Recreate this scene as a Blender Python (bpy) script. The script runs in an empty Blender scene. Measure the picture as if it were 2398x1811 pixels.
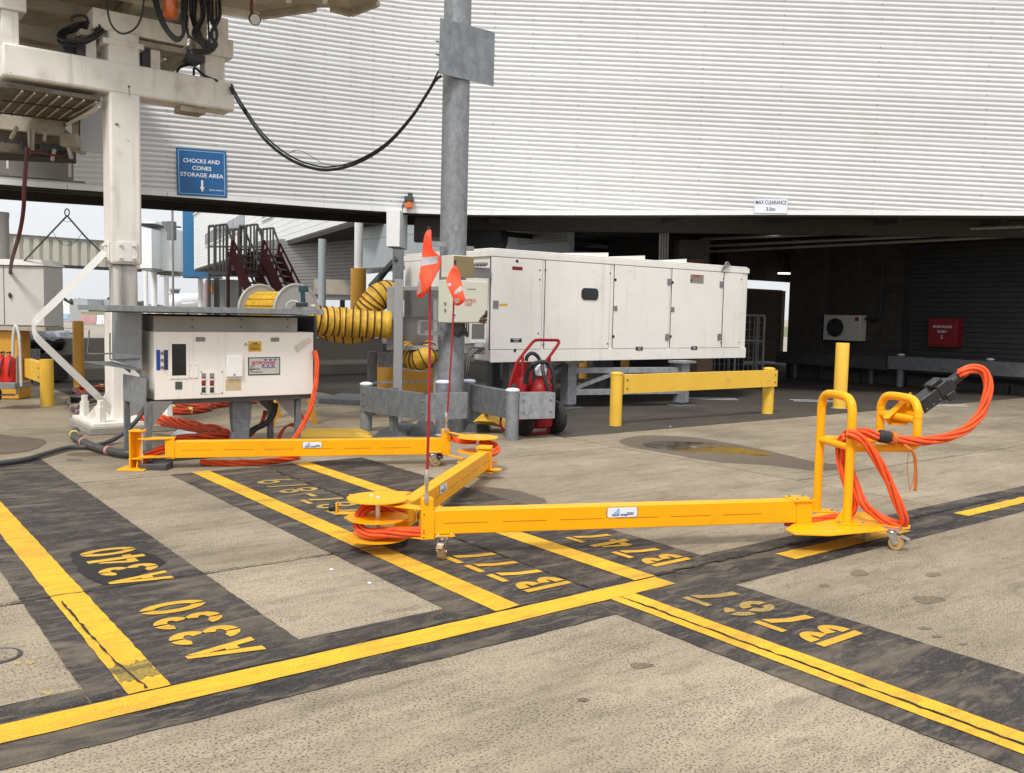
import bpy, bmesh, math, random
from mathutils import Vector, Matrix
random.seed(7)
R = math.radians
sc = bpy.context.scene
COL = sc.collection
# ------------------------------------------------------------------ camera
F_PX, CX, CY = 2133.0, 1199.0, 905.5
RHO = math.atan(0.0214); PIT = math.atan(170 / 2133.0); EYE = 1.6
r0 = Vector((1, 0, 0)); u0 = Vector((0, math.sin(PIT), math.cos(PIT))); f0 = Vector((0, math.cos(PIT), -math.sin(PIT)))
cam = bpy.data.cameras.new('camera'); cam_o = bpy.data.objects.new('camera', cam); COL.objects.link(cam_o)
cam.sensor_width = 36.0; cam.lens = F_PX / 2398.0 * 36.0; cam.clip_start = 0.05; cam.clip_end = 6000
xa = r0 * math.cos(RHO) + u0 * math.sin(RHO); ya = r0 * -math.sin(RHO) + u0 * math.cos(RHO); za = -f0
mw = Matrix((xa, ya, za)).transposed().to_4x4(); mw.translation = Vector((0, 0, EYE)); cam_o.matrix_world = mw
sc.camera = cam_o
# ------------------------------------------------------------------ light
SUN_EL, SUN_AZ = R(52), R(-160)      # azimuth from +Y towards +X: the sun is behind the camera to the left
w = bpy.data.worlds.new('World'); sc.world = w; w.use_nodes = True
nt = w.node_tree; nt.nodes.clear()
def wn(t): return nt.nodes.new(t)
o_ = wn('ShaderNodeOutputWorld'); bg = wn('ShaderNodeBackground'); sky = wn('ShaderNodeTexSky')
sky.sky_type = 'NISHITA'; sky.sun_disc = False; sky.sun_elevation = SUN_EL; sky.sun_rotation = SUN_AZ; sky.dust_density = 3
hs = wn('ShaderNodeHueSaturation'); hs.inputs['Saturation'].default_value = 0.25
nt.links.new(sky.outputs[0], hs.inputs['Color'])
tc = wn('ShaderNodeTexCoord'); sx = wn('ShaderNodeSeparateXYZ'); nt.links.new(tc.outputs['Generated'], sx.inputs[0])
cr = wn('ShaderNodeMapRange'); cr.inputs['From Min'].default_value = -0.05; cr.inputs['From Max'].default_value = 1.0
cr.inputs['To Min'].default_value = 7.1; cr.inputs['To Max'].default_value = 14.5     # overcast: the zenith about twice the horizon
nt.links.new(sx.outputs[2], cr.inputs['Value'])
nz = wn('ShaderNodeTexNoise'); nz.inputs['Scale'].default_value = 3.5; nz.inputs['Detail'].default_value = 5
mp = wn('ShaderNodeMapping'); mp.inputs['Scale'].default_value = (1, 1, 3.5)
nt.links.new(tc.outputs['Generated'], mp.inputs[0]); nt.links.new(mp.outputs[0], nz.inputs['Vector'])
nr = wn('ShaderNodeMapRange'); nr.inputs['From Min'].default_value = .3; nr.inputs['From Max'].default_value = .7
nr.inputs['To Min'].default_value = .9; nr.inputs['To Max'].default_value = 1.08
nt.links.new(nz.outputs[0], nr.inputs['Value'])
mu = wn('ShaderNodeMath'); mu.operation = 'MULTIPLY'; nt.links.new(cr.outputs[0], mu.inputs[0]); nt.links.new(nr.outputs[0], mu.inputs[1])
cc = wn('ShaderNodeCombineColor')
for i, k in enumerate((0.965, 0.99, 1.03)):
    m_ = wn('ShaderNodeMath'); m_.operation = 'MULTIPLY'; m_.inputs[1].default_value = k
    nt.links.new(mu.outputs[0], m_.inputs[0]); nt.links.new(m_.outputs[0], cc.inputs[i])
mx = wn('ShaderNodeMix'); mx.data_type = 'RGBA'; mx.inputs[0].default_value = 0.82
nt.links.new(hs.outputs[0], mx.inputs[6]); nt.links.new(cc.outputs[0], mx.inputs[7])
nt.links.new(mx.outputs[2], bg.inputs[0]); bg.inputs[1].default_value = 0.1
nt.links.new(bg.outputs[0], o_.inputs[0])
sun = bpy.data.lights.new('sun', 'SUN'); sun.energy = 2.1; sun.angle = R(12); sun.color = (1, .96, .9)
sun_o = bpy.data.objects.new('sun', sun); COL.objects.link(sun_o)
sd = Vector((math.sin(SUN_AZ) * math.cos(SUN_EL), math.cos(SUN_AZ) * math.cos(SUN_EL), math.sin(SUN_EL)))
sun_o.rotation_euler = sd.to_track_quat('Z', 'Y').to_euler(); sun_o.location = sd * 60
vs = sc.view_settings; vs.view_transform = 'Standard'; vs.look = 'None'; vs.gamma = 1; vs.use_curve_mapping = False; vs.exposure = 0.35
# ------------------------------------------------------------------ measuring helpers (photo pixel -> place)
def ray(x, y):
    dx, dy = x - CX, y - CY
    a = dx * math.cos(RHO) + dy * math.sin(RHO); b = -dx * math.sin(RHO) + dy * math.cos(RHO)
    return f0 * F_PX + r0 * a - u0 * b
EYEV = Vector((0, 0, EYE)); Z = Vector((0, 0, 1))
def G(x, y, z=0.0):
    d = ray(x, y); return EYEV + d * ((z - EYE) / d.z)
def P(x, y, Y):
    d = ray(x, y); return EYEV + d * (Y / d.y)
TH = R(52.5)
U = Vector((math.sin(TH), math.cos(TH), 0)); V = Vector((-math.cos(TH), math.sin(TH), 0))
def OV(x, y, A, d):            # where the sight line of a photo pixel meets the upright plane through A along d
    n = Vector((-d.y, d.x, 0)); q = ray(x, y)
    return EYEV + q * ((A - EYEV).dot(n) / q.dot(n))
def uv(u, v, z=0.0): return U * u + V * v + Z * z
# ------------------------------------------------------------------ mesh builder
class MB:
    def __init__(s): s.v = []; s.f = []; s.m = []; s.cur = 0
    def add(s, vs, fs):
        o = len(s.v); s.v += [Vector(q) for q in vs]; s.f += [tuple(i + o for i in f) for f in fs]; s.m += [s.cur] * len(fs); return s
    def hexa(s, b, t):         # 4 bottom points, 4 top points
        return s.add(list(b) + list(t), [(3, 2, 1, 0), (4, 5, 6, 7), (0, 1, 5, 4), (1, 2, 6, 5), (2, 3, 7, 6), (3, 0, 4, 7)])
    def box(s, c, dx, dy, dz, ax=None, ay=None, az=None):
        c = Vector(c); ax = ax or Vector((1, 0, 0)); ay = ay or Vector((0, 1, 0)); az = az or Z
        a, b, d = ax * dx / 2, ay * dy / 2, az * dz / 2
        return s.hexa([c - a - b - d, c + a - b - d, c + a + b - d, c - a + b - d], [c - a - b + d, c + a - b + d, c + a + b + d, c - a + b + d])
    def ub(s, p, du, dv, z0, z1):   # box from corner p along the slab axes
        p = Vector((p[0], p[1], 0)); q = [p, p + U * du, p + U * du + V * dv, p + V * dv]
        if du * dv < 0: q = q[::-1]
        return s.hexa([k + Z * z0 for k in q], [k + Z * z1 for k in q])
    def bar(s, a, b, w_, h_, up=None):
        a, b = Vector(a), Vector(b); d = (b - a); L = d.length; d = d.normalized(); up = up or Z
        if abs(d.dot(up)) > .98: up = Vector((0, 1, 0)) if abs(d.y) < .9 else Vector((1, 0, 0))
        x_ = d.cross(up).normalized(); y_ = x_.cross(d).normalized()
        return s.box((a + b) / 2, L, w_, h_, d, x_, y_)
    def prism(s, poly, vec):
        n = len(poly); vec = Vector(vec); vs = [Vector(q) for q in poly] + [Vector(q) + vec for q in poly]
        return s.add(vs, [tuple(range(n))[::-1], tuple(range(n, 2 * n))] + [(i, (i + 1) % n, (i + 1) % n + n, i + n) for i in range(n)])
    def poly(s, pts): return s.add(pts, [tuple(range(len(pts)))])
    def tube(s, pts, r, n=8, closed=False, rf=None):
        pts = [Vector(q) for q in pts]; N = len(pts)
        if N < 2: return s
        vs = []; fs = []; up = None
        for i, q in enumerate(pts):
            if closed: t = pts[(i + 1) % N] - pts[i - 1]
            else: t = pts[min(i + 1, N - 1)] - pts[max(i - 1, 0)]
            t = t.normalized() if t.length > 1e-9 else Z
            if up is None:
                up = Vector((0, 0, 1)) if abs(t.z) < .9 else Vector((1, 0, 0))
            x_ = up - t * up.dot(t)
            if x_.length < 1e-6: x_ = t.orthogonal()
            x_.normalize(); y_ = t.cross(x_); up = x_
            rr = rf(i / (N - 1)) if rf else r
            for k in range(n):
                a = 2 * math.pi * k / n; vs.append(q + x_ * rr * math.cos(a) + y_ * rr * math.sin(a))
        for i in range(N if closed else N - 1):
            j = (i + 1) % N
            for k in range(n): fs.append((i * n + k, i * n + (k + 1) % n, j * n + (k + 1) % n, j * n + k))
        if not closed: fs += [tuple(range(n))[::-1], tuple(range((N - 1) * n, N * n))]
        return s.add(vs, fs)
    def cyl(s, a, b, r, r2=None, n=16):
        a, b = Vector(a), Vector(b); r2 = r if r2 is None else r2
        return s.tube([a, b], r, n, rf=lambda t: r + (r2 - r) * t)
    def lathe(s, c, prof, n=20, ax=None):      # prof: (radius, height) along ax from c
        c = Vector(c); ax = (ax or Z).normalized(); x_ = ax.orthogonal().normalized(); y_ = ax.cross(x_)
        vs = []; fs = []; m = len(prof)
        for (r, h) in prof:
            for k in range(n):
                a = 2 * math.pi * k / n; vs.append(c + ax * h + x_ * (r * math.cos(a)) + y_ * (r * math.sin(a)))
        for i in range(m - 1):
            for k in range(n): fs.append((i * n + k, i * n + (k + 1) % n, (i + 1) * n + (k + 1) % n, (i + 1) * n + k))
        fs += [tuple(range(n))[::-1], tuple(range((m - 1) * n, m * n))]
        return s.add(vs, fs)
    def ball(s, c, rx, ry=None, rz=None, n=12, m=7):
        ry = ry or rx; rz = rz or rx; c = Vector(c); vs = []; fs = []
        for i in range(1, m):
            p = math.pi * i / m
            for k in range(n):
                a = 2 * math.pi * k / n; vs.append(c + Vector((rx * math.sin(p) * math.cos(a), ry * math.sin(p) * math.sin(a), -rz * math.cos(p))))
        vs += [c - Z * rz, c + Z * rz]; b, t = len(vs) - 2, len(vs) - 1
        for i in range(m - 2):
            for k in range(n): fs.append((i * n + k, i * n + (k + 1) % n, (i + 1) * n + (k + 1) % n, (i + 1) * n + k))
        for k in range(n): fs += [(b, (k + 1) % n, k), (t, (m - 2) * n + k, (m - 2) * n + (k + 1) % n)]
        return s.add(vs, fs)
def curve(pts, k=6, closed=False):             # Catmull-Rom
    pts = [Vector(q) for q in pts]; out = []; N = len(pts)
    for i in range(N if closed else N - 1):
        g = (lambda j: pts[j % N]) if closed else (lambda j: pts[max(0, min(N - 1, j))])
        a, b, c, d = g(i - 1), g(i), g(i + 1), g(i + 2)
        for t in range(k):
            t /= k
            out.append(0.5 * ((2 * b) + (c - a) * t + (2 * a - 5 * b + 4 * c - d) * t * t + (3 * b - a - 3 * c + d) * t ** 3))
    if not closed: out.append(pts[-1])
    return out
def bundle(mb, pts, n=5, Rb=.02, r=.011, twist=6.0, k=8, seg=6, ph=0.0, flat=1.0):   # twisted strands along a path
    c = curve(pts, k); N = len(c); up = None; fr = []; L = 0
    for i, q in enumerate(c):
        t = (c[min(i + 1, N - 1)] - c[max(i - 1, 0)]).normalized()
        if up is None: up = Z if abs(t.z) < .9 else Vector((1, 0, 0))
        x_ = (up - t * up.dot(t))
        if x_.length < 1e-5: x_ = t.orthogonal()
        x_.normalize(); up = x_
        if i: L += (q - c[i - 1]).length
        fr.append((q, x_, t.cross(x_), L))
    for s_ in range(n):
        o = 2 * math.pi * s_ / n + ph; rr = Rb * (1 if n < 6 or s_ else 0)
        mb.tube([q + x_ * rr * flat * math.cos(o + l * twist) + y_ * rr * math.sin(o + l * twist) for (q, x_, y_, l) in fr], r, seg)
    return mb
# ------------------------------------------------------------------ object helpers
def link_mesh(name, mb, mats, origin, bev=0.0, sharp=32):
    me = bpy.data.meshes.new(name)
    me.from_pydata([q - origin for q in mb.v], [], mb.f); me.update()
    mats = mats if isinstance(mats, (list, tuple)) else [mats]
    for m in mats: me.materials.append(m)
    if len(mats) > 1: me.polygons.foreach_set('material_index', mb.m)
    bm = bmesh.new(); bm.from_mesh(me); bmesh.ops.recalc_face_normals(bm, faces=bm.faces); bm.to_mesh(me); bm.free()
    me.polygons.foreach_set('use_smooth', [True] * len(me.polygons)); me.set_sharp_from_angle(angle=R(sharp))
    o = bpy.data.objects.new(name, me); COL.objects.link(o)
    if bev:
        b = o.modifiers.new('bevel', 'BEVEL'); b.width = bev; b.segments = 2; b.limit_method = 'ANGLE'; b.angle_limit = R(40)
    return o
WLOC = {}
STUFF = {'lettering', 'mesh_side', 'small_print'}
def tag(o, label=None, cat=None, group=None, kind=None):
    if label: o['label'] = label
    if cat: o['category'] = cat
    if group: o['group'] = group
    if kind: o['kind'] = kind
    return o
def thing(name, label, cat, loc, group=None):
    o = bpy.data.objects.new(name, None); COL.objects.link(o); o.empty_display_size = .1
    o.location = Vector(loc); WLOC[o.name] = Vector(loc); return tag(o, label, cat, group)
def part(name, mb, mats, parent, bev=0.0, label=None, sharp=32, kind=None):
    org = WLOC[parent.name]
    o = link_mesh(name, mb, mats, org, bev, sharp); o.parent = parent; WLOC[o.name] = org
    return tag(o, label, kind=kind or ('stuff' if name in STUFF else None))
def solo(name, mb, mats, label=None, cat=None, loc=None, group=None, kind=None, bev=0.0, sharp=32):
    if loc is None:
        lo = Vector((min(q.x for q in mb.v), min(q.y for q in mb.v), min(q.z for q in mb.v))); hi = Vector((max(q.x for q in mb.v), max(q.y for q in mb.v), 0))
        loc = Vector(((lo.x + hi.x) / 2, (lo.y + hi.y) / 2, lo.z))
    loc = Vector(loc); o = link_mesh(name, mb, mats, loc, bev, sharp); o.location = loc; WLOC[o.name] = loc
    return tag(o, label, cat, group, kind)
def copy_tree(o, parent=None):
    c = o.copy(); COL.objects.link(c)
    if parent: c.parent = parent
    for ch in list(o.children): copy_tree(ch, c)
    return c
def text(mb, s, org, xd, yd, size, bold=0.0, align='CENTER', sx=1.0, fit=None):
    cu = bpy.data.curves.new('t', 'FONT'); cu.body = s; cu.size = size; cu.align_x = align; cu.offset = bold; cu.resolution_u = 3
    ob = bpy.data.objects.new('t', cu); COL.objects.link(ob)
    dg = bpy.context.evaluated_depsgraph_get(); me = bpy.data.meshes.new_from_object(ob.evaluated_get(dg))
    if fit and len(me.vertices): xs = [q.co.x for q in me.vertices]; sx = fit / (max(xs) - min(xs))
    mb.add([Vector(org) + xd * (q.co.x * sx) + yd * q.co.y for q in me.vertices], [tuple(p.vertices) for p in me.polygons])
    bpy.data.objects.remove(ob); bpy.data.curves.remove(cu); bpy.data.meshes.remove(me)
    return mb
# ------------------------------------------------------------------ materials
def mat(name, col, rough=.5, metal=0.0, var=.08, vs=5.0, bump=0.0, bs=40.0, dirt=None, spec=.5, coat=0.0, emit=0.0, streak=None, chips=None, tone=0.0):
    m = bpy.data.materials.new(name); m.use_nodes = True; t = m.node_tree; b = t.nodes['Principled BSDF']
    N = lambda k: t.nodes.new(k)
    L = t.links.new
    b.inputs['Roughness'].default_value = rough; b.inputs['Metallic'].default_value = metal
    b.inputs['Specular IOR Level'].default_value = spec; b.inputs['Coat Weight'].default_value = coat
    tcn = N('ShaderNodeTexCoord'); rgb = N('ShaderNodeRGB'); rgb.outputs[0].default_value = (*col, 1); cur = rgb.outputs[0]
    def noise(scale, detail=4, stretch=None):
        n = N('ShaderNodeTexNoise'); n.inputs['Scale'].default_value = scale; n.inputs['Detail'].default_value = detail
        if stretch:
            mpn = N('ShaderNodeMapping'); mpn.inputs['Scale'].default_value = stretch; L(tcn.outputs['Object'], mpn.inputs[0]); L(mpn.outputs[0], n.inputs['Vector'])
        else: L(tcn.outputs['Object'], n.inputs['Vector'])
        return n.outputs[0]
    def ramp(src, a, b_, lo, hi):
        q = N('ShaderNodeMapRange'); q.inputs['From Min'].default_value = a; q.inputs['From Max'].default_value = b_
        q.inputs['To Min'].default_value = lo; q.inputs['To Max'].default_value = hi; L(src, q.inputs['Value']); return q.outputs[0]
    def mixc(fac, a, colb, mode='MIX'):
        q = N('ShaderNodeMix'); q.data_type = 'RGBA'; q.blend_type = mode
        if hasattr(fac, 'default_value') or True:
            try: L(fac, q.inputs[0])
            except Exception: q.inputs[0].default_value = fac
        L(a, q.inputs[6]); q.inputs[7].default_value = (*colb, 1); return q.outputs[2]
    if var:
        v = ramp(noise(vs), .3, .7, 1 - var, 1 + var); h = N('ShaderNodeHueSaturation'); L(v, h.inputs['Value']); L(cur, h.inputs['Color']); cur = h.outputs[0]
    for d in ([dirt] if dirt else []):
        (dc, a, b_, scl, amt) = d[:5]; cur = mixc(ramp(noise(scl, 6, d[5] if len(d) > 5 else None), a, b_, 0, amt), cur, dc)
    if streak:                   # run-off down upright faces
        (dc, a, b_, amt) = streak; cur = mixc(ramp(noise(1.0, 5, (9, 9, .55)), a, b_, 0, amt), cur, dc)
    if chips:
        (dc, a, b_, scl) = chips; cur = mixc(ramp(noise(scl, 8), a, b_, 0, 1), cur, dc)
    if tone:
        oi = N('ShaderNodeObjectInfo'); h9 = N('ShaderNodeHueSaturation'); L(ramp(oi.outputs['Random'], 0, 1, 1 - tone, 1 + tone), h9.inputs['Value']); L(cur, h9.inputs['Color']); cur = h9.outputs[0]
    L(cur, b.inputs['Base Color'])
    rv = ramp(noise(vs * 2.3), .3, .7, max(0, rough - .08), min(1, rough + .1)); L(rv, b.inputs['Roughness'])
    if bump:
        bn = N('ShaderNodeBump'); bn.inputs['Strength'].default_value = bump; bn.inputs['Distance'].default_value = .01
        L(noise(bs, 5), bn.inputs['Height']); L(bn.outputs[0], b.inputs['Normal'])
    if emit:
        L(cur, b.inputs['Emission Color']); b.inputs['Emission Strength'].default_value = emit
    return m
def galv(name, base=.36, tint=(.95, 1.0, 1.06), metal=.25, rough=.5, sc_=14):
    m = bpy.data.materials.new(name); m.use_nodes = True; t = m.node_tree; b = t.nodes['Principled BSDF']; L = t.links.new
    N = lambda k: t.nodes.new(k)
    tcn = N('ShaderNodeTexCoord'); mpn = N('ShaderNodeMapping'); mpn.inputs['Scale'].default_value = (1, 1, .6); L(tcn.outputs['Object'], mpn.inputs[0])
    nz_ = N('ShaderNodeTexNoise'); nz_.inputs['Scale'].default_value = sc_ * .45; nz_.inputs['Detail'].default_value = 6; L(mpn.outputs[0], nz_.inputs['Vector'])
    v = N('ShaderNodeTexVoronoi'); v.inputs['Scale'].default_value = sc_
    ad = N('ShaderNodeVectorMath'); ad.operation = 'MULTIPLY_ADD'; ad.inputs[1].default_value = (.25, .25, .25)
    L(nz_.outputs['Color'], ad.inputs[0]); L(mpn.outputs[0], ad.inputs[2]); L(ad.outputs[0], v.inputs['Vector'])
    s1 = N('ShaderNodeSeparateColor'); L(v.outputs['Color'], s1.inputs[0])
    a1 = N('ShaderNodeMath'); a1.operation = 'MULTIPLY_ADD'; a1.inputs[1].default_value = .35; L(s1.outputs[0], a1.inputs[0]); L(nz_.outputs[0], a1.inputs[2])
    mr = N('ShaderNodeMapRange'); mr.inputs['From Min'].default_value = .35; mr.inputs['From Max'].default_value = 1.0; mr.inputs['To Min'].default_value = base * .78; mr.inputs['To Max'].default_value = base * 1.35
    L(a1.outputs[0], mr.inputs['Value'])
    cb = N('ShaderNodeCombineColor')
    for i in range(3):
        q = N('ShaderNodeMath'); q.operation = 'MULTIPLY'; q.inputs[1].default_value = tint[i]; L(mr.outputs[0], q.inputs[0]); L(q.outputs[0], cb.inputs[i])
    L(cb.outputs[0], b.inputs['Base Color']); b.inputs['Metallic'].default_value = metal; b.inputs['Roughness'].default_value = rough
    bn = N('ShaderNodeBump'); bn.inputs['Strength'].default_value = .15; bn.inputs['Distance'].default_value = .005; L(nz_.outputs[0], bn.inputs['Height']); L(bn.outputs[0], b.inputs['Normal'])
    return m
def ground_mat(name, c1, c2, pit=(.055, .046, .036), pit_amt=.8, stain=(.1, .085, .07), stain_amt=.5, rough=.85, reveal=None, streak_amt=.25, stain_scale=.9, pit_th=(.535, .615), wet=0.0, spec=.12):
    m = bpy.data.materials.new(name); m.use_nodes = True; t = m.node_tree; b = t.nodes['Principled BSDF']; L = t.links.new
    N = lambda k: t.nodes.new(k)
    ge = N('ShaderNodeNewGeometry'); mpn = N('ShaderNodeMapping'); mpn.inputs['Rotation'].default_value = (0, 0, -(math.pi / 2 - TH)); L(ge.outputs['Position'], mpn.inputs[0])
    oi = N('ShaderNodeObjectInfo')
    def noise(scale, detail, stretch=(1, 1, 1), off=0, dist=0.0):
        q = N('ShaderNodeMapping'); q.inputs['Scale'].default_value = stretch; q.inputs['Location'].default_value = (off, off * .7, 0); L(mpn.outputs[0], q.inputs[0])
        n = N('ShaderNodeTexNoise'); n.inputs['Scale'].default_value = scale; n.inputs['Detail'].default_value = detail; n.inputs['Distortion'].default_value = dist; L(q.outputs[0], n.inputs['Vector']); return n.outputs[0]
    def ramp(src, a, b_, lo, hi):
        q = N('ShaderNodeMapRange'); q.inputs['From Min'].default_value = a; q.inputs['From Max'].default_value = b_
        q.inputs['To Min'].default_value = lo; q.inputs['To Max'].default_value = hi; L(src, q.inputs['Value']); return q.outputs[0]
    def mixc(fac, a, b_):
        q = N('ShaderNodeMix'); q.data_type = 'RGBA'; L(fac, q.inputs[0])
        for i, s_ in ((6, a), (7, b_)):
            if isinstance(s_, tuple): q.inputs[i].default_value = (*s_, 1)
            else: L(s_, q.inputs[i])
        return q.outputs[2]
    def mul(a, b_):
        q = N('ShaderNodeMath'); q.operation = 'MULTIPLY'; L(a, q.inputs[0])
        if isinstance(b_, (int, float)): q.inputs[1].default_value = b_
        else: L(b_, q.inputs[1])
        return q.outputs[0]
    cur = mixc(ramp(noise(1.3, 6, (.6, 1.2, 1)), .3, .7, 0, 1), c1, c2)
    cur = mixc(ramp(noise(2.2, 9, (.42, 3.4, 1), 3, .9), .48, .72, 0, streak_amt), cur, stain)         # broom and tyre streaks along the slab
    cur = mixc(ramp(noise(stain_scale, 7, (.7, 1, 1), 9), .52, .75, 0, stain_amt), cur, stain)    # broad stains
    cur = mixc(ramp(noise(11, 9, (.6, 1.4, 1), 61, .5), .5, .7, 0, stain_amt * .55), cur, stain)
    cur = mixc(ramp(noise(5.5, 6, (.6, 1, 1), 17), .6, .75, 0, stain_amt * .6), cur, stain)
    if reveal:
        cur = mixc(ramp(noise(2.2, 12, (.55, 1.7, 1), 23, 1.6), reveal[1], reveal[2], 0, reveal[3]), cur, reveal[0])
        cur = mixc(ramp(noise(9, 10, (.55, 1.8, 1), 27, 1.0), reveal[1] + .03, reveal[2], 0, reveal[3] * .8), cur, reveal[0])
        cur = mixc(ramp(noise(26, 6, (.3, 1.2, 1), 29), .58, .72, 0, reveal[3] * .7), cur, reveal[0])
    fine = noise(98, 3, (.8, 1, 1), 31); grain = noise(190, 2, (1, 1, 1), 37)
    patch = ramp(noise(2.4, 4, (1, 1, 1), 41), .38, .62, .55, 1)
    pits = mul(ramp(fine, pit_th[0], pit_th[1], 0, pit_amt), patch)
    cur = mixc(pits, cur, pit)
    cur = mixc(mul(ramp(noise(30, 7, (.55, 1.3, 1), 51), .52, .70, 0, pit_amt * .22), patch), cur, pit)
    h = N('ShaderNodeHueSaturation'); L(cur, h.inputs['Color']); L(ramp(grain, .25, .75, .72, 1.28), h.inputs['Value'])
    h2 = N('ShaderNodeHueSaturation'); L(h.outputs[0], h2.inputs['Color']); L(ramp(oi.outputs['Random'], 0, 1, .9, 1.06), h2.inputs['Value'])
    L(h2.outputs[0], b.inputs['Base Color']); b.inputs['Roughness'].default_value = rough; b.inputs['Specular IOR Level'].default_value = spec
    if wet: L(ramp(noise(1.5, 4, (1, 1, 1), 5), .4, .6, wet, rough), b.inputs['Roughness'])
    bn = N('ShaderNodeBump'); bn.inputs['Strength'].default_value = .35; bn.inputs['Distance'].default_value = .006
    sm = N('ShaderNodeMath'); sm.operation = 'SUBTRACT'; L(grain, sm.inputs[0]); L(pits, sm.inputs[1]); L(sm.outputs[0], bn.inputs['Height']); L(bn.outputs[0], b.inputs['Normal'])
    return m
CONC1, CONC2 = (.385, .322, .232), (.28, .23, .163)
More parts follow.
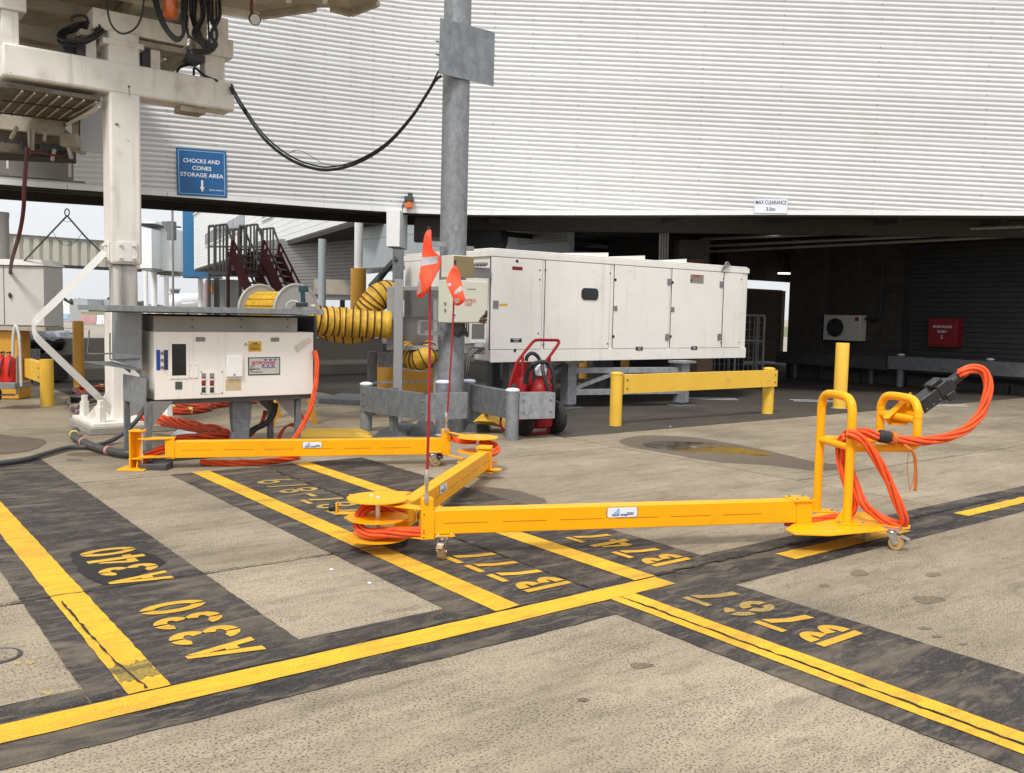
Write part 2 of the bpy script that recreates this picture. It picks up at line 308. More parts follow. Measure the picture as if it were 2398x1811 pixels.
M = dict(
 slab=ground_mat('concrete_apron', CONC1, CONC2, stain=(.105, .083, .058), stain_amt=.55, streak_amt=.32),
 joint=mat('joint_sealant', (.022, .019, .017), .8, bump=.4),
 asphalt=ground_mat('old_asphalt', (.085, .075, .062), (.062, .054, .045), stain=(.035, .03, .026), stain_amt=.6, pit_amt=.3),
 band=ground_mat('dark_backing_paint', (.056, .049, .045), (.034, .032, .033), pit=(.15, .125, .095), pit_amt=.45, stain=(.022, .021, .023), stain_amt=.7, reveal=((.16, .13, .097), .49, .68, .8), rough=.7),
 line=ground_mat('yellow_line_paint', (.72, .425, .035), (.66, .36, .03), pit=(.25, .15, .03), pit_amt=.6, stain=(.27, .17, .045), stain_amt=.6, streak_amt=.55, rough=.6, pit_th=(.60, .74)),
 letter=ground_mat('yellow_stencil_paint', (.66, .385, .04), (.58, .32, .04), pit=(.22, .13, .03), pit_amt=.7, stain=(.30, .19, .05), stain_amt=.6, streak_amt=.4, rough=.65, pit_th=(.6, .72)),
 worn=ground_mat('worn_stencil_paint', (.50, .33, .075), (.40, .27, .08), pit=(.12, .1, .07), pit_amt=.8, stain=(.2, .15, .08), stain_amt=.7, streak_amt=.5, rough=.7),
 wet=ground_mat('damp_concrete', (.165, .130, .092), (.125, .098, .07), stain=(.07, .058, .046), stain_amt=.5, rough=.55, spec=.15),
 puddle=mat('standing_water', (.045, .033, .018), .06, 0, .2, 3, spec=.18), oil=ground_mat('oily_damp_patch', (.014, .0135, .013), (.010, .010, .010), stain=(.006, .006, .006), pit=(.006, .006, .006), rough=.38, spec=.3),
 clad=mat('white_cladding', (.60, .605, .605), .42, 0, .03, 1.2, dirt=((.50, .48, .44), .6, .8, .8, .35), streak=((.47, .45, .42), .56, .85, .3), tone=.03),
 flash=mat('white_flashing', (.73, .735, .725), .42, 0, .03, 2, dirt=((.5, .47, .42), .55, .75, 2, .35)),
 soffit=mat('shade_dark_soffit', (.035, .028, .023), .8, bump=.2),  # albedo lowered so undersides look as black as the shade there
 darkwall=mat('shade_dark_wall', (.022, .022, .023), .75, var=.2, vs=2, bump=.2),  # undercroft walls, shutter and blocks: near-black colour stands in for deep shade
 shutter=mat('shade_dark_shutter', (.035,.037,.040), .6, 0, .15, 2),
 block=mat('shade_dark_blockwork', (.05, .045, .040), .85, var=.25, vs=3, bump=.5, bs=60),
 galv=galv('galvanised_steel', .215, sc_=34), galvd=galv('weathered_galvanised_steel', .15, (.94, 1, 1.06), .2, .6, 26), galvl=galv('bright_galvanised_steel', .29, (.96, 1, 1.05), .35, .42, 26),
 cream=mat('cream_steel_paint', (.74, .705, .64), .45, 0, .05, 3, dirt=((.30, .25, .19), .56, .76, 3.5, .4), streak=((.22, .19, .15), .56, .78, .45)),
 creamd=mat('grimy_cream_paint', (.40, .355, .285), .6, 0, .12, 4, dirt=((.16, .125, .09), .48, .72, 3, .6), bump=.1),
 inner=mat('stained_steel_tube', (.46,.44,.40), .45, .1, .1, 3, streak=((.06,.052,.045), .5, .72, .85)), epanel=mat('pale_grey_panel', (.50,.53,.57), .45, 0, .03, 2), redx=mat('bright_red_enamel', (.62,.018,.012), .3, 0, .05, 5, coat=.2),
 blues=mat('blue_label', (.006,.06,.34), .4, 0, .03, 9), navy=mat('navy_label', (.03,.022,.11), .4, 0, .03, 9), vent=mat('vent_grille', (.06,.075,.07), .5, 0, .2, 60), greenb=mat('green_button', (.012,.045,.03), .4, 0, .05, 9), whitec=mat('clean_white_plastic', (.80,.80,.78), .3, 0, .02, 3), pgreyd=mat('patchy_grey_steel', (.36,.34,.31), .5, 0, .08, 3, dirt=((.2,.18,.16), .55, .8, 4, .5)), galvp=galv('mottled_galvanised_plate', .20, (.93, 1.0, 1.06), .3, .45, 16), mgreyl=mat('grey_steel_channel', (.30,.30,.30), .5, .2, .08, 4, dirt=((.17,.165,.16), .55, .8, 4, .4)), steeld=mat('dull_nameplate', (.27,.245,.20), .4, .2, .1, 12),  # the hood steel is a mid grey with random darker patches
 slotm=mat('shadowed_slot', (.40,.15,.004), .6, 0, .05, 9),
 wornline=ground_mat('rubbed_line_paint', (.45, .29, .05), (.22, .17, .06), pit=(.06, .05, .035), pit_amt=.8, stain=(.05, .055, .04), stain_amt=.9, streak_amt=.9, rough=.7), flange=mat('dull_grey_flange', (.36, .345, .32), .5, 0, .06, 4),
 wooddark=mat('shade_brown_container', (.055,.032,.02), .8, 0, .2, 5),  # container brown made darker to hold the shade it stands in
 grime=mat('sooty_brown_steel', (.15, .12, .09), .7, 0, .2, 5, dirt=((.05, .04, .03), .45, .7, 4, .6)),
 spot=ground_mat('oil_stain', (.235, .188, .132), (.16, .128, .09), stain=(.09, .07, .05)), fleck=ground_mat('old_paint_fleck', (.46, .35, .14), (.34, .27, .15), stain=(.2, .17, .11)),
 white=mat('white_enamel', (.80, .77, .715), .35, 0, .03, 2, dirt=((.52, .46, .38), .62, .82, 5, .45), streak=((.46, .41, .33), .56, .82, .42)),
 pgrey=mat('pale_grey_paint', (.56, .54, .51), .45, 0, .04, 2, dirt=((.34, .31, .28), .6, .8, 4, .4), streak=((.38, .35, .31), .6, .85, .3)),
 mgrey=mat('mid_grey_steel', (.21, .205, .20), .5, .2, .1, 4, dirt=((.11, .1, .09), .55, .75, 4, .5)),
 dgrey=mat('dark_grey_steel', (.06, .06, .06), .5, .2, .12, 5),
 black=mat('black_rubber', (.014, .014, .015), .5, 0, .2, 8),
 blackp=mat('black_plastic', (.018, .018, .02), .35, 0, .1, 8),
 yel=mat('amber_yellow_enamel', (.88, .385, .002), .4, 0, .04, 3, spec=.3, coat=.04, dirt=((.42, .19, .02), .58, .82, 6, .4), chips=((.20, .11, .03), .735, .75, 26), streak=((.5, .24, .03), .62, .85, .35)),
 yel2=mat('safety_yellow_paint', (.76, .455, .045), .5, 0, .05, 3, dirt=((.34, .2, .05), .6, .8, 5, .5), chips=((.16, .11, .06), .73, .75, 16), streak=((.45, .27, .06), .6, .85, .35)),
 ochre=mat('ochre_bollard_paint', (.58, .29, .03), .5, 0, .06, 3, dirt=((.3, .15, .03), .58, .8, 5, .5)),
 orange=mat('orange_cable_sheath', (.76, .098, .024), .5, 0, .08, 9, spec=.22, dirt=((.25, .04, .02), .55, .8, 12, .55)),
 orangeo=mat('grubby_orange_cable', (.58, .07, .02), .45, 0, .1, 9, dirt=((.14, .03, .015), .5, .75, 9, .6)),
 flag=mat('fluorescent_flag_fabric', (.98, .085, .03), .7, 0, .06, 9, bump=.1, bs=200),
 refl=mat('grey_reflective_tape', (.42, .41, .42), .4, .1, .12, 30),
 rod=mat('red_fibreglass_rod', (.30, .012, .018), .3, 0, .05, 5),
 chrome=mat('zinc_plated_steel', (.62, .62, .60), .25, .9, .06, 20),
 tyre=mat('tyre_rubber', (.016, .016, .016), .8, 0, .2, 12, bump=.5, bs=70),
 pu=mat('tan_caster_tread', (.38, .25, .10), .5, 0, .1, 10),
 red=mat('red_trolley_paint', (.25, .006, .007), .42, 0, .06, 4, spec=.25, dirt=((.14, .005, .006), .55, .8, 6, .5)),
 redd=mat('dark_red_cabinet_paint', (.20, .004, .008), .45, 0, .05, 4),
 blue=mat('blue_sign_face', (.012, .105, .285), .4, 0, .04, 2),
 signw=mat('white_sign_face', (.70, .73, .80), .4, 0, .02, 2),
 print_w=mat('white_print', (.80, .82, .84), .5, 0, 0), print_k=mat('black_print', (.012, .012, .014), .5, 0, 0), print_r=mat('red_print', (.42, .02, .03), .5, 0, 0), print_b=mat('blue_print', (.02, .05, .28), .5, 0, 0),
 lblue=mat('pale_blue_print', (.30, .52, .68), .5, 0, 0),
 steelp=mat('brushed_nameplate', (.52, .52, .50), .35, .3, .05, 10),
 ylab=mat('yellow_label', (.72, .42, .03), .5, 0, .04, 9), tan=mat('tan_label', (.52, .42, .24), .5, 0, .08, 20),
 duct=mat('yellow_duct_fabric', (.58, .345, .022), .6, 0, .22, 12, bump=.5, bs=22, dirt=((.25, .14, .02), .55, .78, 14, .5)),
 ductr=mat('dark_red_duct_rib', (.07, .016, .012), .6, 0, .1, 8),
 amber=mat('amber_lens', (.66, .13, .008), .15, 0, .1, 12, coat=.5),
 lamp=mat('lit_tube', (1, .93, .78), .4, 0, 0, emit=3.0),
 teal=mat('teal_tool_plastic', (.008, .035, .042), .4, 0, .1, 10),
 concb=mat('barrier_concrete', (.30, .275, .235), .85, 0, .1, 2, bump=.3, dirt=((.15, .13, .11), .5, .75, 2, .5)),
 olive=mat('olive_steel_paint', (.21, .165, .075), .5, 0, .08, 4, dirt=((.11, .085, .05), .55, .8, 5, .4)),
 beige=mat('beige_switch_box', (.57, .56, .465), .42, 0, .03, 3, dirt=((.36, .34, .27), .6, .82, 4, .35)),
 rust=mat('flaking_rust', (.075, .025, .012), .9, 0, .4, 40, bump=.8, bs=90),
 glassd=mat('dark_glass', (.012, .014, .013), .12, 0, .2, 6),
 brown=mat('brown_steel', (.12, .055, .025), .6, 0, .1, 3), maroon=mat('maroon_stair_paint', (.10, .014, .016), .5, 0, .15, 4),
 fblue=mat('blue_fin_panel', (.015, .13, .28), .5, 0, .04, 1), fwhite=mat('far_white_panel', (.74, .75, .75), .5, 0, .02, .3), fcream=mat('weathered_cream_panel', (.62, .60, .51), .6, 0, .06, .6, streak=((.42, .34, .22), .55, .8, .5)),
 fgrey=mat('blue_grey_panel', (.34, .375, .39), .5, 0, .03, .5), louv=mat('grey_louvre', (.20, .195, .185), .6, 0, .08, 1), window=mat('tinted_window', (.12, .14, .16), .15, 0, .05, 2),
 leaf=mat('tree_leaf', (.045, .06, .035), .8, 0, .3, 2), bark=mat('tree_bark', (.07, .05, .035), .9, 0, .2, 3), grass=mat('far_grass', (.12, .14, .05), .9, 0, .25, .05),
 fapron=mat('far_apron', (.30, .265, .215), .9, 0, .12, .06, dirt=((.16, .14, .12), .5, .7, .12, .5)),
 bagw=mat('white_plastic_bag', (.62, .63, .68), .35, 0, .1, 6), bagk=mat('black_plastic_bag', (.014, .014, .018), .3, 0, .2, 6),
 foil=mat('grey_ground_sheet', (.42, .44, .47), .3, .2, .15, 6), tape=mat('beige_tape', (.62, .54, .47), .6, 0, .08, 20),
 hose=mat('dark_ribbed_hose', (.05, .045, .042), .55, 0, .2, 9), pinkb=mat('pink_hose_band', (.45, .22, .2), .6, 0, .1, 8), yelb=mat('yellow_hose_clamp', (.70, .55, .10), .5, 0, .08, 8),
 wood=mat('brown_timber', (.20, .13, .085), .8, 0, .2, 5), rubberm=mat('grey_rubber_ramp', (.06, .063, .066), .6, 0, .15, 5, dirt=((.14, .13, .12), .5, .75, 4, .5)),
 polish=mat('polished_hub', (.72, .71, .68), .25, .6, .05, 10), crack=mat('crack_shadow', (.02, .017, .014), .95, 0, .2, 10), redw=mat('faded_red_barrier', (.40, .22, .22), .6, 0, .1, 2),
 strap=mat('orange_strap_web', (.50, .13, .015), .7, 0, .15, 30), medplate=mat('dark_grey_panel', (.17, .16, .15), .55, .1, .1, 3, dirt=((.1, .09, .085), .5, .75, 3, .5)),  # the grey panel colour is simply dark, with patchy dirt
)
# ================================================================== GROUND
gr = MB(); gr.poly([Vector((-3000, -60, -.06)), Vector((3000, -60, -.06)), Vector((3000, 5000, -.06)), Vector((-3000, 5000, -.06))])
solo('ground', gr, M['fapron'], kind='structure')
apron = thing('apron', None, None, (0, 0, 0)); tag(apron, kind='structure')
bed = MB(); bed.poly([uv(-16, -9, -.014), uv(30, -9, -.014), uv(30, 40, -.014), uv(-16, 40, -.014)]); part('joint_bed', bed, M['joint'], apron)
def slab(u0_, u1, v0, v1, m='slab', g=.010):
    a = MB(); q = [(u0_ + g, v0 + g), (u1 - g, v0 + g), (u1 - g, v1 - g), (u0_ + g, v1 - g)]
    rnd = random.Random(int(u0_ * 100 + v0 * 37)); top = []
    # slightly ragged slab edges
    for i in range(4):
        (x0, y0), (x1, y1) = q[i], q[(i + 1) % 4]; n = max(2, int(math.hypot(x1 - x0, y1 - y0) / .16))
        n = min(n, 40)
        for k in range(n):
            t = k / n; j = rnd.uniform(-.006, .006) if k else 0
            inx, iny = (0, j) if i % 2 == 0 else (j, 0)
            top.append(uv(x0 + (x1 - x0) * t + inx, y0 + (y1 - y0) * t + iny, 0))
    a.prism([p - Z * .013 for p in top], Z * .013)
    return part('concrete_slab' if m == 'slab' else 'asphalt_panel', a, M[m], apron)
for (ua, ub_) in ((-15, -10), (-10, -4.8), (-4.8, -.62), (-.62, 3.57)):
    for (va, vb) in ((-8.5, -.4), (-.4, 3.82), (3.82, 5.37), (5.37, 8.78), (8.78, 13), (13, 17.2), (17.2, 24), (24, 39)): slab(ua, ub_, va, vb)
slab(3.57, 15, -8.5, 3.82); slab(15, 29, -8.5, 3.82)
for (va, vb) in ((3.82, 8.0), (8.0, 12.2), (12.2, 16.5)): slab(3.57, 7.77, va, vb)
slab(7.77, 12, 3.82, 5.4); slab(7.77, 12, 5.4, 8.98); slab(12, 16.2, 3.82, 5.4); slab(12, 16.2, 5.4, 8.98); slab(16.2, 29, 3.82, 8.98)
slab(7.77, 12, 8.98, 13, 'asphalt'); slab(12, 16.2, 8.98, 13, 'asphalt'); slab(16.2, 29, 8.98, 13, 'asphalt'); slab(7.77, 16.2, 13, 39, 'asphalt'); slab(16.2, 29, 13, 39, 'asphalt'); slab(3.57, 7.77, 16.5, 39, 'asphalt')
# ---- dark backing bands (painted sheets 4 mm up), yellow lines above them
def ragged(pts, amp=.006, step=.12, seed=1):
    rnd = random.Random(seed); out = []
    for i in range(len(pts)):
        a, b = Vector((*pts[i], 0)), Vector((*pts[(i + 1) % len(pts)], 0)); d = b - a; n = max(1, min(120, int(d.length / step))); nn = Vector((-d.y, d.x, 0)).normalized() if d.length else d
        for k in range(n): q = a + d * (k / n) + nn * (rnd.uniform(-amp, amp) if k else 0); out.append((q.x, q.y))
    return out
def sheet(name, pts, m, z, label=None, amp=.004, seed=1):
    a = MB(); a.poly([uv(u_, v_, z) for u_, v_ in ragged(pts, amp * .55, .045, seed)]); return part(name, a, M[m], apron, label=label)
def guv(x, y): g = G(x, y); return (g.dot(U), g.dot(V))
vl = 3.81                                   # far edge of the long line
sheet('dark_band', [(-9, 3.44), (3.40, 3.44), (3.40, vl + .02), (-9, vl + .02)], 'band', .0041, 'dark grey band under the long yellow line', .014, 3)
sheet('dark_band', [(-9, vl + .02), (.835, vl + .02), (.835, 4.0), (-9, 4.0)], 'band', .0042, seed=4)
sheet('dark_band', [(.84, vl + .025), (1.82, vl + .025), (1.82, 10.4), (.84, 10.4)], 'band', .0043, 'dark grey panel behind the two A-series codes', .006, 5)
sheet('dark_band', [(1.822, vl + .025), (2.662, vl + .025), (2.662, 4.03), (1.822, 4.03)], 'band', .0044, seed=6)
sheet('dark_band', [(2.66, vl + .025), (3.562, vl + .025), (3.562, 8.78), (2.66, 8.78)], 'band', .0045, 'dark grey panel behind the B777 code', .006, 7)
sheet('dark_band', [(3.58, vl + .025), (4.71, vl + .025), (4.71, 8.8), (3.58, 8.8)], 'band', .0046, 'dark grey panel behind the B747 code', .006, 8)
sheet('dark_band', [(4.712, vl + .02), (16, vl + .02), (16, 4.0), (4.712, 4.0)], 'band', .0047, seed=9)
sheet('dark_band', [(3.41, 3.44), (16, 3.44), (16, vl), (3.41, vl)], 'band', .0048, seed=10)
sheet('dark_band', [(3.38, -8), (4.36, -8), (4.36, 3.442), (3.38, 3.442)], 'band', .0049, 'dark grey panel behind the B767 code', .008, 11)
W = .172
def stripe(u0_, u1, v0, v1, label, seed, amp=.003, z=.0085): return sheet('yellow_line', [(u0_, v0), (u1, v0), (u1, v1), (u0_, v1)], 'line', z, label, amp, seed)
stripe(-9, 4.06, vl - W, vl - .004, 'long yellow line across the foreground', 21, .005)
stripe(.98, 1.15, 4.22, 12.0, 'yellow position line left of the two A-series codes', 22, .006); stripe(.98, 1.15, vl + .012, 3.93, None, 22, .006); sheet('yellow_line', [(.98, 3.91), (1.15, 3.91), (1.15, 4.26), (.98, 4.26)], 'line', .0083, None, .003, 41); rw_ = random.Random(8); sheet('yellow_line', [(.982 + .168 * k / 9, 3.955 + rw_.uniform(-.018, .018)) for k in range(10)] + [(1.148 - .166 * k / 12, 4.17 + rw_.uniform(-.03, .03)) for k in range(13)], 'wornline', .0088, 'rubbed greenish stretch of the position line', .012, 40)
stripe(2.86, 3.03, vl + .012, 8.79, 'yellow position line left of the B777 code', 23)
stripe(3.90, 4.075, vl + .012, 8.79, 'yellow position line between the B777 and B747 codes', 24)
stripe(3.606, 3.715, -8, vl - W, 'wide half of the yellow line split by a crack', 25, .004, .0087); stripe(3.525, 3.597, -8, vl - W, 'narrow half of the yellow line split by a crack', 27, .004, .0087)
stripe(5.16, 6.62, 3.575, 3.735, 'yellow dash under the cart castors', 28, .008); stripe(7.57, 12.5, 3.60, 3.73, 'yellow dash at the right edge', 29, .012)
# ---- cracks and worn joints
def crack(pts, w_, seed, z=.0118):
    rnd = random.Random(seed); L_ = []; Rr = []
    for i in range(len(pts) - 1):
        a, b = Vector((*pts[i], 0)), Vector((*pts[i + 1], 0)); d = b - a; n = max(2, int(d.length / .045)); nn = Vector((-d.y, d.x, 0)).normalized()
        for k in range(n):
            q = a + d * (k / n); c = nn * rnd.uniform(-w_, w_) * .9; h = nn * w_ * rnd.uniform(.25, 1.3); L_.append(q + c + h); Rr.append(q + c - h)
    a = MB()
    for i in range(len(L_) - 1): a.add([uv(L_[i].x, L_[i].y, z), uv(L_[i + 1].x, L_[i + 1].y, z), uv(Rr[i + 1].x, Rr[i + 1].y, z), uv(Rr[i].x, Rr[i].y, z)], [(0, 1, 2, 3)])
    return part('crack', a, M['crack'], apron)
crack([(3.601, -2), (3.602, 3.62)], .008, 1); crack([(1.06, 3.84), (1.02, 4.3), (1.01, 5.3)], .006, 2); crack([(1.2, 3.822), (3.55, 3.824)], .007, 3, .0093)
crack([(3.57, 3.82), (3.575, 8.5)], .008, 4, .0093); crack([(4.1, 3.83), (4.8, 3.84), (6, 3.83), (8, 3.825), (12, 3.825)], .017, 5, .0093)
crack([(-8, 5.37), (3.56, 5.375)], .006, 6, .0093); crack([(-1.5, 3.9), (1.0, 3.83)], .004, 7)
# ---- stencilled aircraft codes: reading direction +V, letter tops towards -U
def arcq(out, cx, cy, ax_, ay_, t, a0, a1, n=9):
    for i in range(n):
        p = R(a0 + (a1 - a0) * i / n); q = R(a0 + (a1 - a0) * (i + 1) / n); bx, by = ax_ - t, ay_ - t * .8
        out.append([(cx + ax_ * math.cos(p), cy + ay_ * math.sin(p)), (cx + ax_ * math.cos(q), cy + ay_ * math.sin(q)), (cx + bx * math.cos(q), cy + by * math.sin(q)), (cx + bx * math.cos(p), cy + by * math.sin(p))])
def glyph(c):
    o = []
    if c == '7': o += [[(0, .86), (.92, .86), (.92, 1.0), (0, 1.0)], [(.6, .78), (.95, .78), (.62, .42), (.5, 0), (.2, 0), (.34, .45)]]
    elif c == 'B':
        o.append([(0, 0), (.26, 0), (.26, 1), (0, 1)])
        arcq(o, .36, .745, .60, .255, .27, -75, 88); arcq(o, .36, .255, .64, .255, .27, -88, 75)
    elif c == '3': arcq(o, .46, .73, .46, .27, .25, -70, 84); arcq(o, .46, .73, .46, .27, .25, 100, 172, 5); arcq(o, .46, .27, .46, .27, .25, -84, 70); arcq(o, .46, .27, .46, .27, .25, 188, 262, 5)
    elif c == '0': arcq(o, .46, .5, .46, .5, .26, -82, 82, 14); arcq(o, .46, .5, .46, .5, .26, 98, 262, 14)
    elif c == '6': arcq(o, .46, .3, .46, .3, .26, -80, 80); arcq(o, .46, .3, .46, .3, .26, 100, 260); arcq(o, .5, .62, .46, .38, .26, 100, 178, 7); arcq(o, .46, .72, .44, .28, .26, 8, 74, 6)
    elif c == 'A': o += [[(0, 0), (.28, 0), (.6, 1), (.40, 1)], [(.98, 0), (.72, 0), (.63, .28), (.42, .28), (.47, .46), (.57, .46), (.5, .74), (.64, .98)]]
    elif c == '4': o += [[(.52, 0), (.82, 0), (.82, 1), (.52, 1)], [(0, .2), (.46, .2), (.46, .36), (.26, .36), (.46, .8), (.36, .86), (0, .36)], [(.86, .2), (1.0, .2), (1.0, .36), (.86, .36)]]
    elif c == '8': arcq(o, .46, .74, .40, .26, .2, 0, 360, 18); arcq(o, .46, .26, .44, .27, .2, 0, 360, 18)
    elif c == '9': arcq(o, .46, .7, .44, .3, .2, 0, 360, 18); arcq(o, .42, .42, .46, .40, .2, -86, 6, 8)
    elif c == '/': o.append([(.1, 0), (.36, 0), (.75, 1), (.5, 1)])
    elif c == '-': o.append([(.05, .40), (.75, .40), (.75, .56), (.05, .56)])
    return o
def stencil(s, u_base, u_top, v0, v1, m, label, seed=0, wlast=None):
    n = len(s); adv = (v1 - v0) / n; H_ = u_base - u_top
    for i, c in enumerate(s):
        a = MB(); k = adv * .80
        for pl in glyph(c):
            a.poly([uv(u_base - y * H_, v0 + adv * i + x * k, .0087 + .00005 * i) for x, y in pl])
        part('stencil_character', a, M[wlast if (wlast and i >= n - 2) else m], apron, label=label if i == 0 else None)
stencil('A330', 1.64, 1.30, 3.985, 4.995, 'letter', 'yellow stencilled code A330, nearest to the camera')
stencil('A340', 1.64, 1.30, 5.36, 6.33, 'letter', 'yellow stencilled code A340 half in a damp patch')
stencil('B777', 3.55, 3.21, 3.99, 4.95, 'letter', 'yellow stencilled code B777')
stencil('B787-8/9', 3.53, 3.18, 6.12, 8.09, 'worn', 'worn yellow stencilled code B787-8/9')
stencil('B747', 4.57, 4.23, 3.96, 4.92, 'letter', 'yellow stencilled code B747')
stencil('B767', 4.22, 3.88, 2.50, 3.49, 'letter', 'yellow stencilled code B767 with a rubbed last pair of digits', wlast='worn')
# ---- damp patches and stains
def blob(name, pts, m, z, label=None, amp=.02, seed=1):
    c = curve([Vector((*q, 0)) for q in pts], 8, closed=True); rnd = random.Random(seed); a = MB()
    a.poly([uv(q.x + rnd.uniform(-amp, amp), q.y + rnd.uniform(-amp, amp), z) for q in c]); return part(name, a, M[m], apron, label=label)
blob('damp_patch', [guv(1452, 1032), guv(1520, 1020), guv(1640, 1027), guv(1780, 1052), guv(1900, 1080), guv(1985, 1092), guv(1920, 1103), guv(1800, 1090), guv(1680, 1082), guv(1560, 1062), guv(1480, 1047)], 'wet', .0018, 'damp patch with a puddle on the concrete', .012, 31)
blob('puddle', [guv(1505, 1042), guv(1550, 1034), guv(1650, 1037), guv(1720, 1048), guv(1800, 1062), guv(1780, 1068), guv(1690, 1061), guv(1600, 1057), guv(1540, 1052)], 'puddle', .0030, 'shallow water in the damp patch', .01, 32)
blob('damp_patch', [guv(-60, 1015), guv(30, 1022), guv(100, 1030), guv(104, 1042), guv(70, 1056), guv(0, 1064), guv(-80, 1062)], 'wet', .0046, 'damp patch at the left edge', .012, 33)
blob('damp_patch', [guv(165, 1300), guv(205, 1292), guv(300, 1290), guv(365, 1305), guv(385, 1322), guv(330, 1345), guv(255, 1372), guv(195, 1350)], 'oil', .0086, 'dark damp patch over the A340 code', .012, 34)
blob('damp_patch', [guv(1065, 1160), guv(1120, 1140), guv(1210, 1150), guv(1280, 1175), guv(1200, 1185), guv(1120, 1190)], 'wet', .0019, None, .02, 35)
for i, (x, y, w_, h_) in enumerate(((2010, 1343, 32, 9), (1930, 1372, 16, 4), (2185, 1347, 22, 6), (2170, 1405, 46, 10), (2165, 1472, 18, 4), (2195, 1492, 18, 2.5), (2255, 1510, 14, 2.5), (1108, 1163, 26, 7), (1165, 1168, 14, 4), (1235, 1178, 16, 3), (1500, 1560, 30, 7), (210, 1065, 50, 6), (175, 1078, 26, 3), (1365, 1640, 18, 4))):
    blob('oil_spot', [guv(x + w_ * math.cos(t * .785) * random.uniform(.6, 1.1), y + h_ * math.sin(t * .785) * random.uniform(.6, 1.1)) for t in range(8)], 'spot', .0022, 'dark oil spot on the concrete' if i == 0 else None, .0006, 60 + i)
for i, (x, y, w_, h_) in enumerate(((70, 1552, 16, 6), (40, 1553, 12, 6), (112, 1622, 22, 7), (52, 1512, 8, 3))):
    blob('paint_fleck', [guv(x + w_ * math.cos(t * .785) * random.uniform(.6, 1.1), y + h_ * math.sin(t * .785) * random.uniform(.6, 1.1)) for t in range(8)], 'fleck', .0022, 'old yellow paint fleck near the drain cover' if i == 0 else None, .0006, 80 + i)
lid = thing('drain_cover', 'round dark drain cover with a rim at the left edge of the concrete', 'drain cover', G(-6, 1537, .004))
a = MB(); a.lathe(G(-6, 1537, .001), [(.0, 0), (.085, 0), (.085, .004), (.0, .004)], 28); part('lid', a, M['slab'], lid)
a = MB(); c_ = G(-6, 1537, .003); a.tube([c_ + Vector((math.cos(t * math.pi / 16), math.sin(t * math.pi / 16), 0)) * .095 for t in range(32)], .006, 6, closed=True); part('rim', a, M['dgrey'], lid)
# ================================================================== TERMINAL BUILDING (curved white corrugated front)
FK = 1.2                              # the front stands this much farther than the first survey
ZB = 1.6 + 1.64 * FK
PL = [(-13.5, 9.1), (-10.2, 11.0), (-7.19, 12.8), (-5.53, 13.62), (-4.01, 14.38), (-2.9, 14.95), (-2.07, 15.3), (-1.4, 15.45), (-0.4, 15.46), (1.443, 15.31), (4.25, 15.09), (8.30, 14.76), (12.6, 14.4)]
ZK = ((-0.6, 0.0), (1.443, .025), (4.25, .065), (8.30, .102), (12.6, .14))      # the bottom edge climbs gently to the right
def zrise(x):
    x /= FK
    if x <= ZK[0][0]: return 0.0
    for (a, b), (c, d) in zip(ZK[:-1], ZK[1:]):
        if x <= c: return FK * (b + (d - b) * (x - a) / (c - a))
    return FK * ZK[-1][1]
fac = []
for q in curve([Vector((x * FK, y * FK, 0)) for x, y in PL], 5): fac.append(q)
def rib_off(i):     # the ribs tilt a little against the bottom edge
    return FO[i]
FO = [0.0]
for i in range(1, len(fac)):
    x = fac[i].x; d = (fac[i] - fac[i - 1]).length; t = max(0, min(1, (x + 3.6) / 3.6)); FO.append(FO[-1] + d * (.017 * (1 - t) - .042 * t))
mid = min(range(len(fac)), key=lambda i: abs(fac[i].x + 3.0)); FO = [q - FO[mid] for q in FO]
def fnorm(i):
    d = (fac[min(i + 1, len(fac) - 1)] - fac[max(i - 1, 0)]).normalized(); return Vector((d.y, -d.x, 0))     # points to the camera side
def fhit(x, y):     # sight line onto the front
    q = ray(x, y); s_ = q.x / q.y
    for i in range(len(fac) - 1):
        a, b = fac[i], fac[i + 1]; f1, f2 = a.x - s_ * a.y, b.x - s_ * b.y
        if f1 <= 0 <= f2 or f2 <= 0 <= f1:
            t = f1 / (f1 - f2); p = a.lerp(b, t); return EYEV + q * (p.y / q.y), (b - a).normalized(), fnorm(i)
bld = thing('terminal_building', 'terminal with a curved white corrugated front over a dark open undercroft', 'building', (0, 15.4, 0))
PITCH = .0745 * FK; RB = 10; prof = [(0, 0), (.06, .002), (.18, .008), (.36, .0185), (.46, .021), (.66, .021), (.76, .019), (.88, .004), (.95, 0)]
z00 = ZB + .10
nband = 8
seams = [0, 18, 38, len(fac) - 1]
for bnd in range(-1, nband + 1):
    for s0, s1 in zip(seams[:-1], seams[1:]):
        a = MB(); rows = []
        for r_ in range(RB + 1):
            for (t, dpt) in (prof if r_ < RB else prof[:1]): rows.append(((bnd * RB + r_ + t) * PITCH, dpt + (.006 if r_ == 0 and t < .3 else 0)))
        rows.insert(0, (rows[0][0] - .014, .012))
        cols = list(range(s0, s1 + 1)); n = len(rows); okc = False
        for i in cols:
            nn = fnorm(i)
            for (h, d_) in rows:
                zz = z00 + FO[i] + h; zb_ = ZB + zrise(fac[i].x); cl = max(zz, zb_ + .093)
                if zz > zb_ + .115: okc = True
                a.v.append(Vector((fac[i].x, fac[i].y, cl)) + nn * (.03 - .0175 + d_))
        if not okc: continue
        for ci in range(len(cols) - 1):
            for k in range(n - 1):
                q = (ci * n + k, (ci + 1) * n + k, (ci + 1) * n + k + 1, ci * n + k + 1)
                if abs(a.v[q[0]].z - a.v[q[3]].z) < 1e-6 and abs(a.v[q[1]].z - a.v[q[2]].z) < 1e-6: continue
                a.f.append(q); a.m.append(0)
        part('cladding_sheet', a, M['clad'], bld, sharp=50)
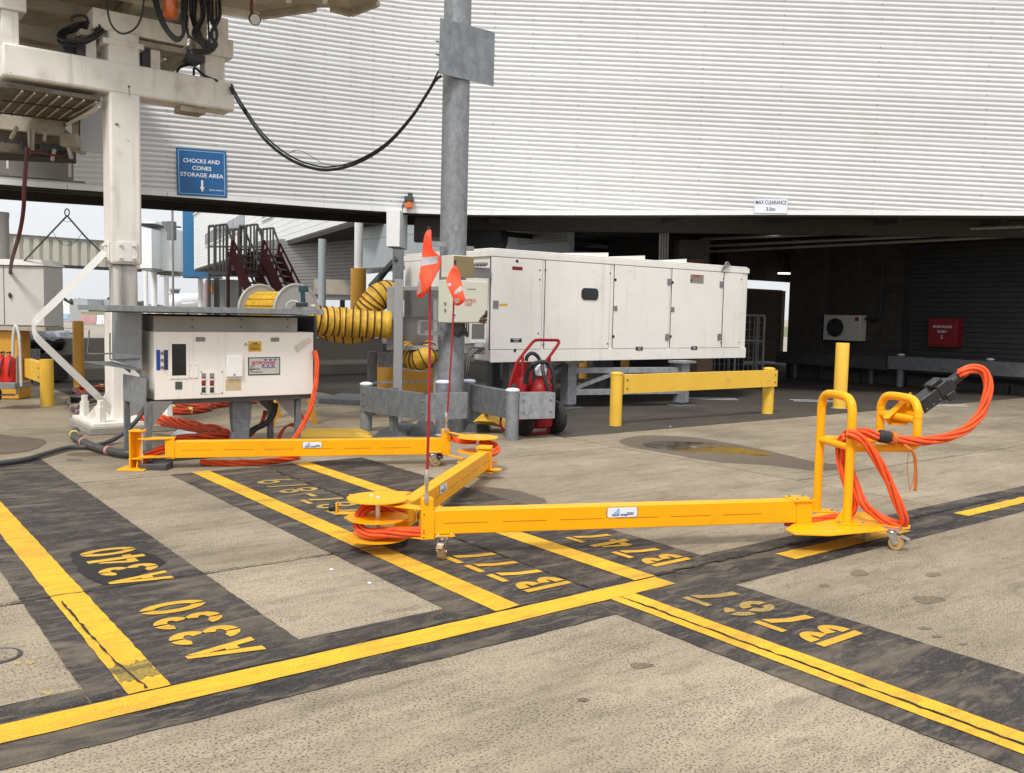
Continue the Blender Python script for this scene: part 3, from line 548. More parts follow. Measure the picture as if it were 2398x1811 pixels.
def along(i0, i1, off0, off1, z0, z1, g0=0, rel=True):
    a = MB(); idx = list(range(i0, i1 + 1)); A_ = []; B_ = []
    for i in idx:
        nn = fnorm(i); A_.append(fac[i] + nn * off0); B_.append(fac[i] + nn * off1)
    d = (A_[1] - A_[0]).normalized(); A_[0] = A_[0] + d * g0; B_[0] = B_[0] + d * g0
    for k in range(len(idx) - 1):
        p = [A_[k], A_[k + 1], B_[k + 1], B_[k]]
        zr = [zrise(fac[idx[k]].x), zrise(fac[idx[k + 1]].x)] if rel else [0, 0]; zr = [zr[0], zr[1], zr[1], zr[0]]
        a.hexa([q + Z * (z0 + h) for q, h in zip(p, zr)], [q + Z * (z1 + h) for q, h in zip(p, zr)])
    return a
for i in range(0, len(fac) - 4, 4): part('flashing_strip', along(i, min(i + 4, len(fac) - 1), .045, -.02, ZB, ZB + .09, .006), M['flash'], bld)
part('soffit_edge', along(0, len(fac) - 1, -.03, -.10, ZB - .03, ZB + .4), M['soffit'], bld)
# soffit: over the left passage a narrow bridge, on the right the whole undercroft
iK = min(range(len(fac)), key=lambda i: abs(fac[i].x + 1.9))
a = MB()
bk = lambda i: fac[i] - fnorm(i) * 2.5
for i in range(iK):
    p = [fac[i], fac[i + 1], bk(i + 1), bk(i)]; p = [p[0] - fnorm(i) * .1, p[1] - fnorm(i + 1) * .1, p[2], p[3]]
    a.hexa([q + Z * (ZB + .18) for q in p], [q + Z * (ZB + .6) for q in p])
part('bridge_deck', a, M['soffit'], bld)
a = MB()
for i in range(iK):
    for o0, o1, zz in ((-.25, -.42, ZB + .02), (-1.1, -1.25, ZB + .05), (-2.36, -2.52, ZB)):
        p = [fac[i] + fnorm(i) * o0, fac[i + 1] + fnorm(i + 1) * o0, fac[i + 1] + fnorm(i + 1) * o1, fac[i] + fnorm(i) * o1]; a.hexa([q + Z * zz for q in p], [q + Z * (ZB + .3) for q in p])
part('bridge_beam', a, M['soffit'], bld)
a = MB()      # back of the bridge
for i in range(iK):
    p = [bk(i), bk(i + 1), bk(i + 1) + fnorm(i) * -.1, bk(i) + fnorm(i) * -.1]; a.hexa([q + Z * (ZB + .05) for q in p], [q + Z * 9.6 for q in p])
part('bridge_back_wall', a, M['clad'], bld)
ST = ZB + .17
a = MB(); e = [fac[i] - fnorm(i) * .1 for i in range(iK, len(fac))]; back = [Vector((24, 19, 0)), Vector((24, 36, 0)), Vector((3.6, 36, 0)), bk(iK) + Vector((.1, 0, 0))]
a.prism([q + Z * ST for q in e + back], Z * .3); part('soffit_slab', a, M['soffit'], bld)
a = MB(); a.prism([q + Z * 9.65 for q in [fac[i] + fnorm(i) * .05 for i in range(len(fac))] + [Vector((24, 19, 0)), Vector((24, 36, 0)), Vector((3.6, 36, 0)), bk(iK), bk(0)]], Z * .2); part('roof', a, M['flash'], bld)
a = MB()      # downstand beams under the soffit
for k in range(6):
    p = Vector((3.6 + k * 2.1, 18.7, 0)); a.bar(p + Z * (ST - .07), p + V * 9 + U * 2 + Z * (ST - .07), .16, .14)
for k in range(4):
    p = Vector((-.6, 19.4 + k * 2.8, 0)); a.bar(p + Z * (ST - .2), p + U * 16 + Z * (ST - .2), .12, .12)
part('soffit_beam', a, M['darkwall'], bld)
a = MB()
for dz, dy, L_ in ((.10, 0, 13), (.24, .4, 11), (.34, .9, 12)):
    p = P(1640, 571, 22 + dy); e2 = P(2398, 515 + dz * 30, 18.6 + dy); a.tube([Vector((p.x, p.y, ST - .16 - dz)), Vector((e2.x, e2.y, ST - .12 - dz * .4))], .035, 8)
part('service_pipe', a, M['mgrey'], bld)
part('downstand_beam', along(iK, len(fac) - 1, -1.3, -1.5, ST - .34, ST - .01, 0, False), M['soffit'], bld)
a = MB(); q_ = P(1700, 600, 25.0); a.ub(Vector((q_.x, q_.y, 0)), 4.0, .3, P(1790, 660, 27).z, ST - .005); part('lintel', a, M['soffit'], bld)
# white hanging beam end at the kink of the front
hb = MB(); c = P(930, 540, 18.5)
c.z = 0; hb.box(c + Z * (ZB - .34), .265, .9, .72, Vector((1, 0, 0)), Vector((.05, 1, 0)).normalized()); part('beam_casing', hb, M['flash'], bld, .008)
hb = MB(); c2 = Vector((c.x + .75, c.y + .5, 0)); hb.box(c2 + Z * (ZB - .28), .9, .3, .5); hb.box(c2 + Vector((.15, -.2, ZB - .5)), .5, .12, .1); part('recess_shade_box', hb, M['soffit'], bld)  # solid dark boxes, their colour standing for the shade inside a recess
# raised blue-grey panelled wall seen below the soffit (runs along V)
pw = thing('panelled_wall', 'raised blue-grey panelled wall behind the pillars under the terminal', 'wall', (P(914, 700, 28).x, P(914, 700, 28).y, 0))
A0 = P(848, 629, 30.0); A0.z = 0
zlo = 2.98
for k in range(6):
    for r_, (z0, z1) in enumerate(((zlo, 3.9), (3.91, 5.2))):
        a = MB(); p = A0 - V * (k * 1.72); a.ub(p + U * .0, .15, -1.71, z0, z1); part('wall_panel', a, M['fgrey'], pw)
a = MB(); a.ub(A0 + U * .02, .2, -10.3, zlo - .09, zlo - .01); part('bottom_rail', a, M['galv'], pw)
a = MB()
for k in range(7): a.ub(A0 - V * 8.3 + U * -.03, .03, -1.9, 3.35 + k * .07, 3.39 + k * .07)
part('louvre', a, M['mgrey'], pw)
# rear wall of the undercroft
rw = thing('undercroft_rear_wall', 'dark rear wall of the undercroft behind the white generator', 'wall', (P(1600, 800, 25.5).x, 25.5, 0))
a = MB(); p0 = P(1440, 700, 23.3); p0.z = 0; L_ = 7.2
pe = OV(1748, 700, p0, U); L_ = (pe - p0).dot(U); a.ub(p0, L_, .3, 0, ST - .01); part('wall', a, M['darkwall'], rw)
# right-hand side wall with block work, roller shutter
SW0 = Vector((10.1, 23.2, 0))
def SWp(x, y): return OV(x, y, SW0, V)
eL = SWp(1856, 800); tL = (eL - SW0).dot(V)
sw = thing('undercroft_side_wall', 'dark blockwork wall and roller shutter at the right of the undercroft', 'wall', SW0)
ePier = (SWp(1935, 800) - SW0).dot(V); eSh = (SWp(2118, 800) - SW0).dot(V); eR = (SWp(2398, 800) - SW0).dot(V) - 4
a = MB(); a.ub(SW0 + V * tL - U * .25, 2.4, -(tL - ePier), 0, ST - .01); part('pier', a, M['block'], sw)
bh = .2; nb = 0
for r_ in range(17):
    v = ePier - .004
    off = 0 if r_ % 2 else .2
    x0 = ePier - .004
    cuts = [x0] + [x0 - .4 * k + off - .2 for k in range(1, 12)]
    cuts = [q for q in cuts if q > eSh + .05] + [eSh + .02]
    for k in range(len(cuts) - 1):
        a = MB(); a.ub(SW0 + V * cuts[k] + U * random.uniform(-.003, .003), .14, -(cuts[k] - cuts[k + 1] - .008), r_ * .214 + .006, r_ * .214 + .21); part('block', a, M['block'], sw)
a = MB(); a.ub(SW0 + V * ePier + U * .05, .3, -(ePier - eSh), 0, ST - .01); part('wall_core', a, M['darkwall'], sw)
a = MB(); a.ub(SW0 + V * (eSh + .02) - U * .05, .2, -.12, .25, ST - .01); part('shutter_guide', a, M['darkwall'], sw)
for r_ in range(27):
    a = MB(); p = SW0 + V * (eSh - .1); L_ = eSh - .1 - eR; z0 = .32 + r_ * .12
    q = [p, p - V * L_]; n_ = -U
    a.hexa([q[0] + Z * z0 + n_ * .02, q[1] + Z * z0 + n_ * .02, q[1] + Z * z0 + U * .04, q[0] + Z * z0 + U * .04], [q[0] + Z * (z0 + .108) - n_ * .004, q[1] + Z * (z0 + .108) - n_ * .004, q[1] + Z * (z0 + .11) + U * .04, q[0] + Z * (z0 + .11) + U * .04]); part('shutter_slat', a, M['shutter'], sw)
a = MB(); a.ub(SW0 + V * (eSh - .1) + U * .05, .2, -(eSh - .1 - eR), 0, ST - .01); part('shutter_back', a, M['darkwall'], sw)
for k in range(7):
    a = MB(); a.ub(SW0 + V * (eSh + 2.2 - k * 1.25) - U * random.uniform(.3, .36), .34, -1.2, 0, .2 + random.uniform(0, .06)); part('kerb_block', a, M['block'], sw, .01)
# air conditioner on the wall
tA = SWp(1946, 738); tB = SWp(2031, 740); tC = SWp(1946, 796)
ac = thing('air_conditioner', 'white outdoor air-conditioning unit with one black fan on the dark blockwork', 'air conditioner', (tA.x, tA.y, tC.z))
L_ = (tA - tB).length; n_ = -U; pA = Vector((tA.x, tA.y, 0))
a = MB(); a.ub(pA - U * .32, .30, -L_, tC.z, tA.z); part('casing', a, M['pgrey'], ac, .01)
cf = pA - V * (L_ * .33) - U * .325 + Z * ((tA.z + tC.z) / 2); rf_ = (tA.z - tC.z) * .37
a = MB(); a.lathe(cf, [(0, 0), (rf_, 0), (rf_, .012), (0, .012)], 26, n_); part('fan_opening', a, M['black'], ac)
a = MB()
for k in range(5): a.tube([cf + n_ * .02 + (V * math.cos(t * math.pi / 12) + Z * math.sin(t * math.pi / 12)) * rf_ * (.25 + .18 * k) for t in range(24)], .004, 5, closed=True)
a.lathe(cf, [(.04, .015), (.04, .03), (0, .03)], 12, n_)
for k in range(4): d = V * math.cos(.78 + k * math.pi / 2) + Z * math.sin(.78 + k * math.pi / 2); a.bar(cf + n_ * .022, cf + n_ * .022 + d * rf_ * 1.2, .012, .008, n_)
part('fan_guard', a, M['dgrey'], ac)
a = MB(); q = pA - V * (L_ * .86) - U * .326; a.ub(q, .004, -L_ * .1, tA.z - .15, tA.z - .05); part('badge', a, M['redd'], ac)
a = MB(); g0 = pA - V * (L_ + .05) - U * .18 + Z * (tA.z - .08); a.tube(curve([g0, g0 - V * .3 - Z * .05, g0 - V * .42 + Z * .15, g0 - V * .42 + Z * 1.5], 6), .03, 8); part('pipework', a, M['black'], ac)
# red wall cabinet
rA, rB, rC = OV(2175, 745, SW0 - U * .3, V), OV(2243, 745, SW0 - U * .3, V), OV(2175, 811, SW0 - U * .3, V)
rc = thing('emergency_cabinet', 'dark red emergency equipment cabinet with white lettering hung on the roller shutter', 'cabinet', (rA.x, rA.y, rC.z))
L_ = (rA - rB).length; pA = Vector((rA.x, rA.y, 0)); a = MB(); a.ub(pA, .29, -L_ - .0, rC.z, rA.z); part('box', a, M['redd'], rc, .006)
a = MB(); a.ub(pA - U * .012 - V * .03, .011, -L_ + .06, rC.z + .03, rA.z - .03); part('door', a, M['redd'], rc, .003)
a = MB(); cx_ = pA - U * .0135 - V * (L_ * .5); h_ = rA.z - rC.z
for s_, dz, sz, ft_ in (('EMERGENCY EVACUATION', .66, .085, .66), ('EQUIPMENT', .49, .085, .32), ('5', .28, .13, .06)): text(a, s_, cx_ + Z * (rC.z + h_ * dz), -V, Z, sz, .0012, fit=L_ * ft_)
part('lettering', a, M['signw'], rc)
# fluorescent battens
for nm_, (x, y, Y, L_, lab) in dict(a=(1848, 641, 26.0, .62, 'lit tube light hanging over the gap at the end of the undercroft'), b=(1806, 545, 21, .22, 'small lit tube light under the soffit right of the pipes')).items():
    c = P(x, y, Y); t = thing('tube_light', lab, 'light', c, 'tube lights under the terminal'); a = MB(); a.box(c, L_, .07, .035); part('tube', a, M['lamp'], t)
    a = MB(); a.box(c + Z * .045, L_ + .06, .1, .05); a.cyl(c + Z * .06 + Vector((.2, 0, 0)), Vector((c.x + .2, c.y, ST)), .008, n=6); a.cyl(c + Z * .06 - Vector((.2, 0, 0)), Vector((c.x - .2, c.y, ST)), .008, n=6); part('fitting', a, M['dgrey'], t)
c, d_, n_ = fhit(228, 470); cb = Vector((c.x, c.y, ZB + .10)) - n_ * .75 + d_ * .1
t = thing('tube_light', 'warm lit tube light under the bridge left of the white column', 'light', cb, 'tube lights under the terminal'); a = MB(); a.bar(cb - d_ * .5, cb + d_ * .75, .07, .035); part('tube', a, M['lamp'], t); a = MB(); a.bar(cb - d_ * .6 + Z * .045, cb + d_ * .85 + Z * .045, .11, .05); part('fitting', a, M['creamd'], t)
# brown clad column and conduits inside
a = MB(); c = P(1615, 700, 21.5); a.cyl(Vector((c.x, c.y, 0)), Vector((c.x, c.y, 2.95)), .42, n=24); bc = thing('clad_column', 'round brown column behind the white generator', 'column', (c.x, c.y, 0)); part('shaft', a, M['brown'], bc)
a = MB(); a.box(Vector((c.x, c.y, 3.1)), .7, .7, .55); part('head', a, M['block'], bc)
cd = thing('conduit_bundle', 'three grey conduits dropping from the soffit behind the generator', 'conduit', P(1552, 600, 19.2)); 
for k in range(4):
    a = MB(); c = P(1545 + k * 6, 560, 19.9 + k * .03); a.tube(curve([Vector((c.x, c.y, ST)), Vector((c.x + .01, c.y, 3.0)), Vector((c.x, c.y, 2.6)), Vector((c.x + .02 * k - .03, c.y, 2.3))], 5), .024, 8); part('conduit', a, M['mgrey'], cd)
a = MB(); c = P(1140, 552, 20.2); a.cyl(c + Vector((-.1, 0, 0)), c + Vector((.05, .9, 0)), .42, n=24); a.box(c + Vector((0, .5, .5)), .7, .9, .3); solo('exhaust_duct', a, M['black'], 'fat black duct end under the soffit right of the tall grey pole', 'duct', c)
# stuff at the far end: container, gap, cages
ct = thing('shipping_container', 'brown corrugated shipping container beyond the gap in the undercroft', 'container', (P(1780, 780, 33).x, 33, 0))
a = MB(); c0 = P(1838, 700, 32.5); c0 = Vector((c0.x, c0.y, 0))
for k in range(18):
    q = c0 - U * (.2 + k * .22); a.ub(q, -.11, .6, .15, 2.58); a.ub(q - U * .11, -.11, .64, .15, 2.58)
part('ribbed_side', a, M['wooddark'], ct); a = MB(); a.ub(c0 + U * .0 - V * .02, -.2, .6, .1, 2.62); a.ub(c0 - U * .2 - V * .03, -4, .6, 2.58, 2.64); part('corner_post', a, M['brown'], ct)
for k, (x0, x1, lab) in enumerate(((1650, 1715, 'tall grey mesh stillage cage right of the generator'), (1718, 1780, 'grey mesh stillage cage standing beside the taller one'))):
    p = P(x0, 870, 24.2 + k * .2); q = P(x1, 870, 24.4 + k * .2); z1 = 1.75 - k * .05
    cg = thing('stillage_cage', lab, 'cage', (p.x, p.y, 0), 'stillage cages'); a = MB(); 
    for X_ in (p.x, q.x):
        for Y_ in (p.y, p.y + .7): a.box(Vector((X_, Y_, z1 / 2)), .06, .06, z1)
    for zz in (.15, z1 * .6, z1): a.box(Vector(((p.x + q.x) / 2, p.y, zz)), q.x - p.x, .05, .05); a.box(Vector(((p.x + q.x) / 2, p.y + .7, zz)), q.x - p.x, .05, .05)
    part('frame', a, M['mgrey'], cg); a = MB()
    for i in range(1, 6): X_ = p.x + (q.x - p.x) * i / 6; a.box(Vector((X_, p.y + .02, z1 / 2)), .02, .02, z1 - .1)
    for i in range(1, 9): a.box(Vector(((p.x + q.x) / 2, p.y + .025, z1 * i / 9)), q.x - p.x, .012, .012)
    part('mesh_side', a, M['mgrey'], cg)
# galvanised rails along the side wall
def pipe_post(t, p, z1, r=.085, m='galvd', cap=True):
    a = MB(); a.cyl(Vector((p.x, p.y, 0)), Vector((p.x, p.y, z1)), r, n=20)
    o = part('post', a, M[m], t)
    if cap: b = MB(); b.lathe(Vector((p.x, p.y, z1)), [(r + .006, -.012), (r + .006, .006), (r * .7, .022), (0, .028)], 20); part('post_cap', b, M['signw'] if m != 'yel2' else M['yel2'], o)
    return o
def channel(t, a_, b_, z0, z1, n_, m='galv', dep=.07, bolts=True):       # C-channel rail, web on the n_ side
    a = MB(); d = (b_ - a_).normalized(); th = .008
    for (q0, q1, o0, o1) in ((z0, z1, 0, th), (z0, z0 + th, th, dep), (z1 - th, z1, th, dep)):
        p = [a_ + n_ * -o0, b_ + n_ * -o0, b_ + n_ * -o1, a_ + n_ * -o1]; a.hexa([Vector((k.x, k.y, q0)) for k in p], [Vector((k.x, k.y, q1)) for k in p])
    o = part('rail', a, M[m], t)
    if bolts:
        for e_ in (a_ + d * .06, b_ - d * .06):
            for zz in (z0 + (z1 - z0) * .27, z0 + (z1 - z0) * .73): b = MB(); b.lathe(Vector((e_.x, e_.y, zz)), [(.017, 0), (.017, .008), (.011, .008), (.011, .018), (0, .018)], 8, n_); part('bolt', b, M['mgrey'], o)
    return o
p1 = OV(2079, 850, SW0 - U * .9, V); p2 = OV(2398, 870, SW0 - U * .9, V); p1.z = p2.z = 0; p2 = p2 - V * 1.2
rl = thing('side_wall_guard_rail', 'grey channel guard rail in front of the roller shutter behind the orange cable loop', 'guard rail', p1)
pm = OV(2310, 860, SW0 - U * .9, V); pm.z = 0
channel(rl, p1, p2, .44, .76, -U, 'galvd')
for q in (p1 - V * .25, pm): pipe_post(rl, q + U * .16, .8)
p3 = OV(1817, 830, SW0 - U * .75, V); p3.z = 0
rl2 = thing('side_wall_guard_rail', 'dark channel guard rail below the air conditioner at the far end of the wall', 'guard rail', p3)
channel(rl2, p3, p1 + V * .1 + U * .12, .40, .72, -U, 'dgrey'); [pipe_post(rl2, p3 + U * .2 - V * k, .72, .085, 'dgrey', False) for k in (.5, 2.8)]
a = MB()
for i in range(2, len(fac) - 2, 2):
    nn = fnorm(i)
    for k in range(-3 if fac[i].x > 0 else 1, 78, 3):
        if z00 + FO[i] + k * PITCH < ZB + zrise(fac[i].x) + .16: continue
        c = Vector((fac[i].x, fac[i].y, z00 + FO[i] + (k + .44) * PITCH)) + nn * .034; a.lathe(c, [(.011, 0), (.009, .006), (0, .007)], 6, nn)
part('cladding_screw', a, M['mgrey'], bld, kind='stuff')
# ------------------------------------------------------------------ signs on the front
def board(name, lab, cat, px, m, thick=.012):
    pts = [fhit(*q) for q in px]; n_ = pts[0][2]; w_ = [p[0] + n_ * .05 for p in pts]
    t = thing(name, lab, cat, (w_[0] + w_[2]) / 2); xd = ((w_[1] - w_[0]) + (w_[2] - w_[3])).normalized(); nd = xd.cross(Z).normalized()
    if nd.dot(n_) < 0: nd = -nd
    yd = ((w_[0] - w_[3]) + (w_[1] - w_[2])).normalized(); W_ = ((w_[1] - w_[0]).length + (w_[2] - w_[3]).length) / 2; H_ = ((w_[0] - w_[3]).length + (w_[1] - w_[2]).length) / 2
    c = sum(w_, Vector()) / 4; yd = (yd - xd * yd.dot(xd)).normalized(); nd = xd.cross(yd)
    if nd.dot(n_) < 0: nd = -nd
    a = MB(); a.box(c, W_, H_, thick, xd, yd, nd); part('board', a, M[m], t, .003)
    return t, c + nd * (thick / 2 + .003), xd, yd, nd, W_, H_
t, c, xd, yd, nd, W_, H_ = board('storage_area_sign', 'blue square sign reading chocks and cones storage area with a down arrow', 'sign', [(416, 347.5), (532, 355.6), (527, 464.6), (409.4, 456.6)], 'blue')
a = MB()
for sx_, sy_, w_, h_ in ((0, .455, .92, .012), (0, -.455, .92, .012), (-.457, 0, .012, .91), (.457, 0, .012, .91)): a.box(c + xd * sx_ * W_ + yd * sy_ * H_, w_ * W_, h_ * H_, .002, xd, yd, nd)
part('white_border', a, M['lblue'], t)
a = MB(); sz = H_ * .118
for s_, yy, ft_ in (('CHOCKS AND', .235, .73), ('CONES', .085, .38), ('STORAGE AREA', -.06, .86)): text(a, s_, c + yd * (yy - .03) * H_, xd, yd, sz, .0012, fit=W_ * ft_)
text(a, 'Sydney Airport', c + yd * -.365 * H_ + xd * .265 * W_, xd, yd, sz * .36, .0006)
part('lettering', a, M['print_w'], t)
a = MB(); q = lambda x, y: c + xd * x * W_ + yd * y * H_ + nd * .001
a.prism([q(-.02, -.16), q(.02, -.16), q(.02, -.30), q(.048, -.30), q(0, -.41), q(-.048, -.30), q(-.02, -.30)], nd * .001); a.prism([q(.40, -.34), q(.415, -.345), q(.425, -.385), q(.415, -.37)], nd * .001); part('arrow', a, M['print_w'], t)
t, c, xd, yd, nd, W_, H_ = board('clearance_sign', 'white sign reading max clearance 3.0m on the bottom edge of the front', 'sign', [(1765, 465), (1843.5, 466), (1842.5, 501.5), (1764, 500)], 'signw')
a = MB(); text(a, 'MAX CLEARANCE', c + yd * .10 * H_, xd, yd, H_ * .36, .0012, fit=W_ * .91); text(a, '3.0m', c - yd * .33 * H_, xd, yd, H_ * .34, .0012, fit=W_ * .27); part('lettering', a, M['print_k'], t)
a = MB()
for sx_, sy_, w_, h_ in ((0, .485, 1, .02), (0, -.485, 1, .02), (-.493, 0, .012, 1), (.493, 0, .012, 1)): a.box(c + xd * sx_ * W_ + yd * sy_ * H_, w_ * W_, h_ * H_, .002, xd, yd, nd)
part('edge', a, M['steelp'], t)
# amber beacon at the bottom of the front
p, d_, n_ = fhit(956, 480); p = p + n_ * .12
bc = thing('amber_beacon', 'amber warning beacon hung at the bottom of the front left of the tall pole', 'beacon', p)
a = MB(); a.lathe(p - Z * .09, [(.06, 0), (.075, .02), (.075, .13), (.06, .15), (0, .15)], 18); part('lens', a, M['amber'], bc)
a = MB(); a.box(p + Z * .10, .17, .17, .1); a.box(p + Z * .18 + Vector((.02, 0, 0)), .09, .1, .08); part('housing', a, M['dgrey'], bc, .01)
a = MB(); a.tube(curve([p + Vector((-.08, .02, .05)), p + Vector((-.13, .04, -.02)), p + Vector((-.13, .06, -.2)), p + Vector((-.12, .1, -.27))], 5), .012, 6); a.box(p + n_ * -.08 + Z * .1, .06, .16, .05, d_, n_); part('bracket', a, M['dgrey'], bc)
# ================================================================== FAR LEFT: other buildings, far field
def vbox(a, x0, x1, y0, y1, Y, dep):     # upright box whose front face covers those photo pixels at depth Y
    p, q = P(x0, (y0 + y1) / 2, Y), P(x1, (y0 + y1) / 2, Y); zt = P((x0 + x1) / 2, y0, Y).z; zb = P((x0 + x1) / 2, y1, Y).z
    a.box(Vector(((p.x + q.x) / 2, Y + dep / 2, (zt + zb) / 2)), q.x - p.x, dep, zt - zb); return a
gs = MB(); gs.poly([Vector((-400, 90, -.03)), Vector((300, 90, -.03)), Vector((300, 220, -.03)), Vector((-400, 220, -.03))]); solo('grass_strip', gs, M['grass'], kind='structure')
# white pier building with horizontal siding
pA, pB = P(457, 700, 69.5), P(850, 700, 28.6); pA.z = pB.z = 0; pd = (pB - pA).normalized(); pn = Vector((-pd.y, pd.x, 0)); pL = (pB - pA).length
if pn.dot(Vector((0, 0, 0)) - pA) < 0: pn = -pn
pier = thing('pier_building', 'white sided pier building raised on columns beyond the bridge', 'building', (pA + pB) / 2)
def pbox(a, s0, s1, o0, o1, z0, z1):
    q = [pA + pd * s0 + pn * o0, pA + pd * s1 + pn * o0, pA + pd * s1 + pn * o1, pA + pd * s0 + pn * o1]; a.hexa([k + Z * z0 for k in q], [k + Z * z1 for k in q]); return a
for k in range(17): part('siding_board', pbox(MB(), 0, pL, .0, -.1, 4.5 + k * .235, 4.5 + k * .235 + .222), M['fwhite'], pier)
part('wall_core', pbox(MB(), 0, pL, -.1, -9, 4.45, 8.5), M['fwhite'], pier); part('underside', pbox(MB(), 0, pL, -.0, -9, 4.3, 4.44), M['soffit'], pier)
part('roof_edge', pbox(MB(), -.2, pL, .1, -9, 8.5, 8.62), M['flash'], pier)
for (x0, x1) in ((481, 520), (522, 548), (550, 573), (615, 640)):
    s0 = (OV(x0, 560, pA, pd) - pA).dot(pd); s1 = (OV(x1, 560, pA, pd) - pA).dot(pd); w_ = part('window', pbox(MB(), s0, s1, .03, -.02, 5.85, 6.65), M['window'], pier); part('sill', pbox(MB(), s0 - .1, s1 + .1, .08, -.02, 5.76, 5.84), M['flash'], w_)
part('roof_edge', pbox(MB(), 0, .15, .06, -9, 4.44, 8.6), M['flash'], pier)
lw = thing('louvred_wall', 'grey louvred wall set back under the white pier', 'wall', P(730, 650, 36))
l0, l1 = P(600, 700, 41), P(838, 700, 35); l0.z = l1.z = 0
for k in range(16):
    a = MB(); a.bar(l0 + Z * (2.35 + k * .135), l1 + Z * (2.35 + k * .135), .05, .12); part('louvre', a, M['louv'], lw)
a = MB(); a.bar(l0 + Z * 3.3 + Vector((0, .25, 0)), l1 + Z * 3.3 + Vector((0, .25, 0)), .1, 2.6); part('backing', a, M['louv'], lw)
a = MB(); e = P(838, 700, 34.8); vbox(a, 735, 835, 655, 690, 34, .5); part('lintel', a, M['creamd'], lw)
# pillars
def pillar(name, lab, x, w_, y0, y1, Y, m, base=None, grp=None):
    p = P(x, 700, Y); r = w_ * Y / 2133 / 2; t = thing(name, lab, 'pillar', (p.x, Y, 0), grp); zt = P(x, y0, Y).z; zb = 0 if y1 is None else P(x, y1, Y).z
    a = MB(); a.cyl(Vector((p.x, Y, zb)), Vector((p.x, Y, zt)), r, n=24); part('shaft', a, M[m], t)
    if base: a = MB(); a.cyl(Vector((p.x, Y, 0)), Vector((p.x, Y, P(x, base[0], Y).z)), base[1] * Y / 2133 / 2, n=28); part('protective_base', a, M['ochre'], t)
pillar('steel_pillar', 'slim pale grey pillar under the pier, left of the ochre-based one', 754, 18, 560, None, 30, 'fgrey')
pillar('steel_pillar', 'pale pillar with a fat ochre protective base behind the yellow hoses', 839, 20, 505, None, 25, 'fwhite', (629, 36))
pillar('steel_pillar', 'short dark pillar between the slim grey pillar and the ochre-based one', 802, 12, 640, None, 40, 'louv')
# blue fin and white box links
bf = thing('blue_fin', 'tall blue panelled fin at the end of the white pier', 'panel', (P(445, 700, 71).x, 71, 0))
for k in range(4): a = MB(); x0 = 428 + k * 8; vbox(a, x0, x0 + 7.8, 488, 649, 71, .5); part('panel', a, M['fblue'], bf)
a = MB(); vbox(a, 460.2, 516, 488, 649, 71, .5); part('panel', a, M['fblue'], bf); a = MB(); vbox(a, 428, 516, 649.5, 652, 70.9, .6); part('bottom_edge', a, M['soffit'], bf)
lk = thing('link_building', 'white boxy link between the boarding bridges left of the blue fin', 'building', (P(390, 700, 74).x, 74, 0))
a = MB(); vbox(a, 361, 427, 530, 637, 74, 6); part('wall', a, M['fwhite'], lk); a = MB(); vbox(a, 356, 404, 534, 634, 72, 2); part('wall', a, M['fwhite'], lk); a = MB(); vbox(a, 325, 355, 536, 628, 70, 4); part('wall', a, M['fwhite'], lk)
a = MB(); vbox(a, 325, 365, 518, 523, 70, 4); part('roof', a, M['flash'], lk); a = MB(); vbox(a, 328, 358, 523.5, 530, 70.3, 3); part('vent', a, M['dgrey'], lk)
a = MB(); vbox(a, 356, 427, 636, 643, 73, 4); vbox(a, 325, 357, 629, 634, 70, 4); part('underside', a, M['mgrey'], lk)
a = MB(); vbox(a, 375, 428, 643.5, 646, 73, .3); vbox(a, 372, 420, 648, 649, 73, .3); part('pipe', a, M['mgrey'], lk)
for x, w_, y0, lab in ((342, 10, 632, 'leftmost thin pillar under the white link'), (361, 14, 630, 'thickest pillar under the white link'), (390, 11, 646, 'right-hand pillar under the white link'), (470, 12, 651, 'left pillar under the blue fin'), (508, 14, 651, 'right pillar under the blue fin, beside the booth')): pillar('link_pillar', lab, x, w_, y0, None, 72.5, 'fwhite' if x < 500 else 'concb', None, 'pillars under the link')
bt = thing('grey_booth', 'grey booth with an orange notice under the blue fin', 'booth', (P(492, 700, 66).x, 66, 0)); a = MB(); vbox(a, 481, 501, 655, 760, 66, 2); vbox(a, 515, 550, 655, 760, 66, 2); part('wall', a, M['mgrey'], bt); a = MB(); vbox(a, 487, 497, 666, 686, 65.9, .06); part('notice', a, M['strap'], bt)
fl = thing('floodlight_mast', 'grey mast with an angled light shield in front of the white link', 'mast', (P(405, 700, 60).x, 60, 0)); a = MB(); c = P(405, 640, 60); a.cyl(Vector((c.x, 60, 0)), Vector((c.x, 60, 9)), .075, n=10); part('mast', a, M['mgrey'], fl)
a = MB(); q = [P(377, 519, 60), P(403, 518, 60), P(403, 562, 60), P(390, 562, 60), P(391, 547, 60)]; a.prism(q, Vector((.1, .5, 0))); part('shield', a, M['galvd'], fl); a = MB(); a.bar(P(405, 531, 60), P(424, 533, 60), .1, .12); part('arm', a, M['dgrey'], fl)
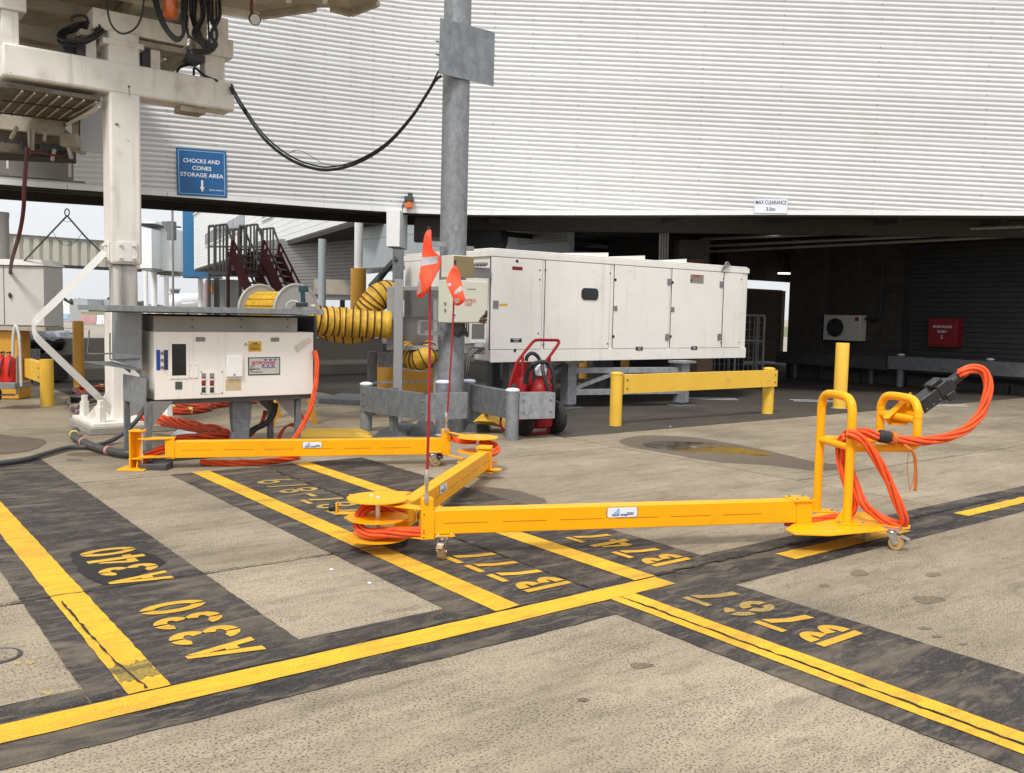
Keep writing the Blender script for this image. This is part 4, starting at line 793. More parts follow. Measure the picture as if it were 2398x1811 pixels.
# distant ribbed boarding tunnel
tn = thing('boarding_tunnel', 'weathered cream ribbed boarding tunnel crossing the left opening', 'boarding bridge', (P(140, 700, 36).x, 36, 0))
t0, t1 = P(10, 700, 34.7), P(330, 700, 38.6); t0.z = t1.z = 0; td = (t1 - t0).normalized(); tL = (t1 - t0).length; tnrm = Vector((td.y, -td.x, 0))
zt, zb = 4.17, 3.12
for k in range(int(tL / .36)):
    a = MB(); s0 = t0 + td * (k * .36); q = [s0, s0 + td * .20, s0 + td * .20 - tnrm * .1, s0 - tnrm * .1]; q = [p + tnrm * .05 for p in q[:2]] + q[2:]; a.hexa([p + Z * (zb + .03) for p in q], [p + Z * (zt - .05) for p in q]); part('rib', a, M['fcream'], tn)
a = MB(); q = [t0 - tnrm * .04, t1 - tnrm * .04, t1 - tnrm * 2.4, t0 - tnrm * 2.4]; a.hexa([p + Z * zb for p in q], [p + Z * zt for p in q]); part('tunnel', a, M['fcream'], tn)
a = MB(); a.bar(t0 + Z * (zt + .02) + tnrm * .04, t1 + Z * (zt + .02) + tnrm * .04, .1, .07); part('top_rail', a, M['mgrey'], tn); a = MB(); a.bar(t0 + Z * (zb - .03), t1 + Z * (zb - .03), .2, .12); part('bottom_rail', a, M['dgrey'], tn)
for s_ in (-1.5,): c = t0 + td * s_ - tnrm * 1.2; a = MB(); a.cyl(c, c + Z * 3.1, .16, n=14); part('leg', a, M['fwhite'], tn)
# aircraft, control tower, trees, hangars, vehicles, barriers
af = thing('parked_aircraft', 'white airliner fuselage seen between the pillars under the blue fin', 'aircraft', (P(430, 700, 85).x, 85, 0))
c0, c1 = P(398, 709, 85), P(470, 707, 90); a = MB(); fz = lambda t: (1.75 * (1 - (1 - min(1, t / .3)) ** 2.2) ** .5 if t < .3 else 1.75) * .45 + .02
ax_ = curve([c0, c0.lerp(c1, .4), c1], 14); a.tube(ax_, 1, 20, rf=fz); part('fuselage', a, M['fwhite'], af)
a = MB(); c = P(466, 700, 88.5); a.prism([c + Vector((-.4, 0, -.3)), c + Vector((.9, 0, -.3)), c + Vector((1.3, 0, 1.6)), c + Vector((.5, 0, 1.6))], Vector((0, .15, 0))); part('tail_fin', a, M['redw'], af)
a = MB(); c = P(425, 712, 83); a.prism([c, c + Vector((1.8, 0, .05)), c + Vector((3.2, -2, .1)), c + Vector((2.4, -2, .1))], Z * .12); part('wing', a, M['fwhite'], af); a = MB(); c = P(440, 720, 85); a.cyl(Vector((c.x, 85, 0)), Vector((c.x, 85, 1.5)), .12); a.cyl(Vector((c.x - .3, 85, .3)), Vector((c.x + .3, 85, .3)), .3); part('landing_gear', a, M['dgrey'], af)
ctw = thing('control_tower', 'far-off control tower with a flared glazed cab', 'tower', (P(410, 700, 520).x, 520, 0)); k_ = 520 / 2133
c = P(410, 690, 520); a = MB(); a.cyl(Vector((c.x, 520, 0)), Vector((c.x, 520, P(410, 692, 520).z)), 8 * k_, n=14); part('shaft', a, M['concb'], ctw); a = MB(); a.lathe(Vector((c.x, 520, P(410, 691, 520).z)), [(13.5 * k_, 0), (13.5 * k_, .4), (9 * k_, .8), (9 * k_, 1.0)], 16); part('balcony', a, M['redw'], ctw)
a = MB(); z0 = P(410, 688, 520).z; z1 = P(410, 679, 520).z; a.lathe(Vector((c.x, 520, z0)), [(8.5 * k_, 0), (11.5 * k_, z1 - z0)], 10); part('cab', a, M['window'], ctw); a = MB(); a.lathe(Vector((c.x, 520, z1)), [(13 * k_, 0), (13 * k_, .6), (11 * k_, 1.0)], 16); part('roof', a, M['fgrey'], ctw)
rnd = random.Random(5)
fw = MB()
for i in range(230):
    x = rnd.uniform(-20, 480)
    Y = rnd.uniform(1150, 1500); h = rnd.uniform(5, 11) * (1 if x < 330 else .5) * (.6 + .5 * math.sin(x * .09) ** 2); p = P(x, 700, Y); p.z = 0
    for j in range(12):
        s_ = h * rnd.uniform(.10, .24); fw.ball(p + Vector((rnd.uniform(-1, 1) * h * .9, rnd.uniform(-2, 2), h * rnd.uniform(.15, .9))), s_ * 1.4, s_, s_ * rnd.uniform(.6, 1), 5, 4)
solo('far_tree_belt', fw, M['leaf'], 'dark belt of trees on the far side of the airfield', None, (P(150, 700, 450).x, 450, 0), kind='stuff')
for i, (x0, x1, y0, lab) in enumerate(((172, 205, 701, 'long low far hangar left of the white column'), (206, 256, 704, 'lower grey far hangar beside the column'), (430, 470, 702, 'far grey shed beyond the aircraft'))):
    Y = 330 + i * 12; a = MB(); t = thing('far_hangar', lab, 'building', (P((x0 + x1) / 2, 700, Y).x, Y, 0), 'far hangars'); vbox(a, x0, x1, y0, 716, Y, 14); part('wall', a, M['fgrey'], t); a = MB(); p = P(x0 - 1, y0, Y); q = P(x1 + 1, y0, Y); a.prism([p, q, (p + q) / 2 + Z * .35], Vector((0, 14, 0))); part('roof', a, M['fgrey'], t)
tt = thing('white_marquee', 'small white marquee with a blue panel at its foot beyond the apron', 'tent', (P(148, 740, 62).x, 62, 0)); a = MB(); vbox(a, 134, 163, 714, 752, 62, 1.6); part('walls', a, M['fwhite'], tt); a = MB(); q = [P(132, 714, 62), P(165, 714, 62), P(165, 713.5, 63.6), P(132, 713.5, 63.6)]; top = P(147, 703, 62.8); a.add(q + [top], [(0, 1, 4), (1, 2, 4), (2, 3, 4), (3, 0, 4), (3, 2, 1, 0)]); part('roof', a, M['fwhite'], tt)
a = MB(); vbox(a, 135, 160, 735, 747, 61.9, .08); part('blue_panel', a, M['lblue'], tt); a = MB(); vbox(a, 112, 133, 722, 735, 63, 1.2); part('side_wing', a, M['fwhite'], tt)
for x0, x1, y0, y1, m, lab in ((186, 228, 737, 754, 'redw', 'faded red plastic water barrier on the far apron'), (229, 243, 738, 755, 'fwhite', 'left one of the two white plastic barriers beside the red one'), (244, 262, 738, 756, 'fwhite', 'white plastic barrier next to the column')):
    t = thing('plastic_barrier', lab, 'barrier', (P((x0 + x1) / 2, y1, 76).x, 76, 0), 'plastic barriers'); a = MB(); p = P(x0, y0, 76); q = P(x1, y0, 76); h = P(x0, y0, 76).z; W_ = q.x - p.x; a.prism([Vector((p.x, 76 - .3, 0)), Vector((p.x, 76 - .3, .15)), Vector((p.x, 76 - .1, h)), Vector((p.x, 76 + .1, h)), Vector((p.x, 76 + .3, .15)), Vector((p.x, 76 + .3, 0))], Vector((W_, 0, 0))); part('body', a, M[m], t, .02)
fb = MB(); vbox(fb, -60, 260, 738, 746, 88, .4); solo('low_wall', fb, M['concb'], 'low pale wall at the edge of the far apron behind the marquee', 'wall', (P(120, 746, 88).x, 88, 0))
# concrete barrier running along U
jb = thing('concrete_barrier', 'row of grey concrete barrier blocks behind the power cabinet', 'barrier', G(330, 880)); j0 = G(137, 894); j1 = OV(905, 873, j0, U); Lj = (j1 - j0).dot(U); nj = 4
for k in range(nj):
    a = MB(); s0 = j0 + U * (Lj * k / nj + .02); L_ = Lj / nj - .04; pr = [(-.0, 0), (.0, .26), (.12, .36), (.20, .9), (.38, .9), (.46, .36), (.58, .26), (.58, 0)]
    a.prism([Vector((s0.x, s0.y, 0)) + V * x + Z * z for x, z in pr], U * L_); part('barrier_block', a, M['concb'], jb, .012)
# rubbish heap behind the left barrier
hp = [(70, 782, 19, .32, 'bagw', 'white plastic rubbish bag at the top left of the heap'), (72, 804, 18.5, .30, 'bagk', 'large black rubbish bag at the bottom left of the heap'), (97, 806, 18.7, .28, 'bagk', 'shiny black rubbish bag in the middle of the heap'), (108, 792, 19.2, .27, 'bagw', 'white rubbish bag in the middle of the heap'), (142, 790, 19.9, .30, 'bagw', 'pale plastic bag at the right end of the heap'), (128, 805, 19.0, .24, 'bagk', 'black rubbish bag below the pale one at the right')]
for i, (x, y, Y, r, m, lab) in enumerate(hp):
    c = P(x, y, Y); c.z = max(c.z, r * .6); a = MB(); a.ball(c, r, r * .8, r * .6, 16, 11); rd = random.Random(i)
    for q in a.v:
        d = q - c; q += d * (.16 * math.sin(d.x * 19 + i) * math.cos(d.z * 23 + 2 * i) + .1 * math.sin(d.y * 31 + d.x * 17))
    solo('rubbish_bag', a, M[m], lab, 'bag', (c.x, c.y, c.z - r * .6), 'rubbish bags')
sk = thing('waste_skip', 'low dark waste skip holding the rubbish bags behind the left yellow barrier', 'skip', G(92, 885)); a = MB(); c = P(92, 835, 18.9); 
for dx in (-.55, .55): a.box(Vector((c.x + dx, 18.9, .3)), .05, 1.0, .5)
for dy in (-.5, .5): a.box(Vector((c.x, 18.9 + dy, .3)), 1.1, .05, .5)
a.box(Vector((c.x, 18.9, .1)), 1.1, 1.0, .12); part('tub', a, M['dgrey'], sk); a = MB(); [a.bar(P(100, 776, 20), P(172, 782, 20), .25, .04), a.bar(P(105, 784, 19.9), P(165, 778, 20.1), .2, .04)]; part('loose_board', a, M['wood'], sk)
# two maroon access stairs
def stair(dx, Y, lab):
    t = thing('access_stairs', lab, 'stairs', (P(545 + dx, 700, Y).x, Y, 0), 'access stairs behind the reel')
    q = lambda x, y, k=0: P(x + dx, y, Y) + Vector((.15 * k, .85 * k, 0))
    for k in (0, 1):
        a = MB(); a.bar(q(540, 588, k), q(608, 735, k), .05, .2); part('stringer', a, M['maroon'], t)
        a = MB(); a.tube([q(546, 563, k), q(604, 680, k), q(606, 700, k)], .026, 8); a.tube([q(543, 590, k), q(600, 706, k)], .02, 8)
        for s_ in (.12, .5, .9): b0 = q(540, 588, k).lerp(q(608, 735, k), s_); b1 = q(546, 563, k).lerp(q(604, 680, k), s_); a.tube([b0, b1], .02, 6)
        part('handrail', a, M['maroon'], t)
        a = MB(); a.tube([q(545, 563, k), q(534, 650, k), Vector((q(534, 700, k).x, q(534, 700, k).y, 0))], .04, 8); part('leg', a, M['maroon'], t)
        a = MB(); a.tube(curve([q(489, 632, k), q(489, 536, k), q(493, 531, k), q(498, 530, k), q(502, 536, k), q(502, 632, k)], 4), .026, 8); a.tube(curve([q(505, 632, k), q(505, 536, k), q(508, 529, k), q(529, 526, k), q(532, 531, k), q(545, 566, k)], 4), .026, 8)
        for x in (515, 523, 530): a.tube([q(x, 636, k), q(x, 528, k)], .022, 8)
        a.tube([q(489, 578, k), q(540, 578, k)], .02, 8); part('guard_rail', a, M['mgrey'], t)
        a = MB(); b0 = q(489, 640, k); a.cyl(Vector((b0.x, b0.y, 0)), b0, .04, n=8); part('leg', a, M['mgrey'], t)
    a = MB(); p0_ = q(486, 634); p1_ = q(541, 634); a.hexa([p0_ - Z * .1, p1_ - Z * .1, p1_ - Z * .1 + Vector((.15, .85, 0)), p0_ - Z * .1 + Vector((.15, .85, 0))], [p0_, p1_, p1_ + Vector((.15, .85, 0)), p0_ + Vector((.15, .85, 0))]); part('platform', a, M['mgrey'], t)
    for i in range(9): a = MB(); c = q(540, 588).lerp(q(608, 735), (i + .5) / 9); a.box(c + Vector((.075, .425, 0)), .26, .84, .03); part('tread', a, M['mgrey'], t)
stair(0, 20.5, 'maroon access stairs with a grey platform, the left one of the pair'); stair(72, 21.3, 'maroon access stairs with a grey platform, the right one of the pair')
# ================================================================== BOARDING BRIDGE (upper left)
Cc = Vector((P(293, 985, 11.95).x, 11.95, 0))
ab = thing('boarding_bridge', 'cream steel boarding bridge on a T-shaped column at the upper left', 'boarding bridge', Cc)
def cbox(u0_, u1, v0, v1, z0, z1, a=None): a = a or MB(); return a.ub(Cc + U * u0_ + V * v0, u1 - u0_, v1 - v0, z0, z1)
part('support_column', cbox(-.19, .19, -.19, .19, 2.13, 5.05), M['cream'], ab, .03)
part('inner_tube', cbox(-.15, .15, -.15, .15, 1.2, 2.13), M['inner'], ab, .05)
part('lower_casing', cbox(-.2, .2, -.2, .2, .1, 1.55), M['cream'], ab, .02)
col = part('crossbeam', cbox(-1.37, 1.42, -.2, .2, 4.27, 4.66), M['cream'], ab, .03)
part('crossbeam_foot', cbox(.72, 1.05, -.12, .18, 4.19, 4.268), M['creamd'], ab, .008)
for (nv, s0, s1, nrm) in ((0, -.13, .13, -V), (1, -.13, .13, -U)):
    d = U if nv == 0 else V; c = Cc + nrm * .203 + Z * 2.29; a = MB(); a.box(c, .25, .02, .25, d, nrm, Z); pl = part('clamp_plate', a, M['cream'], ab, .006)
    for i in (-1, 1):
        for j in (-1, 1): a = MB(); a.lathe(c + d * i * .08 + Z * j * .08, [(.022, .01), (.022, .028), (.012, .03), (.012, .04), (0, .04)], 8, nrm); part('bolt', a, M['polish'], pl)
# base plate with anchor bolts
bp = Cc + V * -.05; a = MB(); a.ub(bp - U * .58 - V * .62, 1.16, 1.2, .0, .09); part('grout_pad', a, M['concb'], ab, .01); a = MB(); a.ub(bp - U * .54 - V * .58, 1.08, 1.12, .091, .14); part('base_plate', a, M['cream'], ab, .006)
for i in (-1, 1):
    for j in (-1, 1):
        c = bp + U * i * .41 + V * j * .43; a = MB(); a.lathe(c + Z * .14, [(.065, 0), (.065, .10), (.06, .10), (.06, .19), (.042, .19), (.042, .27), (0, .275)], 6); part('anchor_bolt', a, M['cream'], ab, sharp=20)
    for d, e in ((U, V), (V, U)):
        c = bp + d * i * .2; a = MB(); q = [c + Z * .14, c + d * i * .3 + Z * .14, c + Z * .52]; a.prism([k - e * .012 for k in q], e * .024); part('gusset', a, M['cream'], ab)
# hangers at the beam ends, box beam above, underside frames
part('hanger', cbox(1.05, 1.32, -.1, .12, 4.66, 4.98), M['cream'], ab, .006); part('hanger', cbox(1.12, 1.42, -.16, .2, 4.98, 5.22), M['cream'], ab, .008); part('hanger', cbox(1.2, 1.36, -.13, .1, 5.22, 5.5), M['cream'], ab, .006); part('hanger', cbox(.92, 1.08, -.1, .15, 4.95, 5.5), M['creamd'], ab, .006)
part('hanger', cbox(-1.36, -1.18, -.14, .14, 4.66, 5.05), M['cream'], ab, .006); part('hanger', cbox(-1.45, -1.1, -.18, .2, 5.05, 5.5), M['cream'], ab, .008)
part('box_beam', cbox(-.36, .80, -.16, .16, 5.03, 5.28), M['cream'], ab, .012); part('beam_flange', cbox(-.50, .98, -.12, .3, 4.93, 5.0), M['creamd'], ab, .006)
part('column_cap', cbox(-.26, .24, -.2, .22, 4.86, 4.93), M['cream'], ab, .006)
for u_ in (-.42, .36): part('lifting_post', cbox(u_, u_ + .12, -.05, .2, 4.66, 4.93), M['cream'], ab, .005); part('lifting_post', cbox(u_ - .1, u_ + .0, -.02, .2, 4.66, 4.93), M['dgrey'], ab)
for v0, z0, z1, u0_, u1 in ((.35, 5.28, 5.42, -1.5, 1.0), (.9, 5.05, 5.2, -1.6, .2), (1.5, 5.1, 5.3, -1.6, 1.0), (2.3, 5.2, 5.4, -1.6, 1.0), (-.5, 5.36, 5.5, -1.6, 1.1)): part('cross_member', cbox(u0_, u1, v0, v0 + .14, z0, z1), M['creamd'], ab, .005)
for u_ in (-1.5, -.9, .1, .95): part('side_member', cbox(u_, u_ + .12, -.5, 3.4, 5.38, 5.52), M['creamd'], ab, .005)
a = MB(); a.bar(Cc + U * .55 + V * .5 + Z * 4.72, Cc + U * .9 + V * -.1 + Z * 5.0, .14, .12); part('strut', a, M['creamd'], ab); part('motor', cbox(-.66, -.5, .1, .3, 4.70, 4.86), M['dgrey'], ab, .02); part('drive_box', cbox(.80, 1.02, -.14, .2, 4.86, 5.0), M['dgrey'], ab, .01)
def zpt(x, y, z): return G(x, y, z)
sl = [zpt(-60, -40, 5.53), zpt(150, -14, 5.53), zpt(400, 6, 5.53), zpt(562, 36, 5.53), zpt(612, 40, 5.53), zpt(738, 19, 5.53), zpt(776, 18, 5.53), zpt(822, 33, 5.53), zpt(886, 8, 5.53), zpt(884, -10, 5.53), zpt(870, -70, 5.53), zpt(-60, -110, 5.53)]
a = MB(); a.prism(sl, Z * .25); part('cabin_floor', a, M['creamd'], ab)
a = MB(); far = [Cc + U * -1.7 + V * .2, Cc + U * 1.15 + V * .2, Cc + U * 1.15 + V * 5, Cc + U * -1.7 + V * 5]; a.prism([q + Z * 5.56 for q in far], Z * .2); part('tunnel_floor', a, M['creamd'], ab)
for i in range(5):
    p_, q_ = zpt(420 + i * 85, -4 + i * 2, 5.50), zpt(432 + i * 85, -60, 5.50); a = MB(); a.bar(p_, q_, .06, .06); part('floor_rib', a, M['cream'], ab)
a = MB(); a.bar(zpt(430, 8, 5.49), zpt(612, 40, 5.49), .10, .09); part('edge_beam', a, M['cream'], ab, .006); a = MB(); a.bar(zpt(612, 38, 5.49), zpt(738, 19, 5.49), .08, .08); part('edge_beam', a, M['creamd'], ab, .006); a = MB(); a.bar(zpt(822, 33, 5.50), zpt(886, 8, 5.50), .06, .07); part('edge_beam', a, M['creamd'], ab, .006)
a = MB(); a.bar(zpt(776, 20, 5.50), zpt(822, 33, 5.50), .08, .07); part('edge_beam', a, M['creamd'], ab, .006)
# beacon, work lamp
c = P(399, 20, 11.5); a = MB(); a.lathe(c - Z * .115, [(.07, 0), (.088, .03), (.088, .2), (.075, .22), (0, .22)], 20); bl = part('beacon_lens', a, M['amber'], ab); a = MB(); a.cyl(c + Z * .1, c + Z * .22, .08, n=16); part('beacon_mount', a, M['maroon'], ab)
c = P(596, 45, 11.6); d = Vector((.35, -.75, -.3)).normalized(); a = MB(); a.lathe(c - d * .07, [(.05, 0), (.07, .03), (.072, .12), (.066, .122), (0, .118)], 20, d); wl = part('work_lamp', a, M['dgrey'], ab); a = MB(); a.lathe(c - d * .07, [(.06, .1185), (.06, .124), (0, .128)], 20, d); part('lens', a, M['pgrey'], wl); a = MB(); a.tube(curve([c - d * .03, c + Vector((-.05, .05, .08)), c + Vector((-.05, .06, .32))], 4), .022, 8); part('lamp_arm', a, M['brown'], ab)
# cable loops and bundles
def cab(name, pts, r, m='black', lab=None): a = MB(); a.tube(curve(pts, 7), r, 8); return part(name, a, M[m], ab, label=lab)
cab('cable_loop', [P(247, -30, 11.3), P(252, 25, 11.3), P(262, 60, 11.3), P(285, 79, 11.3), P(315, 68, 11.3), P(332, 35, 11.3), P(340, -30, 11.3)], .012)
for k in range(3): cab('cable_loop', [P(352 + k * 5, -30, 11.4), P(368 + k * 4, 30, 11.35), P(385 + k * 4, 68, 11.3), P(412 + k, 96 - k * 4, 11.3), P(430 - k, 80, 11.35), P(432 - k * 3, 40, 11.4), P(436 - k * 4, -20, 11.5)], .017)
rd = random.Random(3)
for k in range(11):
    x = 440 + k * 7.2; s_ = rd.uniform(-6, 6); cab('hanging_cable', [P(x, -6, 11.7), P(x + s_, 40, 11.65 + rd.uniform(-.1, .1)), P(x + 18 * math.sin(k * 1.1), 80, 11.6), P(470 + k * 3.6, 108 + rd.uniform(-14, 12), 11.6), P(490 - k * 3, 122 + rd.uniform(-6, 6), 11.65), P(455 + rd.uniform(-4, 4), 118, 11.75)], rd.choice((.013, .018, .022)))
for k in range(8):
    cx_, cy_, rx_, ry_ = 188 + rd.uniform(-6, 6), 74 + k * 1.6, 46 + rd.uniform(-5, 5), 17 + rd.uniform(-4, 5); a = MB()
    a.tube([P(cx_ + rx_ * math.cos(t * math.pi / 12) - .25 * 0, cy_ + ry_ * math.sin(t * math.pi / 12) - .22 * rx_ * math.cos(t * math.pi / 12), 11.62 - .16 * math.sin(t * math.pi / 12) + k * .012) for t in range(24)], .016, 7, closed=True); part('cable_coil', a, M['black'], ab)
cab('cable_loop', [P(168, 50, 11.6), P(170, 40, 11.6), P(190, 36, 11.6), P(205, 44, 11.65), P(200, 62, 11.6)], .014)
for (x, y, r_) in ((302, 203, .016), (490, 240, .006), (25, 170, .006), (300, 330, .008)):
    c = OV(x, y, Cc - V * (.201 if y < 300 else .191), U); a = MB(); a.lathe(c, [(r_, 0), (r_ * .8, .003), (0, .004)], 10, -V); part('bolt_head', a, M['grime'], ab)
a = MB(); q_ = [OV(x, y, Cc - V * .2008, U) for x, y in ((300, 205), (304, 205), (305, 218), (303, 230), (301, 220))]; a.poly(q_); part('rust_run', a, M['creamd'], ab)
a = MB(); a.ball(OV(273, 291, Cc - V * .19, U), .03, .02, .018, 8, 5); part('dent_mark', a, M['mgrey'], ab)  # small grey lump stands in for a dent in the column
cab('cable_loop', [P(450, 150, 12.6), P(420, 160, 12.5), P(414, 185, 12.45), P(430, 196, 12.4), P(452, 180, 12.4), P(456, 160, 12.5), P(480, 178, 12.5), P(510, 190, 12.5)], .016); cab('cable_loop', [P(440, 188, 12.5), P(448, 197, 12.45), P(460, 190, 12.5), P(480, 184, 12.5), P(510, 196, 12.55)], .013)
# lower left: walkway frame, white end panel, clutter (part of the bridge)
def lz(x, y, z): return G(x, y, z)
zf = 4.16; a = MB(); g = [lz(-90, 195, zf), lz(40, 208, zf), lz(235, 236, zf), lz(168, 290, zf), lz(-90, 246, zf)]; a.prism(g, Z * .05); part('walkway_grating', a, M['grime'], ab)
for k in range(7):
    a = MB(); x = 52 + k * 29; a.tube([lz(x, 214 + k * 4.2, zf - .03), lz(x - 52 - k * 2, 268 + k * 2.5 - (8 if k == 6 else 0), zf - .03)], .012, 8); part('walkway_rod', a, M['creamd'], ab)
for y0, y1, x0, x1 in ((236, 258, 5, 190), (262, 284, -20, 158)): a = MB(); a.tube([lz(x0, y0, zf - .045), lz(x1, y1, zf - .045)], .012, 6); part('walkway_rod', a, M['dgrey'], ab)
a = MB(); [a.tube([lz(232 - k * 4, 250 + k * 6, zf - .06), lz(158 - k * 6, 290 + k * 5, zf - .06)], .018, 8) for k in range(2)]; part('walkway_edge', a, M['cream'], ab)
def beamY(name, x0, y0, x1, y1, Y, w_, h_, m): a = MB(); a.bar(P(x0, y0, Y), P(x1, y1, Y + .25), w_, h_); part(name, a, M[m], ab, .005)
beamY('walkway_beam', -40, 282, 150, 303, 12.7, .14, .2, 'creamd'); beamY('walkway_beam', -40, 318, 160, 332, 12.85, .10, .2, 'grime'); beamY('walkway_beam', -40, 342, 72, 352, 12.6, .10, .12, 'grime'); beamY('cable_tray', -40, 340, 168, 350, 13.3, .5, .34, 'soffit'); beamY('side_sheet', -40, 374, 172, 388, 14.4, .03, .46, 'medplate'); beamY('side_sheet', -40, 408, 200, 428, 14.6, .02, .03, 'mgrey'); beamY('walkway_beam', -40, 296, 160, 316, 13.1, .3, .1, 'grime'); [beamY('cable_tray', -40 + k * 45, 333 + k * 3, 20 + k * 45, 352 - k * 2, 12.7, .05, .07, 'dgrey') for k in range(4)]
a = MB(); a.ub(Vector((P(188, 310, 12.9).x, 12.9, 0)) , .50, .05, 3.74, 4.36); part('end_panel', a, M['epanel'], ab, .004)
a = MB(); q = P(186, 335, 12.9); a.box(Vector((q.x - .05, q.y + .1, 4.05)), .08, .25, .66); part('end_frame', a, M['creamd'], ab); a = MB(); q = P(165, 330, 12.6); a.box(q, .2, .2, .17); part('junction_box', a, M['creamd'], ab, .01)
for x, y0, x2, y2 in ((68, 300, 70, 350), (78, 302, 76, 352), (106, 306, 104, 330), (40, 298, 25, 325), (128, 350, 122, 376), (160, 345, 168, 372)): a = MB(); a.bar(P(x, y0, 12.3), P(x2, y2, 12.35), .035, .035); part('drop_rod', a, M['creamd'], ab)

cab('cable_loop', [P(70, 360, 12.3), P(90, 357, 12.3), P(125, 364, 12.3), P(150, 366, 12.35), P(165, 352, 12.4)], .014, 'maroon')
cab('drop_hose', [P(64, 345, 12.3), P(61, 380, 12.3), P(57, 440, 12.3), P(55, 490, 12.4), P(46, 545, 12.8), P(28, 610, 14.2), P(24, 640, 15.0)], .028, 'maroon', 'dark red hose hanging down to the cabinet')
for k, (x0, x1, y0) in enumerate(((-30, 18, 361), (18, 163, 365))): a = MB(); vbx = P(x0, y0, 14.2), P(x1, y0 + 16 * k, 14.2); a.bar(vbx[0], vbx[1], .04, .035); a.bar(vbx[1], vbx[1] - Z * .22, .035, .03); part('bridge_rail', a, M['pgrey'], ab)
lp = thing('round_pillar', 'grey round pillar at the left edge under the boarding bridge', 'pillar', (P(4, 700, 16.3).x, 16.3, 0)); a = MB(); a.cyl(Vector((P(4, 700, 16.3).x, 16.3, 0)), Vector((P(4, 700, 16.3).x, 16.3, 3.1)), .142, n=24); part('shaft', a, M['pgrey'], lp); a = MB(); a.cyl(Vector((P(4, 700, 16.3).x, 16.3, 3.1)), Vector((P(4, 700, 16.3).x, 16.3, 3.2)), .15, n=24); part('cap', a, M['pgrey'], lp)
# bent flat bar brace in front
bs = [P(246, 590, 11.75), P(200, 637, 11.6), P(120, 716, 11.4), P(90, 744, 11.35), P(81, 758, 11.33), P(79, 770, 11.33), P(83, 784, 11.33), P(95, 800, 11.35), P(150, 853, 11.45), P(225, 925, 11.6), P(262, 962, 11.75)]
a = MB(); cpt = [bs[0], bs[1], bs[2]] + curve(bs[2:9], 4)[1:] + [bs[9], bs[10]]
for i in range(len(cpt) - 1): 
    d = (cpt[i + 1] - cpt[i]).normalized(); wd = lambda j: .047 - .022 * math.exp(-((j - len(cpt) * .47) / 5.5) ** 2); e_ = Vector((-d.z, 0, d.x)).normalized(); pr = e_ * wd(i); pr1 = (Vector((-(cpt[i + 2] - cpt[i + 1]).z, 0, (cpt[i + 2] - cpt[i + 1]).x)).normalized() if i + 2 < len(cpt) else e_) * wd(i + 1); pr = pe_ if i else pr; pe_ = pr1
    bo_ = Vector((-.02, .04, 0)); a.hexa([cpt[i] - pr, cpt[i + 1] - pr1, cpt[i + 1] - pr1 + bo_, cpt[i] - pr + bo_], [cpt[i] + pr, cpt[i + 1] + pr1, cpt[i + 1] + pr1 + bo_, cpt[i] + pr + bo_])
part('bent_brace', a, M['pgrey'], ab, sharp=50)
# wire sling with a ring
sgr = thing('wire_sling', 'dark wire sling with a ring at its top rising behind the left cabinet', 'sling', P(157, 500, 14.2)); rg = P(157, 498, 14.2); a = MB(); a.tube([rg + Vector((math.cos(t * math.pi / 8) * .035, 0, math.sin(t * math.pi / 8) * .055)) for t in range(16)], .010, 6, closed=True); part('ring', a, M['dgrey'], sgr)
for pts in ([rg - Z * .05, P(56, 612, 15.0)], [rg - Z * .05, P(200, 555, 13.2), P(243, 597, 12.2)]): a = MB(); a.tube(pts, .013, 6); part('leg', a, M['dgrey'], sgr)
for pts in ([P(122, 540, 14.5), P(140, 568, 14.3), P(158, 575, 14.1), P(176, 568, 13.9), P(192, 546, 13.6)], [P(146, 515, 14.3), P(158, 520, 14.2), P(169, 517, 14.1)]): a = MB(); a.tube(curve(pts, 5), .004, 5); part('slack_wire', a, M['dgrey'], sgr)
# black supply cable from the pole to the bridge
ca = thing('supply_cable', 'black supply cable sagging from the tall pole plate to the boarding bridge', 'cable', P(1028, 178, 12.0)); a = MB(); pts = [P(1034, 178, 11.98), P(1020, 188, 12.0), P(1000, 220, 12.05), P(960, 280, 12.1), P(905, 340, 12.2), P(845, 378, 12.3), P(790, 396, 12.4), P(740, 396, 12.5), P(680, 374, 12.6), P(620, 327, 12.7), P(575, 265, 14.2), P(548, 222, 12.7), P(540, 205, 12.6)]
a.tube(curve(pts, 6), .021, 8); part('cable', a, M['black'], ca); a = MB(); a.tube(curve([P(1028, 165, 11.9)] + [q + Vector((.02, -.03, .035)) for q in pts[2:]], 6), .012, 6); part('thin_cable', a, M['black'], ca)
a = MB(); a.tube(curve([P(845, 380, 12.28), P(810, 388, 12.3), P(760, 384, 12.4), P(700, 352, 12.5), P(668, 366, 12.6)], 6), .004, 5); part('loose_wire', a, M['black'], ca)
for i, q in enumerate(curve(pts, 6)[6:-6:9]): a = MB(); a.ball(q, .03, .03, .02, 8, 5); part('cable_tie', a, M['black'], ca)
